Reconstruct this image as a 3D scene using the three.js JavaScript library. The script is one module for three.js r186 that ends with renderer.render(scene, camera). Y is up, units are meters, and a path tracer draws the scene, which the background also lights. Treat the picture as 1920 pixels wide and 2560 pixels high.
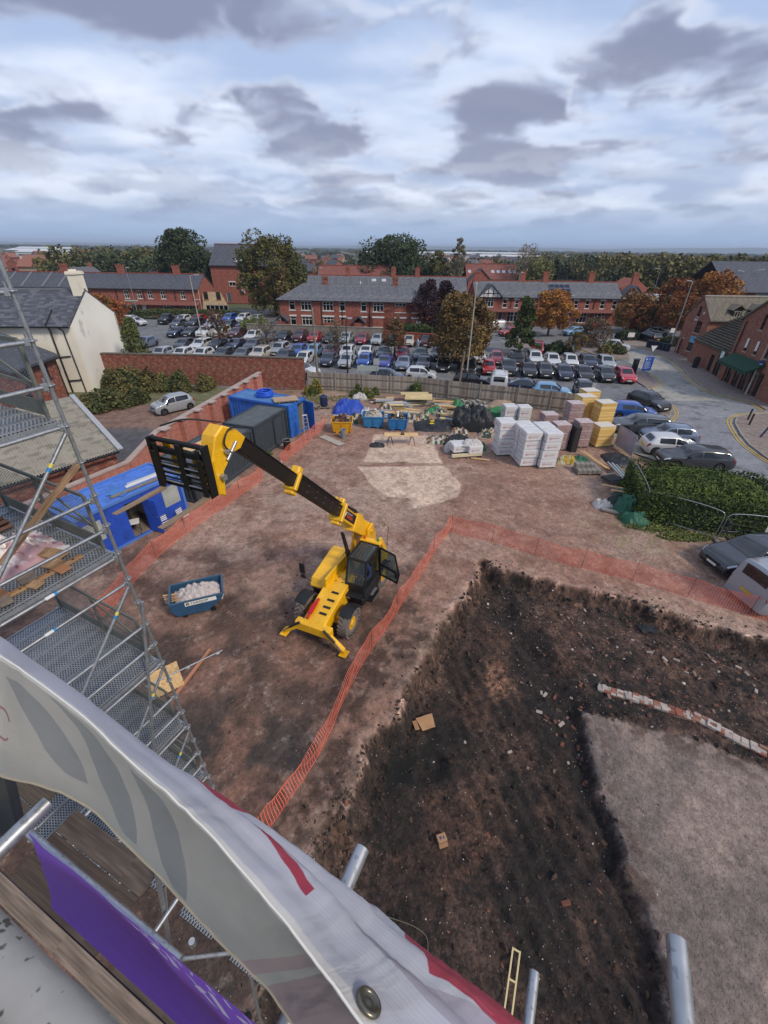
import * as THREE from 'three';
import { mergeGeometries, mergeVertices, toCreasedNormals } from 'three/addons/utils/BufferGeometryUtils.js';
import { MarchingCubes } from 'three/addons/objects/MarchingCubes.js';

// ---------- camera, sky, sun, exposure ----------
const scene = new THREE.Scene();
const camera = new THREE.PerspectiveCamera(100.85, 0.75, 0.05, 40000);
camera.position.set(0, 13, 0);
camera.rotation.set(-31.96 * Math.PI / 180, 0, 0.72 * Math.PI / 180);
const renderer = new THREE.WebGLRenderer();
renderer.toneMapping = THREE.LinearToneMapping;
renderer.toneMappingExposure = 1.85;
renderer.shadowMap.enabled = true;
const sun = new THREE.DirectionalLight(0xfff1e0, 1.5);
sun.position.set(70, 80, 36); sun.target.position.set(0, 0, -20); sun.castShadow = true; sun.shadow.radius = 22;
Object.assign(sun.shadow.camera, { left: -70, right: 70, top: 80, bottom: -60, near: 1, far: 300 });
scene.add(sun, sun.target);

// ---------- noise ----------
function RNG(s) { return () => { s |= 0; s = s + 0x6D2B79F5 | 0; let t = Math.imul(s ^ s >>> 15, 1 | s); t = t + Math.imul(t ^ t >>> 7, 61 | t) ^ t; return ((t ^ t >>> 14) >>> 0) / 4294967296; }; }
const HT = new Float32Array(65536); { const r = RNG(7); for (let i = 0; i < 65536; i++) HT[i] = r(); }
const hsh = (x, y, s) => HT[(Math.imul(x, 374761) ^ Math.imul(y, 668265) ^ Math.imul(s, 974711)) & 65535];
function vn(x, y, s = 0) { // value noise 0..1
  const xi = Math.floor(x), yi = Math.floor(y); let fx = x - xi, fy = y - yi; fx = fx * fx * (3 - 2 * fx); fy = fy * fy * (3 - 2 * fy);
  const a = hsh(xi, yi, s), b = hsh(xi + 1, yi, s), c = hsh(xi, yi + 1, s), d = hsh(xi + 1, yi + 1, s);
  return a + (b - a) * fx + (c - a) * fy + (a - b - c + d) * fx * fy;
}
function fbm(x, y, o = 4, s = 0) { let v = 0, a = 0.5, n = 0; for (let i = 0; i < o; i++) { v += a * vn(x, y, s + i * 13); n += a; x = x * 2.03 + 5.3; y = y * 2.03 + 1.7; a *= 0.5; } return v / n; }
function pn(x, y, per, s = 0) { // tiling value noise
  const xi = Math.floor(x), yi = Math.floor(y); let fx = x - xi, fy = y - yi; fx = fx * fx * (3 - 2 * fx); fy = fy * fy * (3 - 2 * fy);
  const w = (k) => ((k % per) + per) % per, x0 = w(xi), x1 = w(xi + 1), y0 = w(yi), y1 = w(yi + 1);
  const a = hsh(x0, y0, s), b = hsh(x1, y0, s), c = hsh(x0, y1, s), d = hsh(x1, y1, s);
  return a + (b - a) * fx + (c - a) * fy + (a - b - c + d) * fx * fy;
}
function pf(u, v, per, o, s) { let r = 0, a = 0.5, n = 0; for (let i = 0; i < o; i++) { r += a * pn(u * per, v * per, per, s + i * 7); n += a; per *= 2; a *= 0.5; } return r / n; }
const cl = (x, a = 0, b = 1) => x < a ? a : x > b ? b : x;
const ss = (a, b, x) => { const t = cl((x - a) / (b - a)); return t * t * (3 - 2 * t); };
const mix = (a, b, t) => a + (b - a) * t;
const mix3 = (a, b, t) => [mix(a[0], b[0], t), mix(a[1], b[1], t), mix(a[2], b[2], t)];
const R = (d) => d * Math.PI / 180;
const lin = (h) => { const c = new THREE.Color(h); return [c.r, c.g, c.b]; };

// ---------- sky: broken low cloud under thin high cloud ----------
{
  const W = 2048, H = 1024, d = new Float32Array(W * H * 4);
  const blue = [0.36, 0.46, 0.66], pale = [0.52, 0.60, 0.76], white = [0.70, 0.755, 0.87], dark = [0.205, 0.228, 0.325], mid = [0.35, 0.40, 0.535], hor = [0.31, 0.42, 0.60];
  for (let j = 0; j < H; j++) {
    const el = (j + 0.5) / H * Math.PI - Math.PI / 2, sy = Math.sin(el), cy = Math.cos(el);
    for (let i = 0; i < W; i++) {
      let c;
      if (sy <= 0) c = [0.24, 0.24, 0.25];
      else {
        const az = ((i + 0.5) / W - 0.5) * 2 * Math.PI, dx = Math.cos(az) * cy, dz = Math.sin(az) * cy, k = 1 / (sy + 0.14);
        const x = dx * k, z = dz * k;
        const hi = fbm(x * 1.1 + z * .3 + 3.1, z * 2.1 + 8.2, 6, 40), veil = fbm(x * .5 + 4, z * .8 + 2, 3, 45);
        c = mix3(blue, pale, ss(0.30, 0.55, hi)); c = mix3(c, white, ss(0.46, 0.68, hi) * (.45 + .55 * ss(.35, .6, veil)));
        const wx = fbm(x * 2.6, z * 2.6, 4, 61) - 0.5, wz = fbm(x * 2.6 + 9, z * 2.6 + 4, 4, 62) - 0.5;
        const big = fbm(x * 0.9 + 1.2, z * 0.9 + 3.6, 2, 70), N = (q) => fbm(x * 2.7 * q + wx * 1.1 + 4.4, z * 3.3 * q + wz * 1.1 + 2.2, 6, 80) * 0.74 + big * 0.36;
        const n = N(1), up = N(.965), tex = fbm(x * 9 + wx * 4, z * 10 + wz * 4, 5, 95);
        const a = ss(0.475, 0.60, n + (tex - .5) * .14), lit = ss(-0.012, 0.05, n - up);
        let body = mix3(mid, dark, ss(0.55, 0.70, n + (tex - .5) * .12)); body = mix3(body, white, 0.6 * lit * (1 - ss(0.58, 0.66, n)) * (0.3 + tex));
        c = mix3(c, body, a * 0.9);
        const low = ss(0.20, 0.06, sy); // flat banks with pale tops towards the horizon
        const bw = fbm(az * 12, el * 30, 4, 130), bank = ss(0.40, 0.64, fbm(az * 11 + 3 + bw, el * 60 + bw * 1.6, 5, 120)); c = mix3(c, mix3([0.36, 0.41, 0.52], [0.70, 0.75, 0.84], bank), low * 0.66 * (.55 + .6 * bw));
        c = mix3(c, hor, ss(0.085, 0.015, sy) * 0.93);
      }
      const q = (j * W + i) * 4; d[q] = c[0] * .68; d[q + 1] = c[1] * .68; d[q + 2] = c[2] * .69; d[q + 3] = 1;
    }
  }
  const t = new THREE.DataTexture(d, W, H, THREE.RGBAFormat, THREE.FloatType);
  t.mapping = THREE.EquirectangularReflectionMapping; t.colorSpace = THREE.LinearSRGBColorSpace; t.magFilter = t.minFilter = THREE.LinearFilter; t.needsUpdate = true;
  scene.background = t; scene.environment = t;
  scene.fog = new THREE.FogExp2(0xb4c4da, .0002);
}

// ---------- geometry helpers ----------
const V = (x, y, z) => new THREE.Vector3(x, y, z);
function xf(g, x = 0, y = 0, z = 0, rx = 0, ry = 0, rz = 0) { if (rx || ry || rz) g.applyMatrix4(new THREE.Matrix4().makeRotationFromEuler(new THREE.Euler(rx, ry, rz, 'YXZ'))); g.translate(x, y, z); return g; }
const B = (w, h, d, x = 0, y = 0, z = 0, rx, ry, rz) => xf(new THREE.BoxGeometry(w, h, d), x, y, z, rx, ry, rz);
function RB(w, h, d, b, x = 0, y = 0, z = 0, rx, ry, rz) { // box with chamfered edges
  b = Math.min(b, w * .45, h * .45, d * .45);
  const s = new THREE.Shape(); const a = w / 2 - b, e = h / 2 - b;
  s.moveTo(-a, -h / 2); s.lineTo(a, -h / 2); s.lineTo(w / 2, -e); s.lineTo(w / 2, e); s.lineTo(a, h / 2); s.lineTo(-a, h / 2); s.lineTo(-w / 2, e); s.lineTo(-w / 2, -e); s.closePath();
  const g = new THREE.ExtrudeGeometry(s, { depth: d - 2 * b, bevelEnabled: true, bevelThickness: b, bevelSize: b * .7, bevelOffset: -b * .7, bevelSegments: 1, steps: 1 }); g.translate(0, 0, -d / 2 + b);
  return xf(g, x, y, z, rx, ry, rz);
}
function C(p, q, r = 0.024, seg = 8, r2 = r) { // tube between two points
  const a = p.isVector3 ? p : V(...p), b = q.isVector3 ? q : V(...q), l = a.distanceTo(b);
  const g = new THREE.CylinderGeometry(r2, r, l, seg); g.translate(0, l / 2, 0);
  g.applyQuaternion(new THREE.Quaternion().setFromUnitVectors(V(0, 1, 0), b.clone().sub(a).normalize())); g.translate(a.x, a.y, a.z); return g;
}
function bar(p, q, w, h) { // rectangular bar between points
  const a = p.isVector3 ? p : V(...p), b = q.isVector3 ? q : V(...q), d = b.clone().sub(a), l = d.length();
  const g = new THREE.BoxGeometry(w, h, l); g.translate(0, 0, l / 2);
  { const p_ = g.attributes.position, u_ = g.attributes.uv, o_ = (a.x * 7.3 + a.z * 3.1) % 5; for (let i = 0; i < p_.count; i++) u_.setXY(i, p_.getZ(i) + o_, p_.getX(i) + p_.getY(i) + o_); g.userData.keep = 1; }
  const m = new THREE.Matrix4().lookAt(d, V(0, 0, 0), Math.abs(d.y) > l * .999 ? V(0, 0, 1) : V(0, 1, 0)); g.applyMatrix4(m); g.translate(a.x, a.y, a.z); return g;
}
function tube(pts, r, seg = 6, n = pts.length * 6, closed = false) { return new THREE.TubeGeometry(new THREE.CatmullRomCurve3(pts.map((p) => V(...p)), closed), n, r, seg, closed); }
function shp(pts) { const s = new THREE.Shape(); pts.forEach((p, i) => i ? s.lineTo(p[0], p[1]) : s.moveTo(p[0], p[1])); s.closePath(); return s; }
function ext(pts, d, bevel = 0, holes) { // outline in xy, thickness along z, centred
  const s = pts instanceof THREE.Shape ? pts : shp(pts); if (holes) for (const h of holes) s.holes.push(shp(h));
  const g = new THREE.ExtrudeGeometry(s, { depth: d - 2 * bevel, bevelEnabled: bevel > 0, bevelThickness: bevel, bevelSize: bevel, bevelOffset: -bevel, bevelSegments: 1, curveSegments: 8 }); g.translate(0, 0, -d / 2 + bevel); return g;
}
function flat(pts, y = 0) { const g = new THREE.ShapeGeometry(shp(pts.map((p) => [p[0], -p[1]]))); g.rotateX(-Math.PI / 2); g.translate(0, y, 0); return g; } // plan polygon [x,z]
function slab(pts, y0, y1) { const g = new THREE.ExtrudeGeometry(shp(pts.map((p) => [p[0], -p[1]])), { depth: y1 - y0, bevelEnabled: false }); g.rotateX(-Math.PI / 2); g.translate(0, y0, 0); return g; }
function grid(nu, nv, f) { // parametric sheet
  const p = [], uv = [], id = [];
  for (let j = 0; j <= nv; j++) for (let i = 0; i <= nu; i++) { const q = f(i / nu, j / nv); p.push(q[0], q[1], q[2]); uv.push(q.length > 3 ? q[3] : i / nu, q.length > 3 ? q[4] : j / nv); }
  for (let j = 0; j < nv; j++) for (let i = 0; i < nu; i++) { const a = j * (nu + 1) + i, b = a + 1, c = a + nu + 1, d = c + 1; id.push(a, b, d, a, d, c); }
  const g = new THREE.BufferGeometry(); g.setAttribute('position', new THREE.Float32BufferAttribute(p, 3)); g.setAttribute('uv', new THREE.Float32BufferAttribute(uv, 2)); g.setIndex(id); g.computeVertexNormals(); return g;
}
function mg(list) { // merge anything
  if (list.length === 1) return list[0];
  const keep = list.every((g) => g.userData.keep), done = mergeGeometries(list.map((g) => { const h = g.index ? g.toNonIndexed() : g; for (const k of Object.keys(h.attributes)) if (!['position', 'normal', 'uv'].includes(k)) h.deleteAttribute(k); if (!h.attributes.uv) h.setAttribute('uv', new THREE.BufferAttribute(new Float32Array(h.attributes.position.count * 2), 2)); return h; })); if (keep) done.userData.keep = 1; return done;
}
function metres(g0) { // uv in metres from the face direction
  if (g0.userData.keep) return g0;
  const g = g0.index ? g0.toNonIndexed() : g0; g.computeVertexNormals; const p = g.attributes.position, n = p.count, uv = new Float32Array(n * 2), a = V(), b = V(), c = V();
  for (let i = 0; i < n; i += 3) {
    a.fromBufferAttribute(p, i); b.fromBufferAttribute(p, i + 1).sub(a); c.fromBufferAttribute(p, i + 2).sub(a); b.cross(c);
    const X = Math.abs(b.x), Y = Math.abs(b.y), Z = Math.abs(b.z), m = Y > X * 1.02 && Y > Z * 1.02 ? 1 : X > Z ? 0 : 2;
    for (let k = 0; k < 3; k++) { const x = p.getX(i + k), y = p.getY(i + k), z = p.getZ(i + k); uv[(i + k) * 2] = m === 0 ? z : x; uv[(i + k) * 2 + 1] = m === 1 ? z : y; }
  }
  g.setAttribute('uv', new THREE.BufferAttribute(uv, 2)); return g;
}
// ---------- naming and adding ----------
const used = {};
function numbered(n) { const k = used[n] = (used[n] || 0) + 1; return k === 1 ? n : n + '_' + String(k - 1).padStart(3, '0'); }
function tag(o, label, category, group) { o.userData.label = label; o.userData.category = category; if (group) o.userData.group = group; return o; }
function thing(name, label, category, p = [0, 0, 0], turn = 0, group) { const o = new THREE.Group(); o.name = numbered(name); o.position.set(...p); o.rotation.y = turn; scene.add(o); return tag(o, label, category, group); }
function mesh(g, m) { const o = new THREE.Mesh(g, m); o.castShadow = o.receiveShadow = true; return o; }
function part(parent, name, g, m, raw) { const list = Array.isArray(g) ? mg(g) : g; const o = mesh(raw ? list : metres(list), m); o.name = name; parent.add(o); return o; }
function solo(name, label, category, g, m, group, raw) { const o = part(scene, numbered(name), g, m, raw); return tag(o, label, category, group); }
function struct(name, g, m, raw, kind = 'structure') { const o = part(scene, numbered(name), g, m, raw); o.userData.kind = kind; return o; }
function copyOf(o, label, p, turn, group) { const c = o.clone(); c.name = numbered(o.name.replace(/_\d{3}$/, '')); c.position.set(...p); c.rotation.y = turn; c.userData = { ...o.userData, label }; if (group) c.userData.group = group; scene.add(c); return c; }

// ---------- materials ----------
function tex(size, fn, srgb = true, rep = 1, w = size) { // fn(u,v) -> [r,g,b] 0..1 (sRGB when srgb)
  const d = new Uint8Array(w * size * 4);
  for (let j = 0; j < size; j++) for (let i = 0; i < w; i++) { const c = fn((i + .5) / w, (j + .5) / size), q = (j * w + i) * 4; d[q] = cl(c[0]) * 255; d[q + 1] = cl(c[1]) * 255; d[q + 2] = cl(c[2]) * 255; d[q + 3] = 255; }
  const t = new THREE.DataTexture(d, w, size); t.wrapS = t.wrapT = THREE.RepeatWrapping; t.magFilter = THREE.LinearFilter; t.minFilter = THREE.LinearMipmapLinearFilter; t.generateMipmaps = true; if (srgb) t.colorSpace = THREE.SRGBColorSpace; t.repeat.set(1 / rep, 1 / rep); t.needsUpdate = true; return t;
}
const s3 = (h) => [(h >> 16 & 255) / 255, (h >> 8 & 255) / 255, (h & 255) / 255];
const M = (color, roughness = .8, o = {}) => new THREE.MeshStandardMaterial({ color, roughness, ...o });
const G2 = (f) => (u, v) => { const k = f(u, v); return [k, k, k]; };
const mottle = tex(512, (u, v) => { const k = .80 + .22 * pf(u, v, 4, 5, 3) + .10 * (pf(u, v, 64, 2, 9) - .5); return [k, k, k * .995]; }, true, 2.1);
const grit = tex(256, G2((u, v) => pf(u, v, 16, 4, 21)), false, .8);
const plaster = tex(512, (u, v) => { const k = .86 + .12 * pf(u, v, 3, 5, 601), d = ss(.62, .74, pf(u, v, 5, 5, 603)) * .14; return [k - d, k - d, (k - d) * .985]; }, true, 9);
const MM = (color, roughness = .8, o = {}) => M(color, roughness, { map: mottle, bumpMap: grit, bumpScale: .004, ...o });
function brickTex(c1, c2, c3, mortar, seed, wear = .3) { // 8 x 16 courses over 1.8 x 1.2 m
  return tex(512, (u, v) => {
    const row = Math.floor(v * 16), off = row % 2 * .5, bu = (u * 8 + off) % 8, col = Math.floor(bu), fx = bu - col, fy = v * 16 - row;
    const h = hsh(col, row, seed), h2 = hsh(col, row, seed + 5); let c = mix3(mix3(s3(c1), s3(c2), h), s3(c3), ss(.7, 1, h2));
    const n = pf(u, v, 4, 5, seed), m = pf(u, v, 32, 3, seed + 3); c = mix3(c, s3(mortar), wear * ss(.5, .8, n)); const e = fx < .05 || fy < .12 ? .65 : 0; c = mix3(c, s3(mortar), e);
    const k = .84 + .3 * m; return [c[0] * k, c[1] * k, c[2] * k];
  }, true, 1.8);
}
const wrinkle = tex(512, G2((u, v) => { const a = Math.abs(pf(u, v, 5, 4, 301) - .5) * 2, b = Math.abs(pf(u, v, 12, 3, 303) - .5) * 2; return .6 * Math.pow(1 - a, 3) + .4 * Math.pow(1 - b, 4); }), false, 1.3);
const stain = tex(512, (u, v) => { const n = pf(u, v, 4, 5, 311), r = ss(.66, .74, pf(u, v, 14, 4, 317)); let k = .82 + .26 * n; let c = [k, k, k]; c = mix3(c, [.62, .55, .48], .35 * ss(.52, .7, n)); return mix3(c, [.5, .36, .28], r * .22); }, true, 2.4);
const ST = (color, roughness = .6, o = {}) => M(color, roughness, { map: stain, bumpMap: grit, bumpScale: .003, ...o });
const brickRed = M(0xffffff, .92, { map: brickTex(0x8a4a3c, 0x9c5644, 0x6d3b33, 0x9a8377, 11, .15), bumpMap: grit, bumpScale: .006 });
const brickOld = M(0xffffff, .95, { map: brickTex(0x8a4a38, 0x6b3a31, 0x9c6a55, 0x87786c, 31, .5), bumpMap: grit, bumpScale: .012 });
const brickMill = M(0xffffff, .95, { map: brickTex(0x86503f, 0x95604c, 0x60392f, 0x8f7d70, 51, .35), bumpMap: grit, bumpScale: .01 });
const brickPink = M(0xffffff, .9, { map: brickTex(0xa86a5c, 0xb07466, 0x9a5e52, 0xb48a7c, 71, .15), bumpMap: grit, bumpScale: .006 });
function slateTex(c1, c2, c3, seed, moss = 0) { return tex(512, (u, v) => { const row = Math.floor(v * 14), bu = (u * 10 + row % 2 * .5) % 10, col = Math.floor(bu), fx = bu - col, fy = v * 14 - row; let c = mix3(s3(c1), s3(c2), hsh(col, row, seed)); c = mix3(c, s3(c3), ss(.82, 1, hsh(col, row, seed + 9)) * .8); c = mix3(c, [.45, .45, .38], moss * ss(.5, .75, pf(u, v, 6, 4, seed))); const k = (.86 + .26 * pf(u, v, 8, 4, seed + 2)) * (fy < .14 || fx < .06 ? .62 : 1); return [c[0] * k, c[1] * k, c[2] * k]; }, true, 3); }
const slate = M(0xffffff, .75, { map: slateTex(0x565a63, 0x6a6d74, 0x7c7a78, 5, .25), bumpMap: grit, bumpScale: .01 });
const slateDark = M(0xffffff, .75, { map: slateTex(0x474a54, 0x545761, 0x62646a, 15), bumpMap: grit, bumpScale: .01 });
const tileRed = M(0xffffff, .8, { map: slateTex(0x7a4a42, 0x8a564b, 0x6b433f, 25) });
const slateStone = M(0xffffff, .9, { map: slateTex(0x6a6459, 0x787064, 0x575247, 35, .6), bumpMap: grit, bumpScale: .015 });
const woodTex = (a, b, seed, rep = 1.2) => tex(256, (u, v) => { const g = pf(u + .03 * pf(u, v, 4, 2, seed), v, 2, 2, seed), r = .5 + .5 * Math.sin((v * 46 + pf(u, v, 3, 3, seed + 1) * 9) * 1.0), k = .8 + .35 * pn(u * 4, v * 128, 128, seed + 4); const c = mix3(s3(a), s3(b), cl(.5 * r + .6 * g - .15)); return [c[0] * k, c[1] * k, c[2] * k]; }, true, rep);
const wood = M(0xffffff, .85, { map: woodTex(0xa98b6a, 0x7f6248, 3), bumpMap: grit, bumpScale: .003 });
const woodGrey = M(0xffffff, .9, { map: woodTex(0x8b7f72, 0x6a5f55, 13), bumpMap: grit, bumpScale: .004 });
const woodNew = M(0xffffff, .8, { map: woodTex(0xd9b98a, 0xbf9a68, 23) });
const galv = M(0xffffff, .42, { metalness: .75, map: tex(256, (u, v) => { const k = .60 + .16 * pf(u, v, 8, 4, 77) - .10 * ss(.68, .75, pf(u, v, 32, 2, 78)); return [k * .98, k, k * 1.02]; }, true, .5), bumpMap: grit, bumpScale: .001 });
const steelDark = M(0x4c4f52, .55, { metalness: .5 }), black = M(0x17181a, .55), blackMatt = M(0x1c1d1f, .9), white = M(0xd9d9d6, .5), rubber = M(0x1f1f20, .9);
const glassDark = new THREE.MeshPhysicalMaterial({ color: 0x0d1114, roughness: .06, clearcoat: 1, clearcoatRoughness: .03 });
// ================= SETTING: ground, pit, car park, road =================
const SX0 = -20, SX1 = 22, SZ0 = -46.5, SZ1 = 3.5;
const pitPoly = [[4.98, -16.46], [3.93, -14.42], [2.99, -12.97], [2.23, -11.9], [1.66, -10.48], [.75, -9.1], [.4, -8.11], [-.56, -7.28], [-.67, -6.22], [-1.12, -5.66], [-1.7, -4.6], [-2.3, -3.2], [-2.6, -1], [-2.6, 6], [24, 6], [24, -8.6], [19, -10.3], [15.33, -11.73], [13.82, -12.24], [13.23, -12.42], [12.25, -13.09], [10.9, -13.8], [9.83, -14.33], [8.77, -14.43], [7.17, -15.11], [5.86, -15.71]];
const slabPoly = [[7.03, -8.81], [7.87, -8.54], [9.13, -8.25], [10.55, -7.82], [11.98, -6.95], [14, -5.6], [24, -2], [24, 6], [5.6, 6], [6.0, -1.6], [6.42, -2.84], [6.44, -3.54], [6.51, -3.81], [6.32, -4.33], [6.57, -5.03], [6.52, -6.46], [6.62, -7.22], [6.85, -8.07]];
const sitePoly = [[-12.7, -42.5], [-8.5, -45.95], [3.4, -44.1], [5.4, -43.1], [9.28, -41.75], [12.74, -40.67], [18.6, -38.4], [18.9, -31], [18.4, -28], [16.4, -25], [21.7, -23], [24, -20], [24, 6], [-24, 6], [-24, -11.5], [-18.9, -19.1], [-16.5, -23.9], [-15.5, -27]];
function inPoly(p, x, z) { let c = false; for (let i = 0, j = p.length - 1; i < p.length; j = i++) if ((p[i][1] > z) !== (p[j][1] > z) && x < (p[j][0] - p[i][0]) * (z - p[i][1]) / (p[j][1] - p[i][1]) + p[i][0]) c = !c; return c; }
function sd(p, x, z) { let m = 1e9; for (let i = 0, j = p.length - 1; i < p.length; j = i++) { const ax = p[j][0], az = p[j][1], bx = p[i][0] - ax, bz = p[i][1] - az, t = cl(((x - ax) * bx + (z - az) * bz) / (bx * bx + bz * bz)), d = Math.hypot(x - ax - bx * t, z - az - bz * t); if (d < m) m = d; } return inPoly(p, x, z) ? -m : m; }
function field(poly, cell = .2) { // sampled signed distance over the site
  const nx = Math.ceil((SX1 - SX0) / cell) + 2, nz = Math.ceil((SZ1 - SZ0) / cell) + 2, a = new Float32Array(nx * nz);
  for (let j = 0; j < nz; j++) for (let i = 0; i < nx; i++) a[j * nx + i] = sd(poly, SX0 + i * cell, SZ0 + j * cell);
  return (x, z) => { const u = cl((x - SX0) / cell, 0, nx - 1.01), v = cl((z - SZ0) / cell, 0, nz - 1.01), i = Math.floor(u), j = Math.floor(v), f = u - i, g = v - j, k = j * nx + i; return (a[k] * (1 - f) + a[k + 1] * f) * (1 - g) + (a[k + nx] * (1 - f) + a[k + nx + 1] * f) * g; };
}
const fPit = field(pitPoly), fSlab = field(slabPoly), fSite = field(sitePoly);
const padA = field([[-.84, -32.93], [3.72, -32.75], [4.1, -27.5], [-1.5, -27.6]]), padB = field([[-1.87, -26.85], [4.2, -27.0], [5.05, -24.5], [4.68, -22.6], [1.75, -21.3], [1.6, -22.4], [.2, -22.6], [-1.1, -24.6]]);
const blackHole = field([[.55, -7.6], [2.05, -7.6], [2.1, -6.75], [.4, -6.7]]);
const strip0 = [7.95, -9.72], strip1 = [10.72, -8.58], strip2 = [12.2, -7.45];
function segD(x, z, a, b) { const bx = b[0] - a[0], bz = b[1] - a[1], t = cl(((x - a[0]) * bx + (z - a[1]) * bz) / (bx * bx + bz * bz)); return Math.hypot(x - a[0] - bx * t, z - a[1] - bz * t); }
function pitInfo(x, z) {
  const s0 = fPit(x, z), s = s0 + (fbm(x * 1.3, z * 1.3, 3, 3) - .5) * .75 + (fbm(x * 5, z * 5, 2, 4) - .5) * .22, sl = fSlab(x, z) + (fbm(x * 1.6, z * 1.6, 3, 8) - .5) * .35;
  return [s, sl];
}
function siteH(x, z) {
  const st = fSite(x, z); if (st > .6) return -.12;
  let h = (fbm(x * .35, z * .35, 3, 1) - .5) * .16 + (fbm(x * 1.7, z * 1.7, 3, 2) - .5) * .05 + (fbm(x * 6, z * 6, 2, 12) - .5) * .018; h *= ss(0, 1.5, -st);
  if (fPit(x, z) < 1.4) {
    const [s, sl] = pitInfo(x, z), lip = .07 * ss(.9, .1, s) * ss(-.2, .1, s); h += lip * (fbm(x * 2, z * 2, 2, 77));
    const d = ss(.05, -.42, s);
    let fl = -.98 + (fbm(x * .7, z * .7, 4, 5) - .5) * .34 + (fbm(x * 3, z * 3, 3, 6) - .5) * .12 + (fbm(x * 9, z * 9, 2, 7) - .5) * .13;
    const raised = ss(6.6, 7.6, x - (z + 9) * .25) * ss(-5.8, -7, z); fl += .42 * raised; // bank beside the old footing
    fl -= .22 * ss(.15, -.25, blackHole(x, z));
    const tr = ss(2.2, 2.8, x) * ss(6, 5.4, x - (z + 8) * .25) * ss(-12.5, -11, z), pv = (x * .96 - z * .27); fl += tr * (.035 * Math.sin(pv * 14) + .02 * Math.sin(pv * 14 + 1.5 * Math.sin((z * .96 + x * .27) * 30)));
    if (sl < .15) fl = mix(fl, -.56 + (fbm(x * .8, z * .8, 2, 15) - .5) * .05, ss(.15, -.06, sl));
    h = mix(h, fl, d);
  }
  return h - .12 * ss(-.1, .5, st);
}
// colour of the soil and of painted shade below the scaffold, sRGB
const cBase = s3(0xa58b7b), cPink = s3(0x9c7c6c), cRed = s3(0x7c5c4e), cDark = s3(0x46372f), cPit = s3(0x2c231f), cPitB = s3(0x4c372c), cBlack = s3(0x1d1a18), cPad = s3(0xd6bda8), cSlab = s3(0x776b65), cSlabB = s3(0x8f7f75), cCoalAndShade = s3(0x3c3836), cChalk = s3(0xcfc2b8), cGreen = s3(0x66653f), cClay = s3(0x8a6650);
const ruts = [[[-3, -13], [-7, -19], [-5.5, -27], [0, -33]], [[-2, -12], [-6, -9], [-12, -9.6]], [[-1.5, -16], [4, -23], [11, -19.5], [16, -16]], [[-4, -12], [-8, -16], [-8.5, -22]], [[1, -18], [-3, -24], [2, -31]]].map((p) => smooth0(p));
function smooth0(p) { return new THREE.CatmullRomCurve3(p.map((q) => V(q[0], 0, q[1]))).getPoints(24).map((v) => [v.x, v.z]); }
function rut(x, z) { let m = 0; for (const p of ruts) { let d = 9; for (let i = 0; i < 24; i++) { const e = segD(x, z, p[i], p[i + 1]); if (e < d) d = e; } m = Math.max(m, ss(.3, .14, Math.abs(d - .95))); } return m; }
const fRut = (() => { const c = .1, nx = 430, nz = 510, a = new Float32Array(nx * nz); for (let j = 0; j < nz; j++) for (let i = 0; i < nx; i++) a[j * nx + i] = rut(SX0 + i * c, SZ0 + j * c); return (x, z) => a[cl(Math.round((z - SZ0) / c), 0, nz - 1) * nx + cl(Math.round((x - SX0) / c), 0, nx - 1)]; })();
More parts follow.
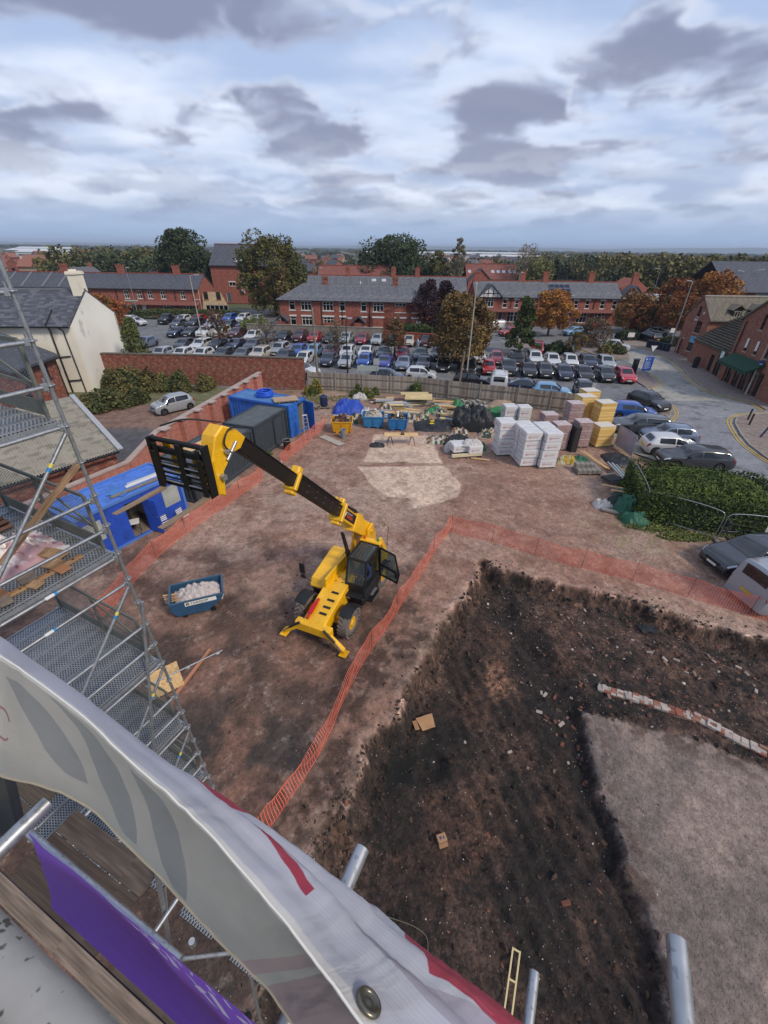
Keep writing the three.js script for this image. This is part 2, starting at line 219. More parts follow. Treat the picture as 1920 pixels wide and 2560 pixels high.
function soil(x, z) {
  const n1 = fbm(x * .22 + 3, z * .22, 4, 101), n2 = fbm(x * .9, z * .9, 4, 102), n3 = fbm(x * 3.3, z * 3.3, 3, 103), n4 = vn(x * 15, z * 15, 104), n5 = vn(x * 34, z * 34, 105), n6 = vn(x * 48, z * 48, 106);
  let c = mix3(cPink, cBase, ss(.38, .62, n1));
  c = mix3(c, cRed, ss(.5, .72, n2) * .55);
  const near = ss(-18, -11, z + (n2 - .5) * 7) * ss(2.2, -3.2, x + (n1 - .5) * 5 + (z + 12) * .3); c = mix3(c, mix3(cRed, cDark, ss(.3, .65, n2)), near * .85); // churned damp ground by the stair tower
  const rt = fRut(x, z) * ss(.35, .6, n2 + .1); c = mix3(c, cRed, rt * (.35 + .35 * Math.sin((x + z) * 26)) * .7);
  const wet = ss(.56, .7, fbm(x * .45 + 7, z * .6, 4, 109)); c = mix3(c, cRed, wet * .35);
  const pa = Math.min(padA(x, z), padB(x, z)) + (n3 - .5) * .22 + (n2 - .5) * .3; c = mix3(c, mix3(cPad, cBase, .4 * ss(.5, .72, n2) + .15 * n4), ss(.08, -.1, pa) * .95);
  const coal = ss(.5, .62, fbm(x * .8 + 2, z * .8, 4, 111)) * ss(2.2, .8, Math.hypot(x + 8.6, z + 11.3)); c = mix3(c, cCoalAndShade, coal * .9);
  const coal2 = ss(.42, .6, fbm(x * .7 + 2, z * .7, 4, 113)) * ss(3.6, 1.6, Math.hypot((x + 4.4) * .8, z + 6.1)); c = mix3(c, cCoalAndShade, coal2 * .85);
  const dB = segD(x, z, [1.5, -12.5], [-2.6, -4.5]), strip = ss(2.2, .9, dB) * ss(.4, .62, n2 + .12); c = mix3(c, mix3(cDark, cBase, ss(.4, .7, n3) * .5), strip * .75);
  c = mix3(c, mix3(cCoalAndShade, cDark, n3), .85 * ss(4.2, 2.2, Math.hypot(x + 2.6, (z + .8) * .9) + (n2 - .5) * 2));  // dark soil here, with the shade below the scaffold painted into its colour
  c = mix3(c, cChalk, ss(.6, .8, fbm(x * 3.1 + 9, z * 3.1, 5, 117)) * .3 * (.3 + n5));
  const st = fSite(x, z); c = mix3(c, cGreen, ss(.46, .6, n3 * .5 + n2 * .5) * ss(-1.4, -.1, st) * .8);
  const gr = ss(3.2, .5, Math.hypot((x - 14.6) * .6, (z + 19.2))) * ss(.5, .62, n3); c = mix3(c, cGreen, gr * .6);
  if (fPit(x, z) < 1.4) {
    const [s, sl] = pitInfo(x, z); let p = mix3(cPit, cDark, ss(.35, .65, n2)); p = mix3(p, cPitB, ss(.5, .68, fbm(x * .55 + 1, z * .55, 4, 121)) * .75); p = mix3(p, cClay, ss(.9, .2, Math.hypot(x - 4.4, (z + 10.3) * .8) + n3 - .5) * .8);
    p = mix3(p, cBlack, ss(.47, .62, fbm(x * .5 + 12, z * .5 + 3, 4, 123)) * .75 + .8 * ss(.5, -.1, blackHole(x, z))); p = mix3(p, cBlack, ss(-2.6, -4.4, x - 2.2 * n1 - (z + 3) * .3) * ss(-5.6, -4, z) * .85);
    const rb = ss(6.5, 8, x - (z + 9) * .25) * ss(-6, -8, z); p = mix3(p, mix3(cRed, cDark, .6), rb * .5 * ss(.4, .6, n3));
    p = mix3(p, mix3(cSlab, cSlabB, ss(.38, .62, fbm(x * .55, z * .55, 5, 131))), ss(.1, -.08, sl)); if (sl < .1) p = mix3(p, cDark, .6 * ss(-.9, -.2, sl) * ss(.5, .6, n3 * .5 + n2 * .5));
    c = mix3(c, mix3(cBase, cPad, .4), ss(.55, .1, s) * ss(-.1, .1, s) * .35); c = mix3(c, p, ss(.05, -.18, s)); const face = ss(.05, -.1, s) * ss(-.75, -.35, s); c = mix3(c, mix3(cClay, cDark, .55), face * .5 * n2 * (1 - ss(.1, -.08, sl)));
  }
  const pk = fPit(x, z) < 0 && fSlab(x, z) > 0 ? 3.2 : 1; let k = .80 + .26 * n3 + pk * (.16 * (n4 - .5) + .2 * (n5 - .5) + .16 * (vn(x * 7, z * 7, 119) - .5)); c = [c[0] * k, c[1] * k, c[2] * k];
  const fl = ss(.84, .94, n6 * .62 + n5 * .38) * ss(.42, .66, n2 + .1); c = mix3(c, [.74, .70, .66], fl * (fSlab(x, z) < 0 ? .12 : pk > 2 ? .8 : .5));
  const dk = ss(.84, .95, vn(x * 26 + 7, z * 26, 107)) * (fSlab(x, z) < 0 ? .2 : 1); return mix3(c, [.2, .17, .15], dk * .45);
}
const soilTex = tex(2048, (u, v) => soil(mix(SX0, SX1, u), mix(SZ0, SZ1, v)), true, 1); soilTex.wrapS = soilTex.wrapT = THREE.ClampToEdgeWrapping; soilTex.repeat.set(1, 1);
const gritSoil = tex(512, G2((u, v) => .6 * pf(u, v, 16, 5, 33) + .4 * ss(.55, .8, pf(u, v, 40, 2, 35))), false, 1); gritSoil.repeat.set(26, 31);
{
  const nx = 400, nz = 476, g = grid(nx, nz, (u, v) => { const x = mix(SX0, SX1, u), z = mix(SZ0, SZ1, v); return [x, siteH(x, z), z, u, v]; });
  const id = g.index.array; for (let i = 0; i < id.length; i += 3) { const t = id[i + 1]; id[i + 1] = id[i + 2]; id[i + 2] = t; } g.computeVertexNormals();
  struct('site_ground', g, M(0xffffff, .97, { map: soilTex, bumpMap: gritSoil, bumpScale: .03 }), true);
}
// far terrain: one sheet to the horizon with an opening for the dug site
{
  const far = 9000, s = shp([[-far, -far], [far, -far], [far, far], [-far, far]]); s.holes.push(shp([[SX0 + .3, -SZ0 - .3], [SX1 - .3, -SZ0 - .3], [SX1 - .3, -SZ1 + .3], [SX0 + .3, -SZ1 + .3]]));
  const g = new THREE.ShapeGeometry(s); g.rotateX(-Math.PI / 2); g.translate(0, -.14, 0);
  const grass = tex(512, (u, v) => { const c = mix3(mix3(s3(0x5c6340), s3(0x6f6c4a), pf(u, v, 4, 4, 61)), s3(0x4a5236), pf(u, v, 16, 4, 62)); return c; }, true, 60);
  struct('terrain', g, M(0xffffff, 1, { map: grass }));
}
// tarmac
const asTex = (a, b, s, rep) => tex(512, (u, v) => { let c = mix3(s3(a), s3(b), ss(.3, .7, pf(u, v, 3, 4, s))); const k = .86 + .18 * pf(u, v, 24, 3, s + 1) + .22 * (pf(u, v, 128, 1, s + 2) - .5); c = mix3(c, [.22, .22, .23], .35 * ss(.62, .74, pf(u, v, 7, 4, s + 4))); return [c[0] * k, c[1] * k, c[2] * k]; }, true, rep);
const tarmac = M(0xffffff, .93, { map: asTex(0x6a6c70, 0x76787b, 41, 7), bumpMap: grit, bumpScale: .006 }), tarmacOld = M(0xffffff, .95, { map: asTex(0x93928c, 0xa3a29c, 43, 9), bumpMap: grit, bumpScale: .008 }), tarmacNew = M(0xffffff, .9, { map: asTex(0x7d8086, 0x8a8d92, 45, 8), bumpMap: grit, bumpScale: .005 });
struct('car_park', flat([[-60, -112], [70, -118], [70, -45], [18.9, -38.3], [12.74, -40.6], [9.28, -41.65], [5.4, -43.0], [3.4, -44.0], [-8.5, -45.85], [-36, -45.2], [-38, -60]], -.02), tarmac);
struct('road', flat([[18.5, -40.5], [29, -43.4], [29.8, -47.8], [33.2, -54.5], [33.4, -60.5], [35, -63.6], [38.3, -74], [36, -79], [39.4, -80], [42, -69], [42, -60], [39, -50], [39.5, -43], [60, -32], [60, -6], [21.4, -6], [21.4, -19], [21.0, -27], [18.8, -30], [18.8, -38]], -.014), tarmacOld);
struct('road_patch', flat([[28.2, -43.15], [34.9, -43.4], [37.5, -42.2], [60, -31], [60, -6], [21.6, -6], [21.6, -22], [22.2, -30.5], [24.3, -36], [27.2, -40]], -.009), tarmacNew);
struct('road_patch', flat([[38.9, -58.8], [40.2, -61.8], [40.5, -69], [38.8, -74.6], [37.6, -71], [38.4, -63]], -.009), tarmacNew);
// pavements with kerbs
const paveTex = tex(512, (u, v) => { const c = mix3(s3(0x7a6e68), s3(0x8a7d76), hsh(Math.floor(u * 8), Math.floor(v * 8 + Math.floor(u * 8) % 2 * .5), 9)); const e = (u * 8) % 1 < .05 || (v * 8 + Math.floor(u * 8) % 2 * .5) % 1 < .05 ? .7 : 1; const k = e * (.85 + .3 * pf(u, v, 12, 4, 91)); return [c[0] * k, c[1] * k, c[2] * k]; }, true, 2.4);
const paving = M(0xffffff, .92, { map: paveTex, bumpMap: grit, bumpScale: .005 }), kerbM = MM(0x9a958c, .9);
function kerbed(name, pts, open) { // raised pavement with a kerb stone line along its first `open` edges
  struct(name, slab(pts, -.3, .1), paving);
  const k = []; for (let i = 0; i < open; i++) { const a = pts[i], b = pts[(i + 1) % pts.length]; k.push(bar([a[0], 0, a[1]], [b[0], 0, b[1]], .14, .225)); } struct('kerb', mg(k), kerbM);
}
kerbed('pavement', [[38.6, -76.4], [40.62, -69.16], [40.5, -65], [40.29, -61.99], [38.8, -57], [37.35, -53.31], [36.2, -49.5], [35.75, -47.92], [35.7, -45.91], [36.78, -44.09], [37.57, -42.95], [36.95, -40.4], [39, -40], [44, -43], [50, -60], [50, -78]], 10);
kerbed('pavement', [[38, -39.4], [36.28, -39.17], [33.82, -38.71], [32.6, -38.1], [32.0, -37.4], [31.25, -36.43], [29.86, -33.7], [28.96, -31.47], [28.45, -29.01], [28.3, -25], [29, -18], [60, -18], [60, -36]], 10);
kerbed('pavement', [[29.24, -48.15], [30.44, -48.38], [31.55, -49.88], [32.3, -52.24], [32.5, -54.3], [31.4, -54.4], [30.4, -52.6], [29.4, -50.6]], 6);
kerbed('pavement', [[28.15, -43.44], [28.23, -42.29], [27.6, -40.1], [26.51, -38.32], [25.6, -37.4], [25.6, -38.4], [26.4, -40.6], [27.0, -43.2]], 4);
kerbed('planting_bed', [[30.23, -69.13], [30.4, -66.5], [30.85, -64.83], [31.93, -63.29], [34.59, -63.44], [35.34, -64.28], [36.6, -68.5], [37.9, -73.5], [31, -73]], 8);
kerbed('planting_bed', [[22.3, -63.5], [24.2, -60.8], [26.4, -60.6], [27.2, -62], [26.5, -66], [24, -76], [20, -78]], 4);
// painted lines
const lineW = MM(0xc9c9c4, .8), lineY = MM(0xc9a948, .8);
function line(pts, w, y, m, name) { const g = []; for (let i = 0; i < pts.length - 1; i++) { const a = pts[i], b = pts[i + 1], dx = b[0] - a[0], dz = b[1] - a[1], l = Math.hypot(dx, dz), nx = -dz / l * w / 2, nz = dx / l * w / 2, ex = dx / l * w * .3, ez = dz / l * w * .3; g.push(flat([[a[0] + nx - ex, a[1] + nz - ez], [b[0] + nx + ex, b[1] + nz + ez], [b[0] - nx + ex, b[1] - nz + ez], [a[0] - nx - ex, a[1] - nz - ez]], y + i * .0006)); } return struct(name, mg(g), m); }
const off = (pts, d) => pts.map((p, i) => { const a = pts[Math.max(0, i - 1)], b = pts[Math.min(pts.length - 1, i + 1)], l = Math.hypot(b[0] - a[0], b[1] - a[1]); return [p[0] - (b[1] - a[1]) / l * d, p[1] + (b[0] - a[0]) / l * d]; });
const smooth = (pts, n = 6) => { const c = new THREE.CatmullRomCurve3(pts.map((p) => V(p[0], 0, p[1]))); return c.getPoints(pts.length * n).map((v) => [v.x, v.z]); };
for (const [pts, s] of [[[[38.4, -77], [40.62, -69.16], [40.29, -61.99], [37.35, -53.31], [35.75, -47.92], [35.7, -45.91], [36.78, -44.09], [37.57, -42.95], [36.87, -39.95]], -1], [[[29.24, -48.15], [30.44, -48.38], [31.55, -49.88], [32.3, -52.24], [32.4, -54]], -1], [[[28.15, -43.44], [28.23, -42.29], [27.6, -40.1], [26.51, -38.32], [25.43, -37.11], [24.59, -35.33], [24.18, -33.32], [23.9, -31.2], [23.6, -27]], 1], [[[37.5, -39.3], [33.82, -38.71], [32.14, -37.59], [31.25, -36.43], [29.86, -33.7], [28.96, -31.47], [28.52, -29.01], [28.4, -25]], -1], [[[30.23, -69.13], [30.85, -64.83], [31.93, -63.29], [34.59, -63.44]], -1]]) { const p = smooth(pts); line(off(p, s * -.32), .1, -.001, lineY, 'yellow_line'); line(off(p, s * -.56), .1, -.001, lineY, 'yellow_line'); }
const dashes = (a, b, n, w, len) => { for (let i = 0; i < n; i++) { const t = (i + .2) / n, u = t + len / n; line([[mix(a[0], b[0], t), mix(a[1], b[1], t)], [mix(a[0], b[0], u), mix(a[1], b[1], u)]], w, .001, lineW, 'road_marking'); } };
dashes([30.1, -47.9], [28.4, -43.8], 7, .12, .6); dashes([29.4, -47.6], [27.8, -43.9], 7, .12, .6); dashes([33.2, -55.2], [33.5, -60], 7, .12, .6);
const RD = [.988, .139], RN = [-.139, .988]; // direction of the parking rows and of the bays
for (let i = 0; i < 16; i++) { const x = -9.2 + i * 2.42, z = -56.0 + (i * 2.42) * .178; line([[x, z], [x - RN[0] * 4.9, z - RN[1] * 4.9]], .09, -.004, lineW, 'bay_line'); }
line([[-9.3, -55.6], [29.2, -48.75]], .09, -.0035, lineW, 'bay_line');
for (let i = 0; i < 13; i++) { const x = -23.2 + i * 2.42, z = -71.6 + i * 2.42 * .12; line([[x, z], [x - RN[0] * 4.6, z - RN[1] * 4.6]], .09, -.004, lineW, 'bay_line'); }
for (let i = 0; i < 7; i++) { const x = -37 + i * 2.5, z = -74 + i * .1; line([[x, z], [x - RN[0] * 4.6, z - RN[1] * 4.6]], .09, -.004, lineW, 'bay_line'); }
line([[19, -76], [23, -63]], .12, -.004, lineW, 'road_marking'); dashes([14, -66], [20, -66.5], 5, .15, .5); dashes([17, -64], [20, -61], 2, .15, .7);
// yard beyond the boundary wall
const yardTex = tex(512, (u, v) => { const x = mix(-34, -12.4, u), z = mix(-46, -24, v), n = fbm(x * .5, z * .5, 4, 141), m = fbm(x * 2.4, z * 2.4, 3, 142); let c = mix3(s3(0x5f6040), s3(0x6b6a4c), m); const pv = ss(1.2, .2, Math.abs(z + 35.5 - (x + 21) * .3) - 2.3 + (n - .5) * 3); c = mix3(c, mix3(s3(0x86685a), s3(0x715c52), hsh(Math.floor(x * 5), Math.floor(z * 9), 3)), pv); c = mix3(c, s3(0x53545a), ss(-34.2, -32.6, z - (n - .5) * 2)); const k = .8 + .4 * m; return [c[0] * k, c[1] * k, c[2] * k]; }, true, 1); yardTex.wrapS = yardTex.wrapT = THREE.ClampToEdgeWrapping; yardTex.repeat.set(1, 1);
{ const g = flat([[-40, -46], [-12.6, -45.6], [-15.6, -27], [-16.6, -23.9], [-19, -19], [-24, -9], [-40, -9]], .01), p = g.attributes.position, uv = g.attributes.uv; for (let i = 0; i < p.count; i++) uv.setXY(i, (p.getX(i) + 34) / 21.6, (p.getZ(i) + 46) / 22); struct('yard', g, M(0xffffff, .95, { map: yardTex, bumpMap: gritSoil, bumpScale: .02 }), true); }
// ================= BUILDINGS =================
const render_ = M(0xf6efdf, .9, { map: plaster, bumpMap: grit, bumpScale: .004 }), cream = MM(0xd3b893, .85), upvc = M(0xd8d8d4, .45), ridgeRed = M(0x8e4238, .8), pipeBlack = M(0x15161a, .5), stoneW = MM(0xb9b2a6, .85), leadGrey = M(0x70747a, .7), timberDark = M(0x2c2624, .8), curtain = M(0x8c8a80, .9);
const winCache = {};
function winGeo(w, h, mul, tr) {
  const k = [w, h, mul, tr].join(); if (winCache[k]) return winCache[k];
  const b = .075, f = [B(w, b, .09, 0, b / 2, 0), B(w, b, .09, 0, h - b / 2, 0), B(b, h - 2 * b, .09, -w / 2 + b / 2, h / 2, 0), B(b, h - 2 * b, .09, w / 2 - b / 2, h / 2, 0)];
  for (let i = 1; i < mul; i++) f.push(B(b * .9, h - 2 * b, .08, -w / 2 + w * i / mul, h / 2, 0)); if (tr) f.push(B(w - 2 * b, b * .9, .075, 0, h * tr, 0));
  return winCache[k] = { frame: metres(mg(f)), pane: metres(B(w - b, h - b, .02, 0, h / 2, -.012)), sill: metres(B(w + .24, .1, .2, 0, -.055, .06)), head: metres(B(w + .3, .24, .07, 0, h + .125, .15)) };
}
function win(parent, x, y, w, h, o = {}) { // outer wall face at z = 0, opening already cut
  const g = winGeo(w, h, o.mul || 1, o.tr || 0), f = mesh(g.frame, o.frame || upvc); f.name = 'window'; f.position.set(x, y, (o.z || 0) - .1); parent.add(f);
  const p = mesh(g.pane, glassDark); p.name = 'pane'; f.add(p);
  if (o.sill !== 0) { const s = mesh(g.sill, o.sillM || stoneW); s.name = 'sill'; f.add(s); } if (o.head) { const s = mesh(g.head, o.head); s.name = 'lintel'; f.add(s); }
  return f;
}
const hole = (x, y, w, h) => [[x - w / 2, y], [x + w / 2, y], [x + w / 2, y + h], [x - w / 2, y + h]];
function wall(parent, outline, holes, m, T = .26, name = 'wall') { const g = ext(outline, T, 0, holes); g.translate(0, 0, -T / 2); return part(parent, name, g, m); }
function door(parent, x, w, h, m, z = 0, y0 = 0) { const d = part(parent, 'door', RB(w - .12, h - .06, .06, .01), m); d.position.set(x, y0 + h / 2, z - .12); part(d, 'door_frame', [B(.08, h, .1, -w / 2 + .03, 0, 0), B(.08, h, .1, w / 2 - .03, 0, 0), B(w - .1, .08, .1, 0, h / 2 - .01, 0)], upvc); part(d, 'handle', B(.03, .14, .08, w * .33, -.05, .05), black); return d; }
function gableRoof(parent, x0, x1, z0, z1, ye, yr, m, ridgeM, o = .35) { // ridge along x
  const zc = (z0 + z1) / 2, s = (yr - ye) / ((z0 - z1) / 2), t = .14, g = ext([[z0 + o, ye - s * o], [zc, yr], [z1 - o, ye - s * o], [z1 - o, ye - s * o + t], [zc, yr + t], [z0 + o, ye - s * o + t]], x1 - x0 + .3); g.rotateY(-Math.PI / 2); g.translate((x0 + x1) / 2, 0, 0);
  // ext maps shape x->z after the turn
  const r = part(parent, 'roof', g, m); if (ridgeM) part(r, 'ridge_tiles', bar([x0 - .15, yr + t + .03, zc], [x1 + .15, yr + t + .03, zc], .28, .14), ridgeM); part(r, 'gutter', [bar([x0, ye - s * o + .02, z0 + o + .06], [x1, ye - s * o + .02, z0 + o + .06], .12, .11)], pipeBlack); return r;
}
function chimney(roof, x, y, z, w, h, d, m, pots = 2) { const c = part(roof, 'chimney', [B(w, h, d, x, y + h / 2, z), B(w + .12, .12, d + .12, x, y + h - .18, z), B(w + .06, .08, d + .06, x, y + h + .03, z), ...Array.from({ length: pots }, (_, i) => C([x + (i - (pots - 1) / 2) * w * .42, y + h, z], [x + (i - (pots - 1) / 2) * w * .42, y + h + .32, z], .11, 8, .09))], m); return c; }
function shell(parent, x0, x1, zb, ye, m, yr) { // back and side walls, gable ends
  part(parent, 'wall', B(x1 - x0 - .02, ye, .25, (x0 + x1) / 2, ye / 2, zb), m);
  for (const x of [x0, x1]) { const g = ext(yr ? [[-.26, 0], [zb, 0], [zb, ye], [zb / 2, yr - .05], [-.26, ye]] : [[-.26, 0], [zb, 0], [zb, ye], [-.26, ye]], .25); g.rotateY(-Math.PI / 2); g.translate(x + (x === x0 ? .125 : -.125), 0, 0); part(parent, 'wall', g, m); }
}
// --- pair-built brick block with hipped slate roof in the middle
{
  const t = thing('brick_house', 'long red brick house block with hipped slate roof behind the parked cars', 'house', [-6.2, 0, -79.8], -.07), hw = 12.3, ye = 5.45, zb = -8;
  const ws = [[-16.3, 1], [-13.85, 1.8], [-10.05, 1.8], [-7.56, .95], [-3.9, .95], [-1.4, 1.8], [2.4, 1.8], [4.9, 1]], hs = [], L = [];
  for (const [x, w] of ws) { L.push([x + 6.2, 3.72, w]); L.push([x + 6.2, 1.35, w]); } for (const [x, y, w] of L) hs.push(hole(x, y, w, 1.4)); hs.push(hole(11.75, .25, .9, 2.2));
  wall(t, [[-hw, 0], [hw, 0], [hw, ye], [-hw, ye]], hs, brickRed); shell(t, -hw, hw, zb, ye, brickRed);
  for (const [x, y, w] of L) win(t, x, y, w, 1.4, { mul: w > 1.5 ? 3 : 1, tr: .68, head: upvc, sillM: upvc });
  door(t, 11.75, .9, 2.2, upvc, 0, .25);
  // hip roof
  const o = .4, yr = 7.55, a = [-hw - o, ye - .15, o], b = [hw + o, ye - .15, o], c = [hw + o, ye - .15, zb - o], d = [-hw - o, ye - .15, zb - o], e = [-hw + 3.6, yr, zb / 2], f = [hw - 2.2, yr, zb / 2], P = [], quad = (...q) => { P.push(...q[0], ...q[1], ...q[2]); if (q[3]) P.push(...q[0], ...q[2], ...q[3]); }; quad(a, b, f, e); quad(b, c, f); quad(c, d, e, f); quad(d, a, e); quad(a, d, c, b);
  const g = new THREE.BufferGeometry(); g.setAttribute('position', new THREE.Float32BufferAttribute(P, 3)); g.computeVertexNormals(); const rf = part(t, 'roof', g, slate);
  part(rf, 'ridge_tiles', [bar(e, f, .24, .14), bar(a, e, .2, .12), bar(d, e, .2, .12), bar(b, f, .2, .12), bar(c, f, .2, .12)], leadGrey); part(rf, 'gutter', [bar([-hw - o, ye - .2, o + .06], [hw + o, ye - .2, o + .06], .12, .12)], pipeBlack);
  chimney(rf, -4.9, yr - .5, zb / 2, .95, 1.5, .6, brickOld, 3); chimney(rf, 7.4, yr - .5, zb / 2, .95, 1.6, .6, brickOld, 3); part(rf, 'vent_pipe', C([1.3, yr - .1, zb / 2], [1.3, yr + .5, zb / 2], .09), white);
  for (const x of [-5.0, -1.4, 3.35]) part(t, 'drain_pipe', C([x, 0, .08], [x, ye - .1, .08], .055), pipeBlack);
  for (const x of [-12.0, .4]) { const p = part(t, 'porch', [B(1.7, 2.1, .12, x + (x < 0 ? .2 : 1.2), 1.05, 1.3), B(.12, 2.1, 1.3, x + (x < 0 ? -.6 : .4), 1.05, .65)], brickRed); const q = ext([[-1.25, 0], [0, 1.0], [1.25, 0], [1.15, -.12], [0, .85], [-1.15, -.12]], 1.7); q.translate(x + (x < 0 ? .2 : 1.2), 2.15, .8); part(p, 'porch_roof', q, slateDark); }
}
function brickWallRun(name, label, pts, h, th, m, cop, copM) { // free-standing wall along a plan line [x,z,height?]
  const base = pts[0], t = thing(name, label, 'wall', [base[0], 0, base[1]]); const w = [], c = [];
  for (let i = 0; i < pts.length - 1; i++) { const a = pts[i], b = pts[i + 1], L = Math.hypot(b[0] - a[0], b[1] - a[1]), ang = Math.atan2(-(b[1] - a[1]), b[0] - a[0]), ha = a[2] || h, hb = b[2] || h; const g = ext([[0, -.2], [L, -.2], [L, hb], [0, ha]], th); w.push(xf(g, a[0] - base[0], 0, a[1] - base[1], 0, ang, 0)); c.push(bar([a[0] - base[0], ha + .04, a[1] - base[1]], [b[0] - base[0], hb + .04, b[1] - base[1]], th + .12, .085)); }
  part(t, 'wall_face', w, m); if (cop) part(t, 'coping', c, copM); return t;
}
const rendGrey = MM(0x8c857d, .95);
brickWallRun('garden_wall', 'grey rendered garden wall behind the third row of cars', [[-23.6, -77.2], [-.5, -74.3]], 1.9, .25, rendGrey, 1, MM(0x9a9389, .9));
brickWallRun('garden_wall', 'low red brick garden wall in front of the tall dark green hedge', [[-.3, -72.8], [8.4, -69.9]], 1.7, .25, brickRed, 1, ridgeRed);
// --- left terrace
{
  const t = thing('terrace_row', 'long red brick terrace with blue slate roof and shop with turquoise blind', 'terrace', [-58, 0, -100], -.03), x0 = -32, x1 = 18.5, ye = 5.3, zb = -8.4, X = (u) => -57.3 + (u - 740) * .03255 + 58;
  const up = [810, 895, 965, 1050, 1180, 1270].map((u) => [X(u), 3.35]), hs = up.map(([x, y]) => hole(x, y, 1, 1.5)); const gnd = [[X(1065), .9, 2, 1.4], [X(1195), .9, 2.2, 1.4], [X(905), .3, .95, 2.1], [X(830), .4, 2.6, 1.9]]; for (const q of gnd) hs.push(hole(...q));
  const oldw = []; for (let i = 0; i < 9; i++) oldw.push([-30 + i * 3.1, 3.4]); for (const [x, y] of oldw) hs.push(hole(x, y, 1, 1.4));
  wall(t, [[x0, 0], [X(1285), 0], [X(1285), ye], [x0, ye]], hs, brickRed); wall(t, [[X(1285) + .01, 0], [x1, 0], [x1, ye], [X(1285) + .01, ye]], [hole(X(1330), 3.3, 1, 1.5), hole(X(1412), 3.3, 1, 1.5), hole(X(1390), .7, 4.8, 1.6)], cream, .24);
  shell(t, x0, x1, zb, ye, brickRed, 7.75);
  for (const [x, y] of up) win(t, x, y, 1, 1.5, { mul: 2, tr: .5, sillM: upvc }); for (const [x, y] of oldw) win(t, x, y, 1, 1.4, { tr: .5 });
  for (const u of [1330, 1412]) win(t, X(u), 3.3, 1, 1.5, { frame: M(0x6e4a32, .7), tr: .75, sillM: M(0xa5673c, .8) }); win(t, X(1390), .7, 4.8, 1.6, { mul: 5 }); win(t, X(1065), .9, 2, 1.4, { mul: 3, tr: .7 }); win(t, X(1195), .9, 2.2, 1.4, { mul: 3, tr: .7 }); win(t, X(830), .4, 2.6, 1.9, { mul: 2 }); door(t, X(905), .95, 2.1, upvc, 0, .3);
  part(t, 'shop_blind', ext([[0, 0], [1.0, -.75], [1.0, -1.0], [0, -.15]], 3.1), M(0x7fb5a6, .8)).rotation.y = -Math.PI / 2; t.children[t.children.length - 1].position.set(X(830), 3.0, .02);
  const pr = ext([[0, 2.95], [1.3, 2.35], [1.3, 2.25], [0, 2.75]], x1 - X(745)); pr.rotateY(-Math.PI / 2); pr.translate((x1 + X(745)) / 2, 0, .02); part(t, 'porch_roof', pr, tileRed);
  const rf = gableRoof(t, x0, x1, 0, zb, ye, 7.7, slateDark, ridgeRed); for (const u of [360, 740, 1110]) chimney(rf, X(u), 7.5, zb / 2, 1.3, 1.7, .7, brickRed, 4);
  for (const u of [745, 925, 1130]) part(t, 'drain_pipe', C([X(u), 0, .08], [X(u), ye, .08], .06), pipeBlack); for (const x of [-27, -22.5, -19, -14.5, -11]) part(rf, 'party_wall', bar([x, 5.35, .36], [x, 7.85, zb / 2], .3, .16), leadGrey);
}
{ // tall brick hall behind
  const t = thing('brick_hall', 'tall red brick building with big dark slate roof behind the yellowing tree', 'building', [-36.5, 0, -125], -.03), hs = [], L = [[-3.9, 4.1, 1.6, .9], [-.9, 4.1, 1.6, .9], [2.2, 4.1, 1.6, .9], [-5.3, .3, 1.2, 2.2]]; for (const q of L) hs.push(hole(...q));
  wall(t, [[-9, 0], [9, 0], [9, 8.9], [-9, 8.9]], hs, brickRed); shell(t, -9, 9, -12, 8.9, brickRed, 13.2); for (const [x, y, w, h] of L.slice(0, 3)) win(t, x, y, w, h, { mul: 2, head: upvc }); door(t, -5.3, 1.2, 2.2, M(0x4a5560, .6), 0, .3);
  const rf = gableRoof(t, -9, 9, 0, -12, 8.9, 13.3, slateDark, ridgeRed); for (const x of [-2.2, -.7, 2.6]) { const f = part(rf, 'roof_window', B(.9, .1, 1.2), upvc); f.position.set(x, 9.95, -1.3); f.rotation.x = Math.atan2(4.4, 6); part(f, 'pane', B(.7, .04, 1, 0, .05, 0), M(0xaab4bd, .1)); } part(rf, 'vent_pipe', C([1.6, 13, -6], [1.6, 14, -6], .1), leadGrey);
  part(t, 'air_unit', RB(.9, .8, .4, .03, -1.3, 2.9, .22), white);
}
{ // terrace behind the middle block
  const t = thing('terrace_row', 'terrace with long pale slate roof rising behind the middle brick block', 'terrace', [0, 0, -93.5], -.03); wall(t, [[-16, 0], [15.6, 0], [15.6, 5.5], [-16, 5.5]], [hole(12.6, 3.3, 1, 1.4), hole(8.6, 3.3, 1, 1.4)], brickRed); win(t, 12.6, 3.3, 1, 1.4, { tr: .5 }); win(t, 8.6, 3.3, 1, 1.4, { tr: .5 }); shell(t, -16, 15.6, -8, 5.5, brickRed, 8.1);
  const rf = gableRoof(t, -16, 15.6, 0, -8, 5.5, 8.1, slate, ridgeRed); for (const x of [-8, 1.2, 6]) chimney(rf, x, 7.9, -4, .9, 1.7, .6, brickRed, 2); for (const x of [-2.7, -.7]) { const f = part(rf, 'roof_window', B(.8, .1, .7), upvc); f.position.set(x, 7.5, -2.8); f.rotation.x = .58; part(f, 'pane', B(.66, .04, .56, 0, .05, 0), M(0xaab4bd, .1)); }
}
